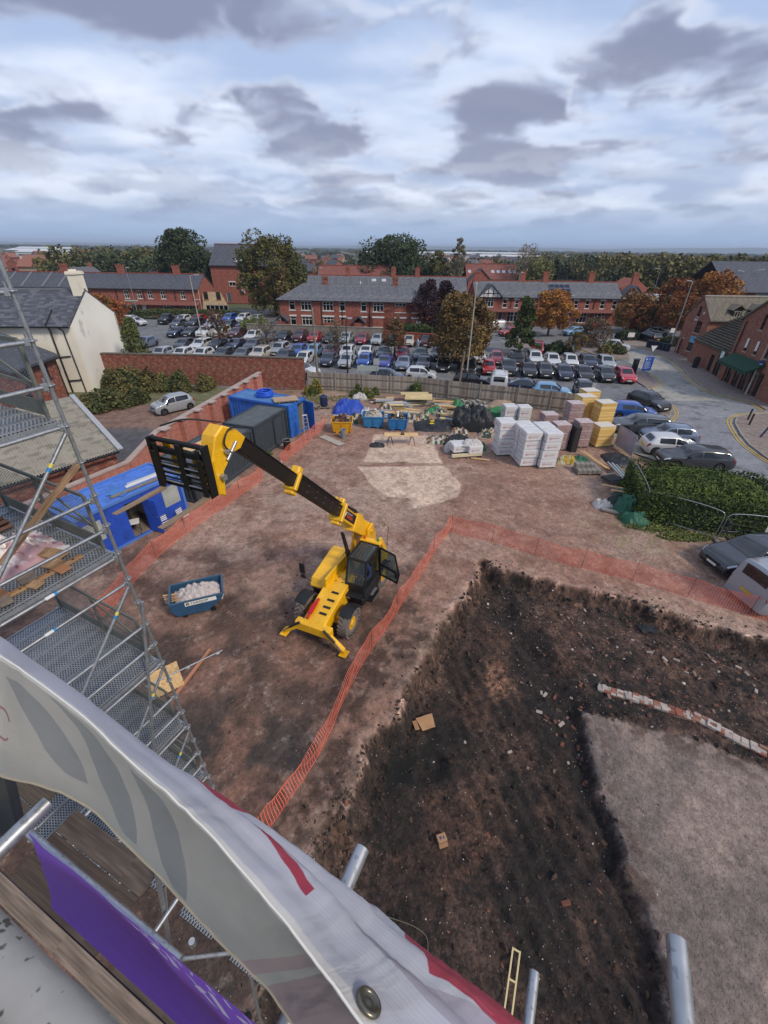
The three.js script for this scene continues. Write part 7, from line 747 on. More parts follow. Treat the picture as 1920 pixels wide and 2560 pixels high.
heap('waste_sacks', 'mixed red and white rubbish heaped in the yellow skip', 'rubbish', -3.55, -33.6, .78, .68, .75, M(0xb5a596, .7, { ...dbl, map: tex(64, (u, v) => { const h = hsh(Math.floor(u * 7), Math.floor(v * 7), 3); return h < .3 ? [.75, .7, .65] : h < .5 ? [.55, .3, .27] : h < .75 ? [.2, .19, .2] : [.7, .62, .48]; }, true, 1.4) }), 8, { y: .75, cr: .3, f: 6 }); heap('waste_sacks', 'pale plasterboard rubble heaped in the left blue skip', 'rubbish', -1.0, -34.9, .85, .68, .6, M(0xa9a298, .8, dbl), 18, { y: .75, cr: .3, f: 6 }); heap('waste_sacks', 'black sacks and offcuts heaped in the right blue skip', 'rubbish', 1.05, -34.4, .8, .68, .6, M(0x77736c, .7, { ...dbl, map: tex(64, (u, v) => hsh(Math.floor(u * 6), Math.floor(v * 6), 9) < .45 ? [.14, .15, .18] : [.8, .78, .72], true, 1.5) }), 28, { y: .75, cr: .3, f: 6 });
{ const r = RNG(61), spots = [[-1.0, -34.9, 9], [1.05, -34.4, 8], [-3.5, -33.6, 4]]; let k = 0; for (const [x, z, n] of spots) for (let i = 0; i < n; i++) { const a = r() * 3.14, l = .5 + r() * .7, y = 1.05 + r() * .25; solo('board_offcut', `pale board offcut lying on the rubbish in ${x < -3 ? 'the yellow skip' : x < 0 ? 'the left blue skip' : 'the right blue skip'}`, 'board', bar([x - Math.cos(a) * l / 2 + (r() - .5) * .5, y, z - Math.sin(a) * l / 2 + (r() - .5) * .4], [x + Math.cos(a) * l / 2, y + (r() - .3) * .35, z + Math.sin(a) * l / 2], .12 + r() * .1, .02), [white, woodNew, woodGrey, polyW][k++ % 4], `board offcuts in ${x < -3 ? 'the yellow skip' : x < 0 ? 'the left blue skip' : 'the right blue skip'}`); } }
heap('blue_tarpaulin', 'crumpled bright blue tarpaulin heaped behind the yellow skip', 'tarpaulin', -3.4, -38.6, 1.5, 1.6, 1.2, tarpBlue, 41, { cr: .28, f: 5 }); heap('plastic_sheeting', 'grey-white plastic sheeting heap beside the blue tarpaulin', 'sheeting', -1.7, -37.6, .7, .9, .7, polyW, 43, { cr: .25 });
heap('black_sheeting', 'flat black plastic sheeting with yellow labels behind the trestle bench', 'sheeting', 4.2, -34.9, 1.7, 1.3, .55, tarpBlack, 47, { cr: .2, f: 5 }); heap('black_sheeting', 'tall stack of blocks draped in black plastic sheeting', 'sheeting', 7.6, -35.6, 1.7, 1.9, 1.7, tarpBlack, 53, { p: .2, cr: .35, f: 7, n: 44 }); heap('black_sheeting', 'black plastic sheeting bundled behind the low block pallet', 'sheeting', 5.7, -31.2, 1.2, 1.0, .7, tarpBlack, 57, { cr: .25 }); heap('black_sheeting', 'black plastic cover stretched behind the white block packs', 'sheeting', 10.6, -33.6, 1.9, .8, 1.1, tarpBlack, 59, { p: .25 }); heap('black_sheeting', 'crumpled black sheet lying beside the mesh panel', 'sheeting', 17.0, -28.3, 1.0, 1.2, .4, tarpBlack, 65, { cr: .2 });
for (const [x, z, a] of [[4.0, -34.6, .3], [5.0, -35.3, -.2], [3.9, -34.0, .6]]) solo('warning_label', 'yellow label lying on the flat black sheeting', 'label', B(.34, .01, .3, x, siteH(x, z) + .62, z, 0, a), M(0xd0b424, .7), 'yellow labels on the black sheeting');
{ const r = RNG(71); for (let i = 0; i < 9; i++) { const x = 6.6 + r() * 2, z = -36.6 + r() * 1.6; solo('loose_block', 'loose pale block weighing down the tall black sheeted stack', 'block', RB(.44, .2, .2, .01, x, 1.72 + r() * .08, z, 0, r() * 3), MM(0x9a968e, .9), 'blocks on the black sheeted stack'); } }
heap('green_sheeting', 'green plastic sheeting over timber behind the black stack', 'sheeting', 10.9, -38.2, 1.9, .7, .75, green2, 67, { p: .3 }); heap('green_sheeting', 'green plastic wrap bundle left of the black stack', 'sheeting', 4.6, -38.6, .8, .6, .6, green2, 69, { cr: .25 }); heap('green_sheeting', 'upright green plastic roll behind the black stack', 'sheeting', 7.0, -39.6, .7, .6, 1.0, green2, 73, { cr: .2 }); heap('green_sheeting', 'green sheeting over the pallet beside the brick packs', 'sheeting', 13.6, -33.9, 1.1, .7, 1.15, green2, 75, { p: .3 }); heap('green_sheeting', 'green plastic corner under the wrapped block pallet', 'sheeting', 7.4, -30.2, .35, .45, .5, green2, 79, { cr: .2 }); heap('sand_pile', 'pale sand pile against the far fence', 'sand', 11.2, -40.2, 1.8, .9, .85, MM(0xa58f7c, .98), 83, { p: .9, cr: .02 }); heap('sand_pile', 'brown earth pile behind the timber stacks', 'sand', 6.0, -41.4, 1.2, .6, .4, MM(0x7d6450, .98), 84, { p: .9 });
// trestle bench
{ const t = thing('trestle_bench', 'pale board laid on folding trestles on the light concrete patch', 'bench', [1.25, 0, -30.9], .02); part(t, 'bench_top', RB(2.6, .03, .75, .005, 0, .8, 0), woodNew); for (const x of [-.85, .85]) part(t, 'trestle', [bar([x - .25, 0, -.28], [x, .78, -.05], .03, .03), bar([x + .25, 0, -.28], [x, .78, -.05], .03, .03), bar([x - .25, 0, .28], [x, .78, .05], .03, .03), bar([x + .25, 0, .28], [x, .78, .05], .03, .03), B(.5, .05, .1, x, .77, 0)], steelDark); const s = thing('circular_saw', 'small power saw standing on the trestle bench', 'saw', [1.35, .815, -30.85]); part(s, 'saw_body', [RB(.26, .14, .16, .04, 0, .1, 0), new THREE.TorusGeometry(.08, .02, 6, 14).translate(.02, .2, 0)], M(0x6a4a24, .6)); part(s, 'saw_plate', B(.34, .012, .2, 0, .01, 0), steelDark); heap('black_sheeting', 'black dust sheet dropped at the left end of the trestle bench', 'sheeting', -.6, -30.6, .6, .45, .25, tarpBlack, 87, { cr: .15 }); }
{ const t = thing('plywood_board', 'pale board lying flat on the ground in front of the yellow skip', 'board', [-4.2, siteH(-4.2, -31.4) + .05, -31.4], R(-44)); part(t, 'sheet', RB(2.5, .03, .62, .006), MM(0xb8b0a6, .85)); part(t, 'bearer', B(.1, .05, .6, .8, -.035, 0), woodGrey); }
{ const t = thing('dustbin', 'black dustbin with a white rim beside the dark container', 'bin', [-7.35, 0, -29.6]); part(t, 'bin_body', new THREE.LatheGeometry([[.2, 0], [.24, .1], [.29, .72], [.3, .74], [.27, .72], [.2, .05]].map((p) => new THREE.Vector2(...p)), 18), M(0x17191b, .6, { side: THREE.DoubleSide })); part(t, 'rim', new THREE.TorusGeometry(.295, .018, 6, 20).rotateX(Math.PI / 2).translate(0, .74, 0), M(0x8a8d8a, .6)); const u = thing('galvanised_bin', 'small grey bin standing in front of the yellow skip', 'bin', [-3.35, 0, -32.0]); part(u, 'bin_body', new THREE.LatheGeometry([[.18, 0], [.24, .7], [.25, .72], [.2, .7]].map((p) => new THREE.Vector2(...p)), 16), M(0x747d82, .6, { side: THREE.DoubleSide })); part(u, 'rim', new THREE.TorusGeometry(.245, .014, 6, 20).rotateX(Math.PI / 2).translate(0, .72, 0), galv); }
{ const t = thing('step_ladder', 'aluminium step ladder standing by the blue container door', 'ladder', [-6.25, 0, -31.7], .5); for (const [a, b] of [[-.3, .45], [.3, -.45]]) { } part(t, 'front_rails', [bar([-.24, 0, .42], [-.17, 1.95, 0], .05, .03), bar([.24, 0, .42], [.17, 1.95, 0], .05, .03)], galv); part(t, 'rear_rails', [bar([-.24, 0, -.42], [-.17, 1.95, 0], .04, .03), bar([.24, 0, -.42], [.17, 1.95, 0], .04, .03)], galv); for (let i = 1; i < 7; i++) part(t, 'tread', B(.44 - i * .02, .025, .09, 0, i * .28, .42 - i * .06), galv); part(t, 'cap', B(.38, .04, .14, 0, 1.96, 0), M(0xc9c9c4, .5)); }
{ const t = thing('chemical_drum', 'dark blue drum with a cap on pallets behind the blue container', 'drum', [-5.85, .15, -39.6]); part(t, 'drum_body', new THREE.LatheGeometry([[0, 0], [.34, .02], [.36, .08], [.36, .42], [.375, .45], [.36, .48], [.36, .88], [.33, .96], [.14, 1.0], [.14, 1.08], [0, 1.09]].map((p) => new THREE.Vector2(...p)), 20), M(0x16264a, .5)); part(t, 'drum_band', new THREE.TorusGeometry(.368, .014, 6, 22).rotateX(Math.PI / 2).translate(0, .9, 0), M(0x3a4a6a, .5)); }
function pallet(label, x, y, z, turn, L = 1.2, W = 1.0) { const t = thing('pallet', label, 'pallet', [x, y, z], turn, 'timber pallets'); for (let i = 0; i < 7; i++) part(t, 'top_slat', B(L, .022, W / 8.2, 0, .128, -W / 2 + (i + .5) * W / 7), woodGrey); for (const a of [-1, 0, 1]) { for (const b of [-1, 0, 1]) part(t, 'block', B(.12, .08, .12, a * (L / 2 - .07), .065, b * (W / 2 - .07)), woodGrey); part(t, 'bottom_slat', B(.12, .022, W, a * (L / 2 - .07), .012, 0), woodGrey); } return t; }
pallet('timber pallet under the dark blue drum', -5.85, 0, -39.6, .2); pallet('timber pallet beside the dark blue drum', -6.9, 0, -39.3, .4); pallet('timber pallet lying on the first one', -6.85, .145, -39.25, .7);
// wrapped block packs
const wrapTex = textTex(512, 256, (x, w, h) => { x.fillStyle = '#d6d6d6'; x.fillRect(0, 0, w, h); const r = RNG(3); for (let i = 0; i < 160; i++) { x.fillStyle = `rgba(${r() < .5 ? '140,142,146' : '236,236,236'},${.1 + r() * .18})`; x.save(); x.translate(r() * w, r() * h); x.rotate((r() - .5) * .8); x.fillRect(0, 0, 20 + r() * 120, 1 + r() * 5); x.restore(); } x.strokeStyle = '#9c3038'; x.lineWidth = 11; x.beginPath(); x.arc(112, 150, 34, 0, 6.3); x.stroke(); x.fillStyle = '#9c3038'; x.beginPath(); x.arc(112, 150, 13, 0, 6.3); x.fill(); x.fillStyle = '#8a4a50'; for (let i = 0; i < 9; i++) x.fillRect(170 + i * 28, 134, 20 - (i % 3) * 5, 32); x.fillStyle = '#8f9298'; for (let i = 0; i < 7; i++) x.fillRect(60 + i * 58, 84 + (i % 2) * 4, 34, 9); });
const wrapM = M(0xffffff, .3, { map: wrapTex, bumpMap: wrinkle, bumpScale: .02 }), wrapTop = M(0xcfd0d2, .3, { bumpMap: wrinkle, bumpScale: .03 });
function pack(label, x, y, z, turn, w, h, d, mFace, mTop, group) { const t = thing('block_pack', label, 'block pack', [x, y, z], turn, group), r = RNG(Math.floor(Math.abs(x * 97 + y * 31 + z * 7))); part(t, 'wrapped_blocks', RB(w, h - .02, d, .035, 0, h / 2, 0), mTop); for (const [a, ww, dd] of [[0, w, d], [Math.PI / 2, d, w], [Math.PI, w, d], [-Math.PI / 2, d, w]]) part(t, 'wrap_face', new THREE.PlaneGeometry(ww - .08, h - .1, 6, 4).translate(0, h / 2, dd / 2 + .004 + .003 * r()).rotateY(a), mFace, true); part(t, 'top_crease', [bar([-w * .4, h - .005, -d * .3], [w * .3, h - .005, d * .35], .05, .02), bar([-w * .3, h - .005, d * .3], [w * .4, h - .005, -d * .2], .04, .018)], wrapTop); return t; }
const lay = ['bottom', 'second', 'third', 'top']; for (const [n, x, z, a, w, d, hs] of [['left stack', 8.75, -29.35, .12, 1.25, 1.2, 4], ['middle front stack', 10.0, -27.5, .12, 1.18, 1.1, 4], ['right front stack', 11.3, -27.3, .12, 1.18, 1.1, 4], ['middle rear stack', 9.85, -28.75, .12, 1.2, 1.15, 4], ['right rear stack', 11.15, -28.55, .12, 1.2, 1.15, 4]]) for (let i = 0; i < hs; i++) pack(`${lay[i]} white wrapped block pack of the ${n}`, x + Math.sin(i * 5 + x) * .035, .12 + i * .63, z + Math.cos(i * 3 + x) * .03, a + Math.sin(i * 7 + x) * .02, w, .63, d, wrapM, wrapTop, 'white wrapped block packs'); for (const [l, x, z] of [['under the left pack stack', 8.75, -29.35], ['under the middle front pack stack', 10.0, -27.5], ['under the right front pack stack', 11.3, -27.3], ['under the middle rear pack stack', 9.85, -28.75], ['under the right rear pack stack', 11.15, -28.55]]) { pallet('timber pallet ' + l, x, -.02, z, .12); }
pack('white wrapped block pack lying low, left of the pair', 5.45, .3, -29.2, .18, 1.1, .6, 1.0, wrapM, wrapTop, 'low block packs'); pack('white wrapped block pack lying low, right of the pair', 6.55, .3, -29.0, .18, 1.05, .6, 1.0, wrapM, wrapTop, 'low block packs'); pallet('timber pallet under the low left pack', 5.45, 0, -29.2, .18); pallet('timber pallet under the low right pack', 6.55, 0, -29.0, .18); solo('timber_plank', 'pale plank lying on the ground before the low packs', 'timber', bar([6.3, .06, -28.35], [7.6, .06, -28.0], .16, .04), woodNew); solo('timber_plank', 'cream foam plank along the front of the low packs', 'timber', RB(2.3, .22, .16, .01, 6.0, .22, -28.5, 0, .18), M(0xc9c0a0, .8));
heap('plastic_sheeting', 'torn white wrapping piled on the low block packs', 'sheeting', 6.4, -29.1, .75, .5, .4, polyW, 91, { y: .88, cr: .25 }); heap('white_sacks', 'crumpled white sacks beside the low block packs', 'sacks', 5.1, -29.9, .6, .5, .9, polyW, 93, { cr: .25 });
// brick packs
const brickPack = M(0xffffff, .6, { map: tex(256, (u, v) => { const row = Math.floor(v * 10), bu = (u * 5 + row % 2 * .5) % 5, fx = bu % 1, fy = v * 10 - row, h = hsh(Math.floor(bu), row, 6); let c = mix3(s3(0x8f6a66), s3(0xa9928f), h); if (fx < .05 || fy < .12) c = [.42, .36, .36]; return mix3(c, [.72, .68, .7], .35 * ss(.4, .7, pf(u, v, 5, 3, 8))); }, true, 1) });
for (const [l, x, z, n] of [['left', 13.2, -30.4, 3], ['right', 15.1, -31.0, 3], ['rear left', 13.0, -32.6, 3], ['rear right', 15.2, -33.4, 4]]) for (let i = 0; i < n; i++) pack(`${lay[i]} wrapped brick pack in the ${l} brick stack`, x, .12 + i * .66, z, .12 + (i % 2) * .02, 1.15, .66, 1.0, brickPack, M(0xb4a4a4, .5, { bumpMap: grit, bumpScale: .006 }), 'wrapped brick packs'); for (const [x, z, l] of [[13.2, -30.4, 'left'], [15.1, -31.0, 'right'], [13.0, -32.6, 'rear left'], [15.2, -33.4, 'rear right']]) pallet(`timber pallet under the ${l} brick stack`, x, -.02, z, .12); solo('damp_course_roll', 'dark upright sheet wedged between the brick stacks', 'sheet', RB(.5, 2.0, 1.1, .05, 14.2, 1.0, -30.2, 0, .12), M(0x2a2526, .8));
pack('wrapped grey block pack at the back left of the brick stacks', 10.9, .6, -36.4, .1, 1.1, .9, 1, wrapM, wrapTop, 'back packs'); pack('wrapped grey block pack at the back right of the green sheeting', 12.1, .6, -36.2, .1, 1.1, .9, 1, wrapM, wrapTop, 'back packs'); pallet('timber pallet under the back left grey pack', 10.9, .0, -36.4, .1); pallet('timber pallet under the back right grey pack', 12.1, 0, -36.2, .1); pack('lower wrapped block pack at the back left', 10.9, .13, -36.4, .1, 1.1, .47, 1, wrapM, wrapTop, 'back packs'); pack('lower wrapped block pack at the back right', 12.1, .13, -36.2, .1, 1.1, .47, 1, wrapM, wrapTop, 'back packs');
// insulation stacks, board by board
const foam = [0xd8b262, 0xe0c07a, 0xcfa656].map((c) => M(c, .85)), foil = M(0xb9b6ae, .5); for (const [l, x, z, n, y0] of [['front', 16.85, -31.25, 14, .1], ['middle', 17.6, -33.4, 24, .1], ['back', 16.5, -34.6, 25, .1], ['rear', 17.3, -35.9, 26, .1]]) { const t = thing('insulation_stack', `${l} stack of yellow foam insulation boards beside the brick packs`, 'insulation', [x, y0, z], .16, 'insulation board stacks'), r = RNG(n), bg = metres(RB(1.3, .1, 1.1, .006)), fg = metres(B(1.28, .008, 1.08)); for (let i = 0; i < n; i++) { const b = mesh(bg, foam[Math.floor(r() * 3)]); b.name = 'board'; b.position.set((r() - .5) * .03, .06 + i * .112, (r() - .5) * .03); t.add(b); const f = mesh(fg, foil); f.name = 'facing'; f.position.y = .055; b.add(f); } part(t, 'top_sheet', B(1.32, .012, 1.12, 0, n * .112 + .03, 0), M(0xc9c4ba, .5)); part(t, 'bearer', [B(.1, .1, 1.1, -.5, -.05, 0), B(.1, .1, 1.1, .5, -.05, 0)], woodGrey); }
// smaller stores on the right
for (const [l, x, z, s] of [['left', 12.6, -27.7, 1], ['middle', 13.1, -27.85, 2], ['right', 13.55, -27.7, 3], ['upper left', 12.85, -27.95, 4], ['upper right', 13.35, -28.05, 5]]) heap('sand_bag', `${l} yellow and white printed bag in front of the brick packs`, 'bag', x, z, .36, .28, .32, M(0xc9c0a0, .6, { ...dbl, map: tex(64, (u, v) => hsh(Math.floor(u * 3), Math.floor(v * 4), s) < .5 ? [.83, .72, .2] : [.82, .83, .85], true, 1) }), 100 + s, { y: s > 3 ? .25 : 0, group: 'printed bags' });
for (let i = 0; i < 14; i++) { const c = i % 5, rw = Math.floor(i / 5) % 2, l = Math.floor(i / 10); solo('concrete_block', 'grey concrete block stacked on the pallet in front of the brick packs', 'block', RB(.3, .22, .44, .01, 13.3 + c * .33, .25 + l * .23, -26.6 + rw * .48), MM(0x8d8a84, .95), 'grey concrete blocks on the pallet'); } pallet('timber pallet carrying the grey concrete blocks', 13.95, 0, -26.4, .05, 1.7, 1.1); heap('green_hose', 'coil of green sheeting lying behind the grey blocks', 'sheeting', 14.2, -28.2, .6, .45, .4, tarpGreen, 111, { cr: .2 });
{ const r = RNG(83); const far = [['timber length laid from the green coil towards the pallets', [14.6, .3, -29.4], [15.4, .2, -26.6], .1, .05, woodNew], ['second timber length beside the green coil', [14.8, .32, -29.2], [15.5, .22, -26.5], .08, .05, woodNew], ['third thin batten beside the green coil', [15.0, .28, -28.9], [15.8, .18, -26.4], .05, .05, wood], ['bright timber batten resting on the green bags, left of two', [13.9, .35, -23.9], [15.0, .5, -23.1], .14, .05, woodNew], ['bright timber batten resting on the green bags, right of two', [14.2, .3, -23.3], [15.2, .5, -22.6], .14, .05, woodNew], ['grey plastic pipe lying behind the timber battens, left', [15.8, .3, -27.4], [15.6, .35, -24.0], .1, .1, M(0x8c959b, .4)], ['grey plastic pipe lying behind the timber battens, middle', [16.0, .32, -27.2], [15.75, .35, -24.0], .1, .1, M(0x9aa2a6, .4)], ['grey plastic pipe lying behind the timber battens, right', [16.2, .3, -27.0], [15.9, .35, -23.9], .1, .1, M(0x7c868c, .4)], ['grey stone slab lying by the white sack, front', [12.8, .12, -21.3], [13.6, .12, -20.9], .25, .12, MM(0xa29c94, .9)], ['grey stone slab lying by the white sack, back', [12.95, .1, -21.7], [13.7, .1, -21.3], .25, .12, MM(0x96918a, .9)]]; for (const [l, a, b, w, h, m] of far) solo(l.includes('pipe') ? 'plastic_pipe' : l.includes('slab') ? 'stone_slab' : 'timber_length', l, l.includes('pipe') ? 'pipe' : l.includes('slab') ? 'slab' : 'timber', bar(a, b, w, h), m);
  const g = thing('metal_grating', 'dark ribbed metal grating leaning by the grey pipes', 'grating', [15.1, .12, -25.0], .3); for (let i = 0; i < 10; i++) part(g, 'bar', B(.05, .16, 1.0, -.5 + i * .11, .12, 0, -.15), steelDark); part(g, 'edge_rail', [B(1.1, .05, .05, 0, .16, .5), B(1.1, .05, .05, 0, .2, -.5)], galv); }
heap('builders_bag', 'green builders bag slumped against the mesh fence, upper', 'bag', 14.3, -21.2, .85, .7, 1.15, tarpGreen, 121, { cr: .3 }); heap('builders_bag', 'green builders bag at the corner of the mesh fence, lower', 'bag', 14.2, -20.2, .75, .6, .75, tarpGreen, 123, { cr: .3 }); heap('builders_bag', 'green builders bag beside the timber battens', 'bag', 15.0, -22.9, .7, .6, .6, tarpGreen, 125, { cr: .25 }); heap('builders_bag', 'dark green bag behind the other builders bags', 'bag', 13.9, -21.9, .5, .5, .9, M(0x24382f, .7, dbl), 127, { cr: .25 }); heap('white_sack', 'crumpled white sack beside the green builders bags', 'sack', 13.1, -21.8, .55, .45, .5, polyW, 129, { cr: .25 });
// timber and sheet stacks along the far fence, piece by piece
{ const r = RNG(97), cols = [woodNew, wood, woodGrey, M(0xa9adb0, .5), M(0xcdb98a, .8), M(0x8a8f92, .5)]; const stacks = [[-.3, -41.2, 'beside the blue tarpaulin', 10, 1.8], [1.2, -39.6, 'behind the right blue skip', 12, 2.2], [3.4, -40.8, 'of pale boards by the fence', 10, 3.0], [5.8, -39.8, 'of grey sections by the fence', 10, 2.4], [2.6, -37.6, 'of mixed lengths behind the bench', 9, 2.0], [8.9, -40.6, 'beyond the tall black stack', 8, 2.0], [.2, -37.4, 'between the blue skips and the fence', 8, 1.6], [5.6, -36.6, 'left of the tall black stack', 8, 1.6]]; for (const [x, z, w, n, L] of stacks) { const a0 = (r() - .5) * .5; for (let i = 0; i < n; i++) { const a = a0 + (r() - .5) * .35, l = L * (.6 + r() * .6), y = .08 + Math.floor(i / 3) * .13 + r() * .03, ox = (r() - .5) * .5, oz = -.5 + (i % 3) * .45 + (r() - .5) * .2; solo('stacked_board', `stacked board or section in the pile ${w}`, 'board', B(l, .05 + r() * .06, .18 + r() * .25, x + ox, y, z + oz, 0, a, (r() - .5) * .05), cols[Math.floor(r() * 6)], `boards ${w}`); } } solo('pale_sheet', 'large pale yellow board lying on the timber stack by the fence', 'board', RB(2.6, .04, 1.5, .006, 3.2, .85, -40.6, .08, -.1, .03), MM(0xd6c08e, .85)); solo('pale_sheet', 'second pale yellow board lying behind the first', 'board', RB(2.8, .04, .8, .006, 2.9, .75, -42.0, .05, .05, 0), MM(0xd2bd90, .85)); heap('white_sacks', 'white sacks lying against the fence behind the blue tarpaulin', 'sacks', -2.6, -42.4, .8, .4, .7, polyW, 137, { cr: .25 }); }
{ const r = RNG(555), pal = [[.72, .7, .66], [.2, .2, .22], [.55, .42, .3], [.16, .3, .24], [.62, .56, .46]], mats = [0, 1, 2].map((k) => M(0xffffff, .7, { ...dbl, map: tex(64, (u, v) => pal[Math.floor(hsh(Math.floor(u * 6), Math.floor(v * 6), 20 + k) * 5)], true, 1.2) })); [[2.2, -36.4, 'left of the flat black sheeting'], [3.6, -37.0, 'behind the flat black sheeting'], [5.2, -37.8, 'behind the green wrap bundle'], [6.2, -33.4, 'before the tall black stack'], [9.4, -38.6, 'right of the tall black stack'], [8.6, -33.0, 'between the black stack and the white packs'], [.0, -38.8, 'behind the left blue skip'], [-2.4, -35.8, 'between the yellow and blue skips'], [12.6, -34.6, 'behind the brick stacks'], [4.4, -31.6, 'left of the low packs']].forEach(([x, z, l], i) => heap('mixed_rubbish', 'mixed offcuts and wrapping heaped ' + l, 'rubbish', x, z, .7 + r() * .5, .5 + r() * .3, .45 + r() * .4, mats[i % 3], 400 + i, { cr: .4, f: 7, n: 26 })); }
// --- mesh fence panels
function heras(label, a, b, h = 1.95, lean = 0) { const L = Math.hypot(b[0] - a[0], b[1] - a[1]), t = thing('mesh_fence_panel', label, 'fence panel', [a[0], siteH(a[0], a[1]), a[1]], Math.atan2(-(b[1] - a[1]), b[0] - a[0])); part(t, 'frame', [tube([[.04, .1, 0], [.04, h - .15, 0], [.15, h, 0], [L - .15, h, 0], [L - .04, h - .15, 0], [L - .04, .1, 0]], .021, 8, 60), C([.04, .22, 0], [L - .04, .22, 0], .018, 8)], galv); const w = []; for (let x = .1; x < L - .05; x += .1) w.push(C([x, .22, 0], [x, h - .02, 0], .0025, 3)); for (let y = .3; y < h; y += .28) w.push(C([.05, y, 0], [L - .05, y, 0], .0025, 3)); part(t, 'wire_mesh', w, M(0x7d8388, .5, { metalness: .5 })); part(t, 'foot_block', [RB(.22, .13, .6, .03, .02, .065, 0)], MM(0x8f8a82, .9)); part(t, 'clip', [B(.05, .06, .06, .3, h - .02, 0), B(.05, .06, .06, L * .6, h - .02, 0)], galv); return t; }
heras('mesh fence panel along the left end of the yew hedge', [16.0, -25.4], [14.75, -20.6], 1.7); heras('mesh fence panel in front of the yew hedge', [14.85, -20.45], [17.5, -18.4], 1.7); heras('mesh fence panel in front of the red motorcycle', [17.6, -18.35], [20.6, -17.6], 1.7); { const t = heras('mesh fence panel clad with a pale printed board', [17.95, -31.0], [18.15, -28.7], 1.65); part(t, 'clad_board', RB(2.2, 1.5, .02, .005, 1.15, .95, .03), MM(0xa9a0aa, .6)); } solo('site_notice', 'white notice sheet tied to the mesh panel by the motorcycle', 'sign', RB(.5, .4, .015, .004, 19.6, 1.15, -17.78, 0, -.25), white);
// --- motorcycle
{ const t = thing('motorcycle', 'small red motorcycle parked behind the mesh fence panel', 'motorcycle', [19.0, 0, -18.95], .1); for (const [x, n] of [[-.62, 'wheel'], [.62, 'wheel']]) { const w = part(t, n, new THREE.TorusGeometry(.27, .05, 8, 22), rubber); w.position.set(x, .31, 0); part(w, 'rim', [new THREE.TorusGeometry(.21, .015, 6, 20), ...[0, 1, 2].map((i) => C([Math.cos(i * 1.05) * -.2, Math.sin(i * 1.05) * -.2, 0], [Math.cos(i * 1.05) * .2, Math.sin(i * 1.05) * .2, 0], .01, 5))], galv); } part(t, 'frame', [C([-.55, .35, 0], [-.1, .4, 0], .03), C([-.1, .4, 0], [.35, .8, 0], .03), C([.62, .31, .06], [.4, .95, .06], .022), C([.62, .31, -.06], [.4, .95, -.06], .022), C([-.6, .33, .08], [-.35, .75, .08], .02)], steelDark); part(t, 'tank', RB(.42, .2, .24, .08, .12, .78, 0, 0, 0, -.1), M(0xa01622, .35)); part(t, 'seat', RB(.62, .1, .22, .04, -.38, .78, 0, 0, 0, .08), blackMatt); part(t, 'engine', RB(.34, .3, .26, .05, 0, .42, 0), M(0x5a5d60, .5, { metalness: .5 })); part(t, 'handlebar', [tube([[.3, .98, -.34], [.38, 1.02, -.1], [.38, 1.02, .1], [.3, .98, .34]], .014), new THREE.SphereGeometry(.09, 10, 8).translate(.48, .88, 0)], black); part(t, 'exhaust', C([.1, .3, .14], [-.7, .36, .16], .035, 8), chrome); part(t, 'top_box', RB(.2, .16, .26, .03, -.72, .86, 0), black); }
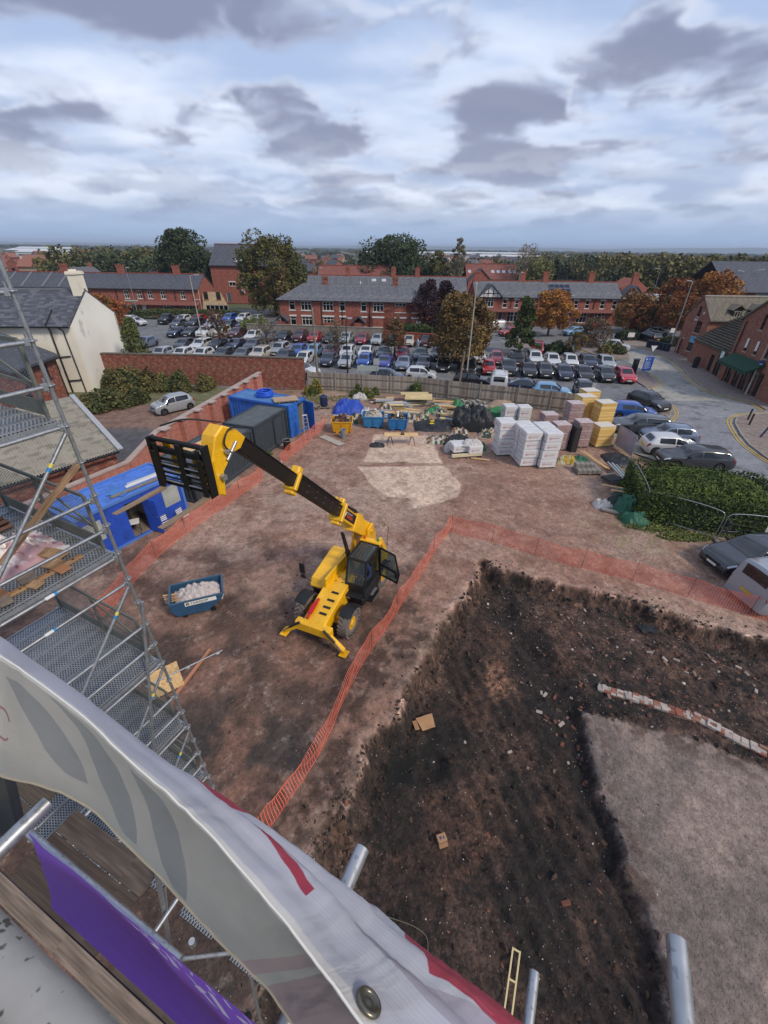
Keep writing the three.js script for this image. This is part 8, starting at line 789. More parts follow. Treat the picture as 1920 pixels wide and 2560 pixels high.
// --- loose things on the near ground
{ const o = solo('osb_sheet', 'square of yellow chipboard lying beside the stair tower', 'board', RB(1.05, .02, 1.15, .003), M(0xffffff, .9, { map: tex(256, (u, v) => { const k = pf(u, v, 24, 3, 201), c = mix3(s3(0xc49a62), s3(0xe0bf8c), k); return mix3(c, s3(0x96703f), ss(.6, .75, pf(u, v, 40, 2, 203)) * .6); }, true, 1.2) })); o.position.set(-7.6, .1, -9.4); o.rotation.set(.03, .62, .02); solo('timber_plank', 'long reddish plank lying beside the chipboard', 'timber', bar([-6.49, .1, -10.75], [-7.05, .08, -8.6], .12, .05), M(0xa9765a, .85)); solo('timber_plank', 'second reddish plank under the long one', 'timber', bar([-6.62, .05, -10.4], [-6.95, .05, -9.1], .1, .04), M(0x9a6a50, .85)); const s = thing('scaffold_tube_end', 'thin scaffold tube with couplers lying out from the tower foot', 'tube', [0, 0, 0]); s.position.set(-6.86, 0, -8.82); part(s, 'tube_length', C([-.6, 1.2, .5], [1.15, .75, -1.35], .024, 8), galv); part(s, 'coupler', [C([.28, .92, -.42], [.34, .9, -.5], .05, 8), C([.98, .74, -1.18], [1.06, .72, -1.26], .05, 8)], galv);
  const cb = thing('cardboard_sheet', 'torn cardboard sheet lying in the excavation', 'cardboard', [1.55, siteH(1.55, -8.55) + .06, -8.55], .3); part(cb, 'flat_panel', grid(8, 6, (u, v) => [(u - .5) * .62 * (1 - .25 * v), .03 + .06 * fbm(u * 3, v * 3, 2, 5), (v - .5) * .5]), M(0xa9835f, .9, { side: THREE.DoubleSide })); part(cb, 'folded_flap', grid(4, 3, (u, v) => [-.3 - v * .16, .05 + v * .02 * u, (u - .5) * .35]), M(0x9a7452, .9, { side: THREE.DoubleSide }));
  const bx = thing('cardboard_box', 'small brown cardboard carton standing on the excavation floor', 'box', [1.72, siteH(1.72, -5.2), -5.2], .3); part(bx, 'carton', RB(.26, .16, .2, .006, 0, .09, 0), M(0x9a7a5c, .9)); part(bx, 'print_mark', [B(.06, .003, .07, -.04, .1725, 0), B(.04, .003, .06, .05, .1725, .01)], M(0x39405a, .8)); part(bx, 'flap', B(.26, .008, .1, 0, .05, .15, .5), M(0x8a6a4e, .9));
  const fr = thing('batten_ladder_frame', 'slim cream timber frame standing near the banner corner', 'frame', [3.2, siteH(3.2, -2.9), -2.95]); fr.rotation.y = R(-24); part(fr, 'long_rail', B(.035, .03, 1.2, -.08, .14, .55), M(0xc9b98a, .8)); part(fr, 'long_rail', B(.035, .03, 1.2, .08, .14, .55), M(0xc9b98a, .8)); for (const z of [-.03, .5, 1.13]) part(fr, 'cross_rail', B(.13, .03, .035, 0, .14, z), M(0xc9b98a, .8)); part(fr, 'prop', [B(.03, .14, .03, -.08, .06, 0), B(.03, .14, .03, .08, .06, 1.1)], M(0xb9a97a, .8));
  const hz = [[-.35, -3.7], [.3, -3.55], [.9, -3.36], [1.14, -3.19], [1.13, -2.8], [1.1, -2.4]].map(([x, z]) => [x, siteH(x, z) + .03, z]); solo('hose', 'thin pale hose lying across the dark excavation floor', 'hose', tube(hz, .008, 5, 50), M(0x77735c, .7)); const bk = thing('black_plastic_scrap', 'crumpled black plastic scrap on the rubble bank', 'plastic', [11.2, siteH(11.2, -12.6), -12.6]); part(bk, 'sheet', grid(10, 8, (u, v) => [(u - .5) * .7, .04 + .14 * fbm(u * 4, v * 4, 3, 6), (v - .5) * .45]), tarpBlack); part(bk, 'torn_strip', grid(4, 2, (u, v) => [.3 + u * .2, .05, (v - .5) * .15]), tarpBlack); heap('bin_bag', 'dark blue refuse bag beside the tower foot', 'bag', -11.2, -10.8, .7, .55, .4, M(0x1a2030, .45, dbl), 141, { cr: .25 });
  const wt = thing('water_bottle', 'clear water bottle left by the netting', 'bottle', [-7.25, 0, -27.0]); part(wt, 'bottle_body', new THREE.LatheGeometry([[0, 0], [.05, .01], [.05, .24], [.02, .3], [.02, .33], [0, .33]].map((p) => new THREE.Vector2(...p)), 12), M(0xaab6c8, .2)); part(wt, 'cap', C([0, .33, 0], [0, .36, 0], .018, 8), M(0x8a3040, .5)); }
{ // old brick footing in the pit, brick by brick
  const t = thing('brick_footing', 'old brick footing with white mortar running across the excavation', 'footing', [strip0[0], siteH(...strip0), strip0[1]]), r = RNG(19), bm = [0x8a5444, 0x74493c, 0x9a8e86, 0xaaa098, 0x8a6656].map((c) => M(c, .95, { bumpMap: grit, bumpScale: .006 })), bg = metres(RB(.215, .075, .105, .01)); const path = [strip0, strip1, strip2]; let n = 0; for (let s = 0; s < 2; s++) { const a = path[s], b = path[s + 1], L = Math.hypot(b[0] - a[0], b[1] - a[1]), ang = Math.atan2(-(b[1] - a[1]), b[0] - a[0]); for (let i = 0; i < L / .225; i++) for (let j = 0; j < 3; j++) { if (r() < .06) continue; const k = i * .225 / L, off_ = (j - 1) * .115, x = mix(a[0], b[0], k) + Math.sin(ang) * off_, z = mix(a[1], b[1], k) + Math.cos(ang) * off_, q = mesh(bg, bm[Math.floor(r() * 5)]); q.name = 'brick'; q.position.set(x - strip0[0], siteH(x, z) - siteH(...strip0) + .05 + r() * .025, z - strip0[1]); q.rotation.set((r() - .5) * .08, ang + (r() - .5) * .12, (r() - .5) * .08); t.add(q); n++; } const mo = []; for (let i = 0; i < L / .12; i++) { const k = i * .12 / L, x = mix(a[0], b[0], k), z = mix(a[1], b[1], k); mo.push(B(.13, .06, .32, x - strip0[0], siteH(x, z) - siteH(...strip0) + .045 + r() * .03, z - strip0[1], 0, ang + Math.PI / 2 * 0)); } part(t, 'mortar', mo, MM(0xb4aca4, .95)); } }
{ // rubble
  const r = RNG(1234), lump = (q) => { const g = new THREE.IcosahedronGeometry(.5, 1), p = g.attributes.position; for (let i = 0; i < p.count; i++) { const k = .7 + .6 * hsh(Math.round(p.getX(i) * 9), Math.round(p.getY(i) * 9 + p.getZ(i) * 31), q); p.setXYZ(i, p.getX(i) * k, p.getY(i) * k * .7, p.getZ(i) * k); } g.computeVertexNormals(); return g; };
  const cols = [0x9a9088, 0xc2b9b0, 0x7c5040, 0x86604f, 0x5c4d44, 0x4a3d35, 0x8a7c70].map((c) => new THREE.Color(c)), rub = new THREE.MeshStandardMaterial({ color: 0xffffff, roughness: .95, bumpMap: grit, bumpScale: .004 });
  const L = [[], [], []]; const dens = (x, z) => { const p = fPit(x, z); let d = .12; if (p < -.2) { d = .22 + 1.1 * ss(5.5, 8, x - (z + 9) * .25) * ss(-6, -7.6, z); if (fSlab(x, z) < 0) d = .03; d += .5 * ss(1.0, .2, Math.abs(x - (6.1 + (z + 9) * .32))) * ss(-3, -5, z); } else if (p < .9) d = .5; d += .35 * ss(2.0, .6, segD(x, z, [1.2, -12], [-2.4, -5])) + .3 * ss(4, 1.5, Math.hypot(x + 4.4, z + 6.2)); return d; };
  let tries = 0; while (L[0].length + L[1].length + L[2].length < 11000 && tries++ < 130000) { const u = Math.pow(r(), 1.6), z = mix(2, -30, u), x = mix(-12, 17, r()); if (fSite(x, z) > -.4 || r() > dens(x, z)) continue; const pit = fPit(x, z) < 0, big = r(); let s = (.012 + .028 * r() * r() * r()) * (pit ? 1.4 : 1); if (pit && big > .975) s = .05 + r() * .07; L[Math.floor(r() * 3)].push([x, z, s]); }
  const m4 = new THREE.Matrix4(), q = new THREE.Quaternion(), e = new THREE.Euler(); L.forEach((l, k) => { const im = new THREE.InstancedMesh(lump(k + 3), rub, l.length); im.name = numbered('rubble'); im.userData.kind = 'stuff'; l.forEach(([x, z, s], i) => { q.setFromEuler(e.set(r() * 6, r() * 6, r() * 6)); m4.compose(V(x, siteH(x, z) + s * .2, z), q, V(s * (.8 + r() * .9), s * (.7 + r() * .4), s * (.8 + r() * .5))); im.setMatrixAt(i, m4); im.setColorAt(i, cols[Math.floor(r() * 7)]); }); scene.add(im); });
  { const l = []; let k = 0; while (l.length < 5000 && k++ < 90000) { const u = Math.pow(r(), 1.4), z = mix(1, -16.4, u), x = mix(-6, 16, r()), p = fPit(x, z), sl = fSlab(x, z); let d = 0; if (p < .15 && sl > .05) d = .16; if (p < .1 && p > -.8) d = 1.1; if (p > .15 && p < .8) d = .25; if (sl < .25 && sl > -.1) d += .5; if (p > .8) d = .06 * ss(2.5, .5, Math.abs(x + 3.5)); if (r() > d) continue; l.push([x, z, (.02 + .1 * Math.pow(r(), 4)) * (p < .1 ? 1.25 : .8), p]); }
    const cc = [0x2c231f, 0x382c26, 0x463529, 0x1d1a18, 0x4e3c30].map((c) => new THREE.Color(c)), im = new THREE.InstancedMesh(lump(9), rub, l.length); im.name = 'soil_clods'; im.userData.kind = 'stuff'; l.forEach(([x, z, s], i) => { q.setFromEuler(e.set(r() * 6, r() * 6, r() * 6)); m4.compose(V(x, siteH(x, z) + s * .05, z), q, V(s * (.8 + r()), s * (.6 + r() * .5), s * (.8 + r() * .6))); im.setMatrixAt(i, m4); im.setColorAt(i, cc[Math.floor(r() * 5)]); }); scene.add(im); }
  const bm = [0x6e4638, 0x5e3c33, 0x7c6458, 0x9a9088, 0x4a3c36].map((c) => M(c, .95, { bumpMap: grit, bumpScale: .006 })), bg = metres(RB(.215, .07, .105, .012)), bh = metres(RB(.13, .07, .105, .016)); for (let i = 0; i < 150; i++) { const zone = r(); let x, z; if (zone < .6) { x = 6.6 + r() * 7.5; z = -8.8 - r() * 5; } else if (zone < .93) { z = -4 - r() * 6.5; x = 6.15 + (z + 9) * .3 + (r() - .5) * 1.1; } else { x = 1.5 + r() * 5; z = -3 - r() * 10; } if (fPit(x, z) > -.3 || fSlab(x, z) < .1) continue; const t = tag(mesh(r() < .6 ? bg : bh, bm[Math.floor(r() * 5)]), 'loose broken brick lying in the dug-out rubble', 'brick', 'loose bricks in the excavation'); t.name = numbered('loose_brick'); t.position.set(x, siteH(x, z) + .012, z); t.scale.setScalar(.65 + r() * .45); t.rotation.set((r() - .5) * .6, r() * 6, (r() - .5) * .6); scene.add(t); }
}
// ================= SCAFFOLD: stair tower on the left, the lift in front of the camera =================
const gratingTex = (seed) => tex(256, (u, v) => { const a = (u * 16) % 1, b = (v * 8) % 1, o = Math.hypot(a - .5, (b - .5) * .75), o2 = Math.hypot(((a + .5) % 1) - .5, (((b + .5) % 1) - .5) * .75); let k = .46 + .12 * pf(u, v, 8, 3, seed); if (Math.min(o, o2) < .22) k *= .28; else if (Math.min(o, o2) < .33) k *= 1.3; return [k * .97, k, k * 1.03]; }, true, .7);
const gratM = M(0xffffff, .5, { metalness: .45, map: gratingTex(5) }), bandY = M(0xd2c25a, .6), bandB = M(0x2f7fb8, .6), bandW = M(0xcfd2d2, .6), guardM = MM(0x7c7f78, .6, { metalness: .3 }), expM = M(0x8a9096, .5, { metalness: .5, side: THREE.DoubleSide });
{
  const LV = [11.06, 9.0, 6.55, 4.6, 2.6], SL = 2.57, DL = 3.07, TH = Math.atan2(-.893, -.45);
  const t = thing('scaffold_tower', 'galvanised scaffold tower with perforated steel decks on the left', 'scaffold', [-4.0, 0, -5.05], TH);
  const ros = metres(mg([new THREE.TorusGeometry(.048, .008, 6, 16).rotateX(Math.PI / 2), ...[0, 1, 2, 3].map((i) => C([Math.cos(i * 1.571) * .02, 0, Math.sin(i * 1.571) * .02], [Math.cos(i * 1.571) * .05, 0, Math.sin(i * 1.571) * .05], .009, 5)), new THREE.CylinderGeometry(.03, .03, .035, 12)]));
  for (const [s, d] of [[0, 0], [SL, 0], [0, DL], [SL, DL]]) { const p = part(t, 'standard', C([s, 0, d], [s, d ? 12.2 : 14, d], .0242, 12), galv); part(p, 'base_plate', RB(.15, .012, .15, .003, s, .006, d), galv); for (let y = .57; y < (d ? 12.2 : 14); y += .5) { const r = mesh(ros, galv); r.name = 'rosette'; r.position.set(s, y, d); p.add(r); } }
  const ledg = (y, d, name = 'ledger') => { const l = part(t, name, [C([.04, y, d], [SL - .04, y, d], .0242, 10)], galv); part(l, 'wedge_head', [RB(.07, .09, .05, .012, .06, y, d), RB(.07, .09, .05, .012, SL - .06, y, d), B(.012, .16, .03, .045, y + .02, d)], galv); const k = y % 1 * .4; if (name === 'ledger' && d === 0) { part(l, 'label_band', [C([.9 + k, y, d], [.94 + k, y, d], .0252, 10)], bandB); part(l, 'label_band', C([.94 + k, y, d], [1.05 + k, y, d], .0252, 10), bandW); } };
  const brace = (a, b) => { const l = part(t, 'brace', C(a, b, .0242, 10), galv); const m = (k) => [mix(a[0], b[0], k), mix(a[1], b[1], k), mix(a[2], b[2], k)]; part(l, 'label_band', C(m(.12), m(.135), .0254, 10), bandY); part(l, 'label_band', C(m(.135), m(.15), .0254, 10), bandB); part(l, 'clevis', [RB(.03, .13, .05, .01, a[0] + .01, a[1] + .02, a[2])], galv); };
  brace([.04, 11.0, -.03], [2.5, 8.4, -.03]); brace([.04, 8.46, -.03], [2.5, 5.9, -.03]); brace([.04, 6.45, -.03], [2.5, 3.7, -.03]); brace([.02, 4.47, -.03], [2.5, 1.8, -.03]); part(t, 'inclined_tube', C([-.04, 8.06, -.06], [1.95, 0, -.06], .0242, 12), galv); ledg(8.5, 0); ledg(11.56, 0); ledg(12.06, 0); ledg(12.56, 0);
  LV.forEach((y, li) => {
    ledg(y, 0); ledg(y, DL); if (li) { ledg(y + .5, 0, 'guard_rail'); ledg(y + 1, 0, 'guard_rail'); } part(t, 'transom', [C([.0, y, .04], [0, y, DL - .04], .0242, 10)], galv); part(t, 'transom', C([SL, y, .04], [SL, y, DL - .04], .0242, 10), galv); part(t, 'deck_beam', [B(SL - .1, .05, .035, SL / 2, y + .035, .055)], galv);
    for (let i = 0; i < 9; i++) { const d = .24 + i * .325; const p = part(t, 'deck_plank', [RB(SL - .08, .055, .3, .008, SL / 2, y + .045, d)], gratM); part(p, 'plank_edge', [B(SL - .08, .012, .018, SL / 2, y + .078, d - .141), B(SL - .08, .012, .018, SL / 2, y + .078, d + .141)], galv); part(p, 'hook', [B(.06, .05, .05, .05, y + .03, d - .08), B(.06, .05, .05, .05, y + .03, d + .08)], galv); }
    // side guard with expanded mesh
    const gp = part(t, 'side_guard', [bar([.03, y + 1.0, .26], [.03, y + 1.0, DL], .03, .05), bar([.03, y + .06, .28], [.03, y + 1.0, .24], .035, .05), bar([.03, y + .06, 1.55], [.03, y + 1.0, 1.5], .035, .05), bar([.03, y + .06, DL - .1], [.03, y + 1.0, DL - .1], .035, .05), bar([.05, y + .5, .26], [.05, y + .98, 1.5], .02, .04), bar([.05, y + .5, .26], [.05, y + .55, 1.6], .02, .035)], guardM); part(gp, 'kick_board', B(.02, .2, DL - .4, .02, y + .19, DL / 2 + .1), MM(0x6e7168, .8));
    const P = []; const H = .62, y0 = y + .32, L = DL - .4; const rb = (a, b, w) => { const u = V(0, w, 0), A = V(.035, y0 + a[1], .3 + a[0]), Bq = V(.035, y0 + b[1], .3 + b[0]); P.push(A.clone().sub(u), A.clone().add(u), Bq.clone().add(u), A.clone().sub(u), Bq.clone().add(u), Bq.clone().sub(u)); }; for (let x = -H * 1.6; x < L; x += .062) { for (const sg of [1, -1]) { let x0 = sg > 0 ? x : x + H * 1.6, x1 = sg > 0 ? x + H * 1.6 : x, ya = 0, yb = H; const cut = (lim) => { }; const k0 = cl((0 - x0) / (x1 - x0)), k1 = cl((L - x0) / (x1 - x0)), lo = Math.min(k0, k1), hi = Math.max(k0, k1); if (hi - lo > .02) rb([mix(x0, x1, lo), H * lo], [mix(x0, x1, hi), H * hi], .0045); } } const eg = new THREE.BufferGeometry().setFromPoints(P); eg.computeVertexNormals(); part(gp, 'expanded_mesh', eg, expM);
  });
  const W = (s, y, d) => { const v = V(s, y, d).applyAxisAngle(V(0, 1, 0), TH); return [v.x - 4, v.y, v.z - 5.05]; }; const put = (o, s, y, d, turn = 0) => { o.position.set(...W(s, y, d)); o.rotation.y = TH + turn; return o; };
  // timber and plastic on the second deck
  const mk = M(0xffffff, .85, { map: textTex(512, 64, (x) => { x.fillStyle = '#a57f58'; x.fillRect(0, 0, 512, 64); const r = RNG(4); for (let i = 0; i < 60; i++) { x.fillStyle = `rgba(${r() < .5 ? '120,85,55' : '190,150,110'},.25)`; x.fillRect(0, r() * 64, 512, 1 + r() * 3); } x.fillStyle = '#2a1c14'; x.font = 'bold 34px sans-serif'; for (let i = 0; i < 6; i++) x.fillRect(40 + i * 26 + (i % 2) * 4, 18 + (i % 3) * 3, 14, 26); x.font = 'bold 40px sans-serif'; x.fillText('HSI', 380, 46); for (let i = 0; i < 4; i++) x.fillRect(250 + i * 24, 22, 12, 20); }) });
  const bt = thing('stamped_batten', 'long timber batten with stamped letters lying on the tower deck', 'timber', W(.95, 9.09, .36), TH + .02); part(bt, 'batten', RB(1.3, .03, .1, .004), wood); part(bt, 'stamp_print', new THREE.PlaneGeometry(1.28, .092).rotateX(-Math.PI / 2).rotateY(0).translate(0, .0165, 0), mk, true);
  [['board offcut nearest the tower corner on the stamped batten', .62, .46, .2, .42], ['board offcut under the nearest one', .64, .27, .16, .3], ['board offcut in the middle of the stamped batten', .98, .46, .2, .3], ['small board offcut below the middle one', 1.0, .25, .14, .22], ['board offcut at the left end of the stamped batten', 1.36, .46, .22, .35], ['small board offcut at the left end of the batten', 1.36, .22, .14, .25], ['long brown board half under the plastic sheet', .5, .78, .2, .6]].forEach(([l, s, d, w, len], i) => put(solo('board_offcut', l + ' on the deck', 'timber', RB(w, .03, len * .8, .004), [wood, M(0x9a6f4e, .85), woodGrey][i % 3]), s, 9.12 + (i % 3) * .012, d, .25 - (i % 3) * .2));
  const ps = solo('plastic_wrapping', 'crumpled white and pink plastic wrapping heaped on the tower deck', 'plastic', grid(34, 34, (u, v) => { const a = u - .5, b = v - .5, e = ss(.5, .2, Math.hypot(a, b)), f = Math.abs(fbm(u * 8, v * 8, 4, 8) - .5) * 2, f2 = Math.abs(fbm(u * 17 + 3, v * 17, 3, 18) - .5) * 2; return [a * 1.15 + .06 * f2, .02 + e * (.08 + .34 * f + .22 * f2), b * 1.0, u, v]; }), M(0xffffff, .35, { side: THREE.DoubleSide, map: tex(128, (u, v) => { const k = pf(u, v, 5, 4, 12); return mix3(mix3([.84, .82, .82], [.74, .6, .62], ss(.5, .65, k)), [.55, .25, .3], ss(.74, .8, pf(u, v, 9, 3, 14))); }, true, 1) }), undefined, true); put(ps, .8, 9.06, 1.25);
  const pl = solo('loose_plank', 'brown plank leaning across the tower guard', 'timber', bar(W(-.3, 10.35, .6), W(1.2, 9.6, .25), .1, .035), wood); for (let i = 0; i < 4; i++) put(solo('copper_pipe', ['lowest', 'second', 'third', 'uppermost'][i] + ' of the brown pipes lying along the tower deck edge', 'pipe', C([-.9, 0, 0], [.9, 0, 0], .035, 10), M(0x7a5a4a, .6)), 1.25, 9.12 + (i % 2) * .06, 2.1 + i * .08);
}
// --- the lift the camera looks over: rails, boards, banners. t runs along the face, n outwards
const FT = [.907, 0, .42], FN = [.42, 0, -.907]; const F = (t, y, n) => [FT[0] * t + FN[0] * n, 13 + y, FT[2] * t + FN[2] * n];
{
  const s = thing('scaffold_lift', 'foreground scaffold lift of weathered tubes and boards below the camera', 'scaffold', [0, 0, 0]);
  const dull = M(0xffffff, .62, { metalness: .4, bumpMap: grit, bumpScale: .0015, map: tex(512, (u, v) => { const n = pf(u, v, 6, 5, 501); let k = .56 + .16 * n; k -= .3 * ss(.7, .76, pf(u, v, 26, 3, 503)); return [k, k * .985, k * .95]; }, true, .35) }); part(s, 'guard_rail', C(F(-4.2, -.6, -.052), F(2.5, -.6, -.052), .0242, 28), dull); part(s, 'toe_board', bar(F(-4.2, -1.69, -.04), F(2.5, -1.69, -.055), .042, .225), M(0xffffff, .9, { map: woodTex(0x8d8073, 0x675a4f, 43, .35), bumpMap: grit, bumpScale: .004 })); part(s, 'ledger', C(F(-4.2, -1.9, -.13), F(2.5, -1.9, -.13), .0242, 14), galv); part(s, 'ledger', C(F(-4.2, -3.1, .145), F(-1.2, -3.16, .135), .0242, 14), galv);
  part(s, 'transom', C(F(.56, -1.53, -.3), F(.56, -1.53, .65), .0242, 18), galv); part(s, 'transom', C(F(-.31, -1.72, -.3), F(-.31, -1.72, .53), .0242, 18), galv); part(s, 'transom', C(F(.46, -3.03, -.3), F(.46, -3.03, .85), .0242, 16), galv); const st = part(s, 'transom', C(F(-1.29, -1.58, -.3), F(-1.29, -1.58, .15), .0242, 16), galv); part(st, 'coupler', [RB(.09, .08, .08, .02, ...F(-1.29, -1.62, -.1)), C(F(-1.36, -1.6, -.08), F(-1.22, -1.6, -.08), .035, 10)], galv); part(s, 'upright', bar(F(-1.86, -1.8, .19), F(-1.75, -2.16, .06), .06, .06), steelDark);
  for (const t of [-4.6, -2.0]) part(s, 'standard', C(F(t, -13, -.2), F(t, .6, -.2), .0242, 12), galv); part(s, 'raker', C(F(-2.45, -4.6, .56), F(-3.05, -7.6, .33), .0242, 12), galv); part(s, 'raker', C(F(-2.3, -7.5, .8), F(-2.52, -12.6, .45), .0242, 12), galv); part(s, 'tie_tube', C(F(-2.75, -7.15, .3), F(-2.3, -7.85, .75), .0242, 12), galv); part(s, 'sleeve', C(F(-2.36, -6.2, .42), F(-2.42, -6.45, .42), .032, 14), galv); part(s, 'sleeve', C(F(-.1, -2.6, .06), F(-.1, -2.6, .5), .0242, 14), galv);
  const bm = [M(0xffffff, .9, { map: woodTex(0x5c5148, 0x463d36, 33) }), M(0xffffff, .9, { map: woodTex(0x51453c, 0x3e342d, 53) }), M(0xffffff, .9, { map: woodTex(0x5e5245, 0x4a4036, 63) })]; let k = 0; for (let i = 0; i < 3; i++) for (let j = 0; j < 2 + (i === 0); j++) { const t0 = -5.4 + j * 1.32; part(s, 'scaffold_board', bar(F(t0, -5 - j * .45 + (i % 2) * .004, .02 + i * .235), F(t0 + 1.3, -5 - j * .45, .02 + i * .235), .225, .038), bm[k++ % 3]); }
  for (let j = 0; j < 3; j++) { part(s, 'deck_transom', C(F(-5.3 + j * 1.32, -5.06 - j * .45, -.2), F(-5.3 + j * 1.32, -5.06 - j * .45, 1.0), .0242, 10), galv); part(s, 'ladder_beam', [C(F(-5.4 + j * 1.3, -4.9 - j * .45, .95), F(-4.1 + j * 1.3, -4.9 - j * .45, .95), .02, 8), C(F(-5.4 + j * 1.3, -5.25 - j * .45, .95), F(-4.1 + j * 1.3, -5.25 - j * .45, .95), .02, 8), ...[0, 1, 2, 3].map((i) => C(F(-5.3 + j * 1.3 + i * .35, -4.9 - j * .45, .95), F(-5.3 + j * 1.3 + i * .35, -5.25 - j * .45, .95), .014, 6))], galv); }
  for (let j = 0; j < 4; j++) for (let i = 0; i < 2; i++) part(s, 'stair_tread', bar(F(-4.6 + j * .72, -6.4 - j * .5, .75 + i * .3), F(-4.05 + j * .72, -6.4 - j * .5, .75 + i * .3), .27, .04), gratM);
}
// purple banner on the outside of the toe board
{
  const tx = textTex(1024, 512, (x, w, h) => { x.fillStyle = '#9a62e0'; x.fillRect(0, 0, w, h); const r = RNG(8); for (let i = 0; i < 500; i++) { x.fillStyle = `rgba(${r() < .5 ? '70,30,120' : '120,80,175'},.06)`; x.fillRect(r() * w, r() * h, 40 + r() * 160, 2 + r() * 6); } x.save(); x.scale(1, -1); x.fillStyle = '#ece9f2'; x.font = 'bold 104px sans-serif'; [...'g2ixl8q'].forEach((c, i) => x.fillText(c, 275 + i * 58, -366)); x.font = 'bold 46px sans-serif'; [...'oin/tlir'].forEach((c, i) => x.fillText(c, 350 + i * 44, -462)); x.restore(); x.fillStyle = '#c99a4a'; for (const [a, b, c] of [[640, 250, .7], [700, 280, .6]]) { x.save(); x.translate(a, b); x.rotate(c); x.beginPath(); x.ellipse(0, 0, 95, 20, 0, 0, 6.3); x.fill(); x.restore(); } });
  const g = grid(70, 26, (u, v) => { const t = mix(mix(-1.06, 1.2, u), mix(-2.42, .3, u), v), y = mix(-1.66, -3.05, v), n = mix(-.012 - .01 * u, .13, Math.pow(v, .8)) + .02 * Math.sin(v * 3.1) * Math.sin(u * 9) + .016 * (fbm(u * 14, v * 4, 3, 21) - .5) * ss(0, .25, v), p = F(t, y, n); return [...p, u, 1 - v]; }); const o = thing('purple_banner', 'purple vinyl banner with white lettering tied along the scaffold', 'banner', [0, 0, 0]); part(o, 'banner_cloth', g, M(0xffffff, .5, { map: tx, side: THREE.DoubleSide, bumpMap: grit, bumpScale: .001 }), true); part(o, 'white_hem', grid(30, 2, (u, v) => { const p = F(mix(-2.44, -1.3, u), -3.03 - v * .06, .128 + v * .012); return p; }), M(0xb9c4dc, .6, { side: THREE.DoubleSide }));
}
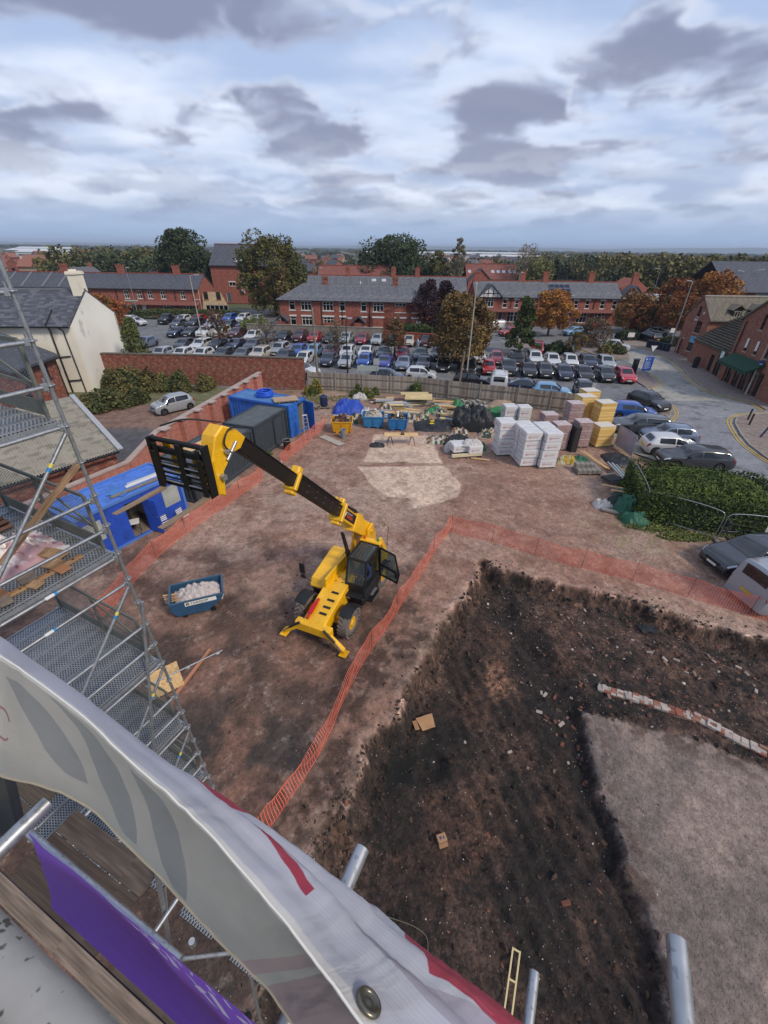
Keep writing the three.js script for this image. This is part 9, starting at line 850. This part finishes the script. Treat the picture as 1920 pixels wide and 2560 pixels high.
// white banner flung over the rail: inner flap, folded hem, outer face
{
  const rid = [[-1.35, .2], [-.994, .201], [-.906, .199], [-.692, .187], [-.556, .17], [-.436, .159], [-.37, .151], [-.281, .135], [-.182, .115], [-.131, .102], [-.099, .094], [-.063, .084], [.08, .05]], outr = [[-1.9, .325], [-1.461, .317], [-1.206, .302], [-1.033, .295], [-.913, .288], [-.69, .267], [-.521, .269], [-.388, .262], [-.288, .257], [-.195, .251], [-.129, .251], [-.069, .241], [.013, .233], [.082, .231], [.143, .226], [.4, .2]], low = [[-1.5, .07], [-1.063, .09], [-.968, .115], [-.813, .137], [-.684, .128], [-.543, .116], [-.429, .103], [-.34, .094], [-.239, .085], [-.191, .072], [.0, .04]];
  const cv = (l) => new THREE.CatmullRomCurve3(l.map((p) => V(p[0], p[1], 0))), cr = cv(rid), co = cv(outr), cw = cv(low);
  const printAndShading = textTex(2048, 1024, (x, w, h) => {
    x.fillStyle = '#c9c5bb'; x.fillRect(0, 0, w, h * .44); x.fillStyle = '#d3d4dc'; x.fillRect(0, h * .44, w, h * .56); const r = RNG(5); x.globalAlpha = .6;
    x.fillStyle = '#888c91'; const blob = (p) => { x.beginPath(); x.moveTo(p[0][0] * w, p[0][1] * h); for (let i = 1; i < p.length; i += 2) x.quadraticCurveTo(p[i][0] * w, p[i][1] * h, p[i + 1][0] * w, p[i + 1][1] * h); x.fill(); };
    blob([[.10, .38], [.19, .40], [.22, .32], [.27, .24], [.29, .13], [.25, .09], [.21, .18], [.17, .30], [.10, .38]]); blob([[.20, .42], [.31, .41], [.35, .30], [.40, .2], [.43, .05], [.40, .02], [.36, .10], [.29, .24], [.27, .32], [.25, .38], [.20, .42]]); blob([[.34, .41], [.44, .40], [.49, .27], [.54, .16], [.56, .02], [.51, .0], [.47, .12], [.41, .28], [.34, .41]]);
    x.globalAlpha = .3; x.fillStyle = '#b06a76'; blob([[.72, .0], [.74, .2], [.73, .4], [.755, .43], [.76, .42], [.775, .2], [.75, .0], [.735, -.02], [.72, 0]]); x.fillStyle = '#a8606c'; blob([[.78, .44], [.8, .3], [.78, 0], [.9, -.02], [1, 0], [1, .2], [1, .44], [.9, .45], [.78, .44]]); x.globalAlpha = .6; x.strokeStyle = '#a04a58'; x.lineWidth = 10; x.beginPath(); x.ellipse(.1 * w, .2 * h, 40, 60, .4, 0, 5); x.stroke();
    x.globalAlpha = 1; x.strokeStyle = '#b52c44'; x.lineWidth = 16; x.beginPath(); x.moveTo(.40 * w, .60 * h); x.quadraticCurveTo(.5 * w, .57 * h, .64 * w, .52 * h); x.stroke(); x.fillStyle = '#b52c44'; blob([[.28, .66], [.36, .64], [.43, .60], [.47, .64], [.54, .68], [.46, .70], [.38, .69], [.32, .69], [.28, .66]]); blob([[.74, .70], [.78, .64], [.84, .60], [.92, .62], [1, .60], [1, .65], [1, .74], [.9, .74], [.74, .70]]); x.globalAlpha = .35; x.fillStyle = '#8a7686'; blob([[.72, .54], [.8, .56], [.9, .6], [.96, .62], [1, .62], [1, .58], [1, .53], [.85, .52], [.72, .54]]);
    x.globalAlpha = .14; for (let i = 0; i < 900; i++) { x.fillStyle = r() < .5 ? '#8f8a80' : '#f2f2f2'; x.fillRect(r() * w, r() * h, 2 + r() * 90, 1 + r() * 2.5); } x.globalAlpha = .10; for (let i = 0; i < 46; i++) { x.fillStyle = '#8f92a6'; x.fillRect(.3 * w, (.48 + i * .0052) * h, .7 * w, 2 + r() * 2); } x.globalAlpha = .9; x.fillStyle = '#ecebe6'; x.fillRect(0, h * .425, w, h * .03);  // thin grey stripes paint the shading of the mesh onto the outer face
  });
  const weave = tex(256, G2((u, v) => .5 + .25 * Math.sin(u * 6.283 * 32) + .25 * Math.sin(v * 6.283 * 32)), false, 1); weave.repeat.set(60, 22);
  const mat = new THREE.MeshPhysicalMaterial({ map: printAndShading, roughness: .8, side: THREE.DoubleSide, transmission: .12, thickness: 0, bumpMap: weave, bumpScale: .0006 });
  const cross = (u, v) => { // v 0..1 : inner lower edge -> ridge (.44) -> outer silhouette (.72) -> falls away (1)
    const L = cw.getPoint(u), Rg = cr.getPoint(u), O = co.getPoint(u), ks = [[0, L.x, -1.1, L.y], [.44, Rg.x, -.75, Rg.y], [.70, O.x, -1.05, O.y], [1, O.x - .02, -2.4, O.y - .02]]; let a, b, k; if (v < .44) { a = ks[0]; b = ks[1]; k = v / .44; } else if (v < .7) { a = ks[1]; b = ks[2]; k = (v - .44) / .26; } else { a = ks[2]; b = ks[3]; k = (v - .7) / .3; }
    const bul = v < .44 ? .012 * Math.sin(Math.PI * k) : v < .7 ? .035 * Math.sin(Math.PI * k) : 0, fold = .008 * Math.sin(v * 70 + 3 * fbm(u * 4, v * 2, 2, 4)) * ss(.46, .55, v) * ss(.2, .6, u) + .004 * (fbm(u * 40, v * 10, 3, 6) - .5); return F(mix(a[1], b[1], k), mix(a[2], b[2], k) + bul * .6 + fold, mix(a[3], b[3], k) + bul * .3 + fold);
  };
  const o = thing('white_banner', 'white fabric banner with red swoosh draped over the scaffold rail', 'banner', [0, 0, 0]); part(o, 'banner_cloth', grid(150, 70, (u, v) => [...cross(u, v), u, 1 - v]), mat, true);
  const hem = []; for (let i = 0; i <= 60; i++) hem.push(cross(i / 60, .002)); part(o, 'hem_cord', tube(hem, .0035, 6, 160), MM(0xb9ad96, .9)); const frg = []; for (let i = 0; i <= 60; i++) { const p = cross(i / 60, .44); frg.push([p[0], p[1] + .002, p[2]]); } part(o, 'ridge_hem', tube(frg, .002, 6, 160), M(0xd9d6cc, .9));
  const ey = thing('banner_eyelet', 'brass eyelet pressed into the white banner hem', 'eyelet', [0, 0, 0]); let best = [1e9]; for (let i = 0; i < 200; i++) for (let j = 0; j < 30; j++) { const u = .7 + i / 700, v = .45 + j / 200, p = cross(u, v), dx = p[0], dy = p[1] - 13, dz = p[2]; const tt = FT[0] * dx + FT[2] * dz, nn = FN[0] * dx + FN[2] * dz, e = Math.hypot(tt / -dy - (-.063 / .8), nn / -dy - (.106 / .8)); if (e < best[0]) best = [e, u, v]; }
  const [, bu, bv] = best, p0 = V(...cross(bu, bv)), pu = V(...cross(bu + .004, bv)).sub(p0), pv = V(...cross(bu, bv + .01)).sub(p0), nn = pu.clone().cross(pv).normalize(); if (nn.y < 0) nn.negate(); const q = new THREE.Quaternion().setFromUnitVectors(V(0, 0, 1), nn); ey.position.copy(p0.addScaledVector(nn, .004)); ey.quaternion.copy(q); const brass = M(0x7a7568, .35, { metalness: .9 }); part(ey, 'rim', new THREE.TorusGeometry(.0135, .0035, 10, 28), brass); part(ey, 'dish', new THREE.LatheGeometry([[0, .0005], [.003, .002], [.006, -.001], [.012, .002], [.014, .003]].map((p) => new THREE.Vector2(...p)), 28).rotateX(Math.PI / 2), brass);
}
renderer.render(scene, camera);
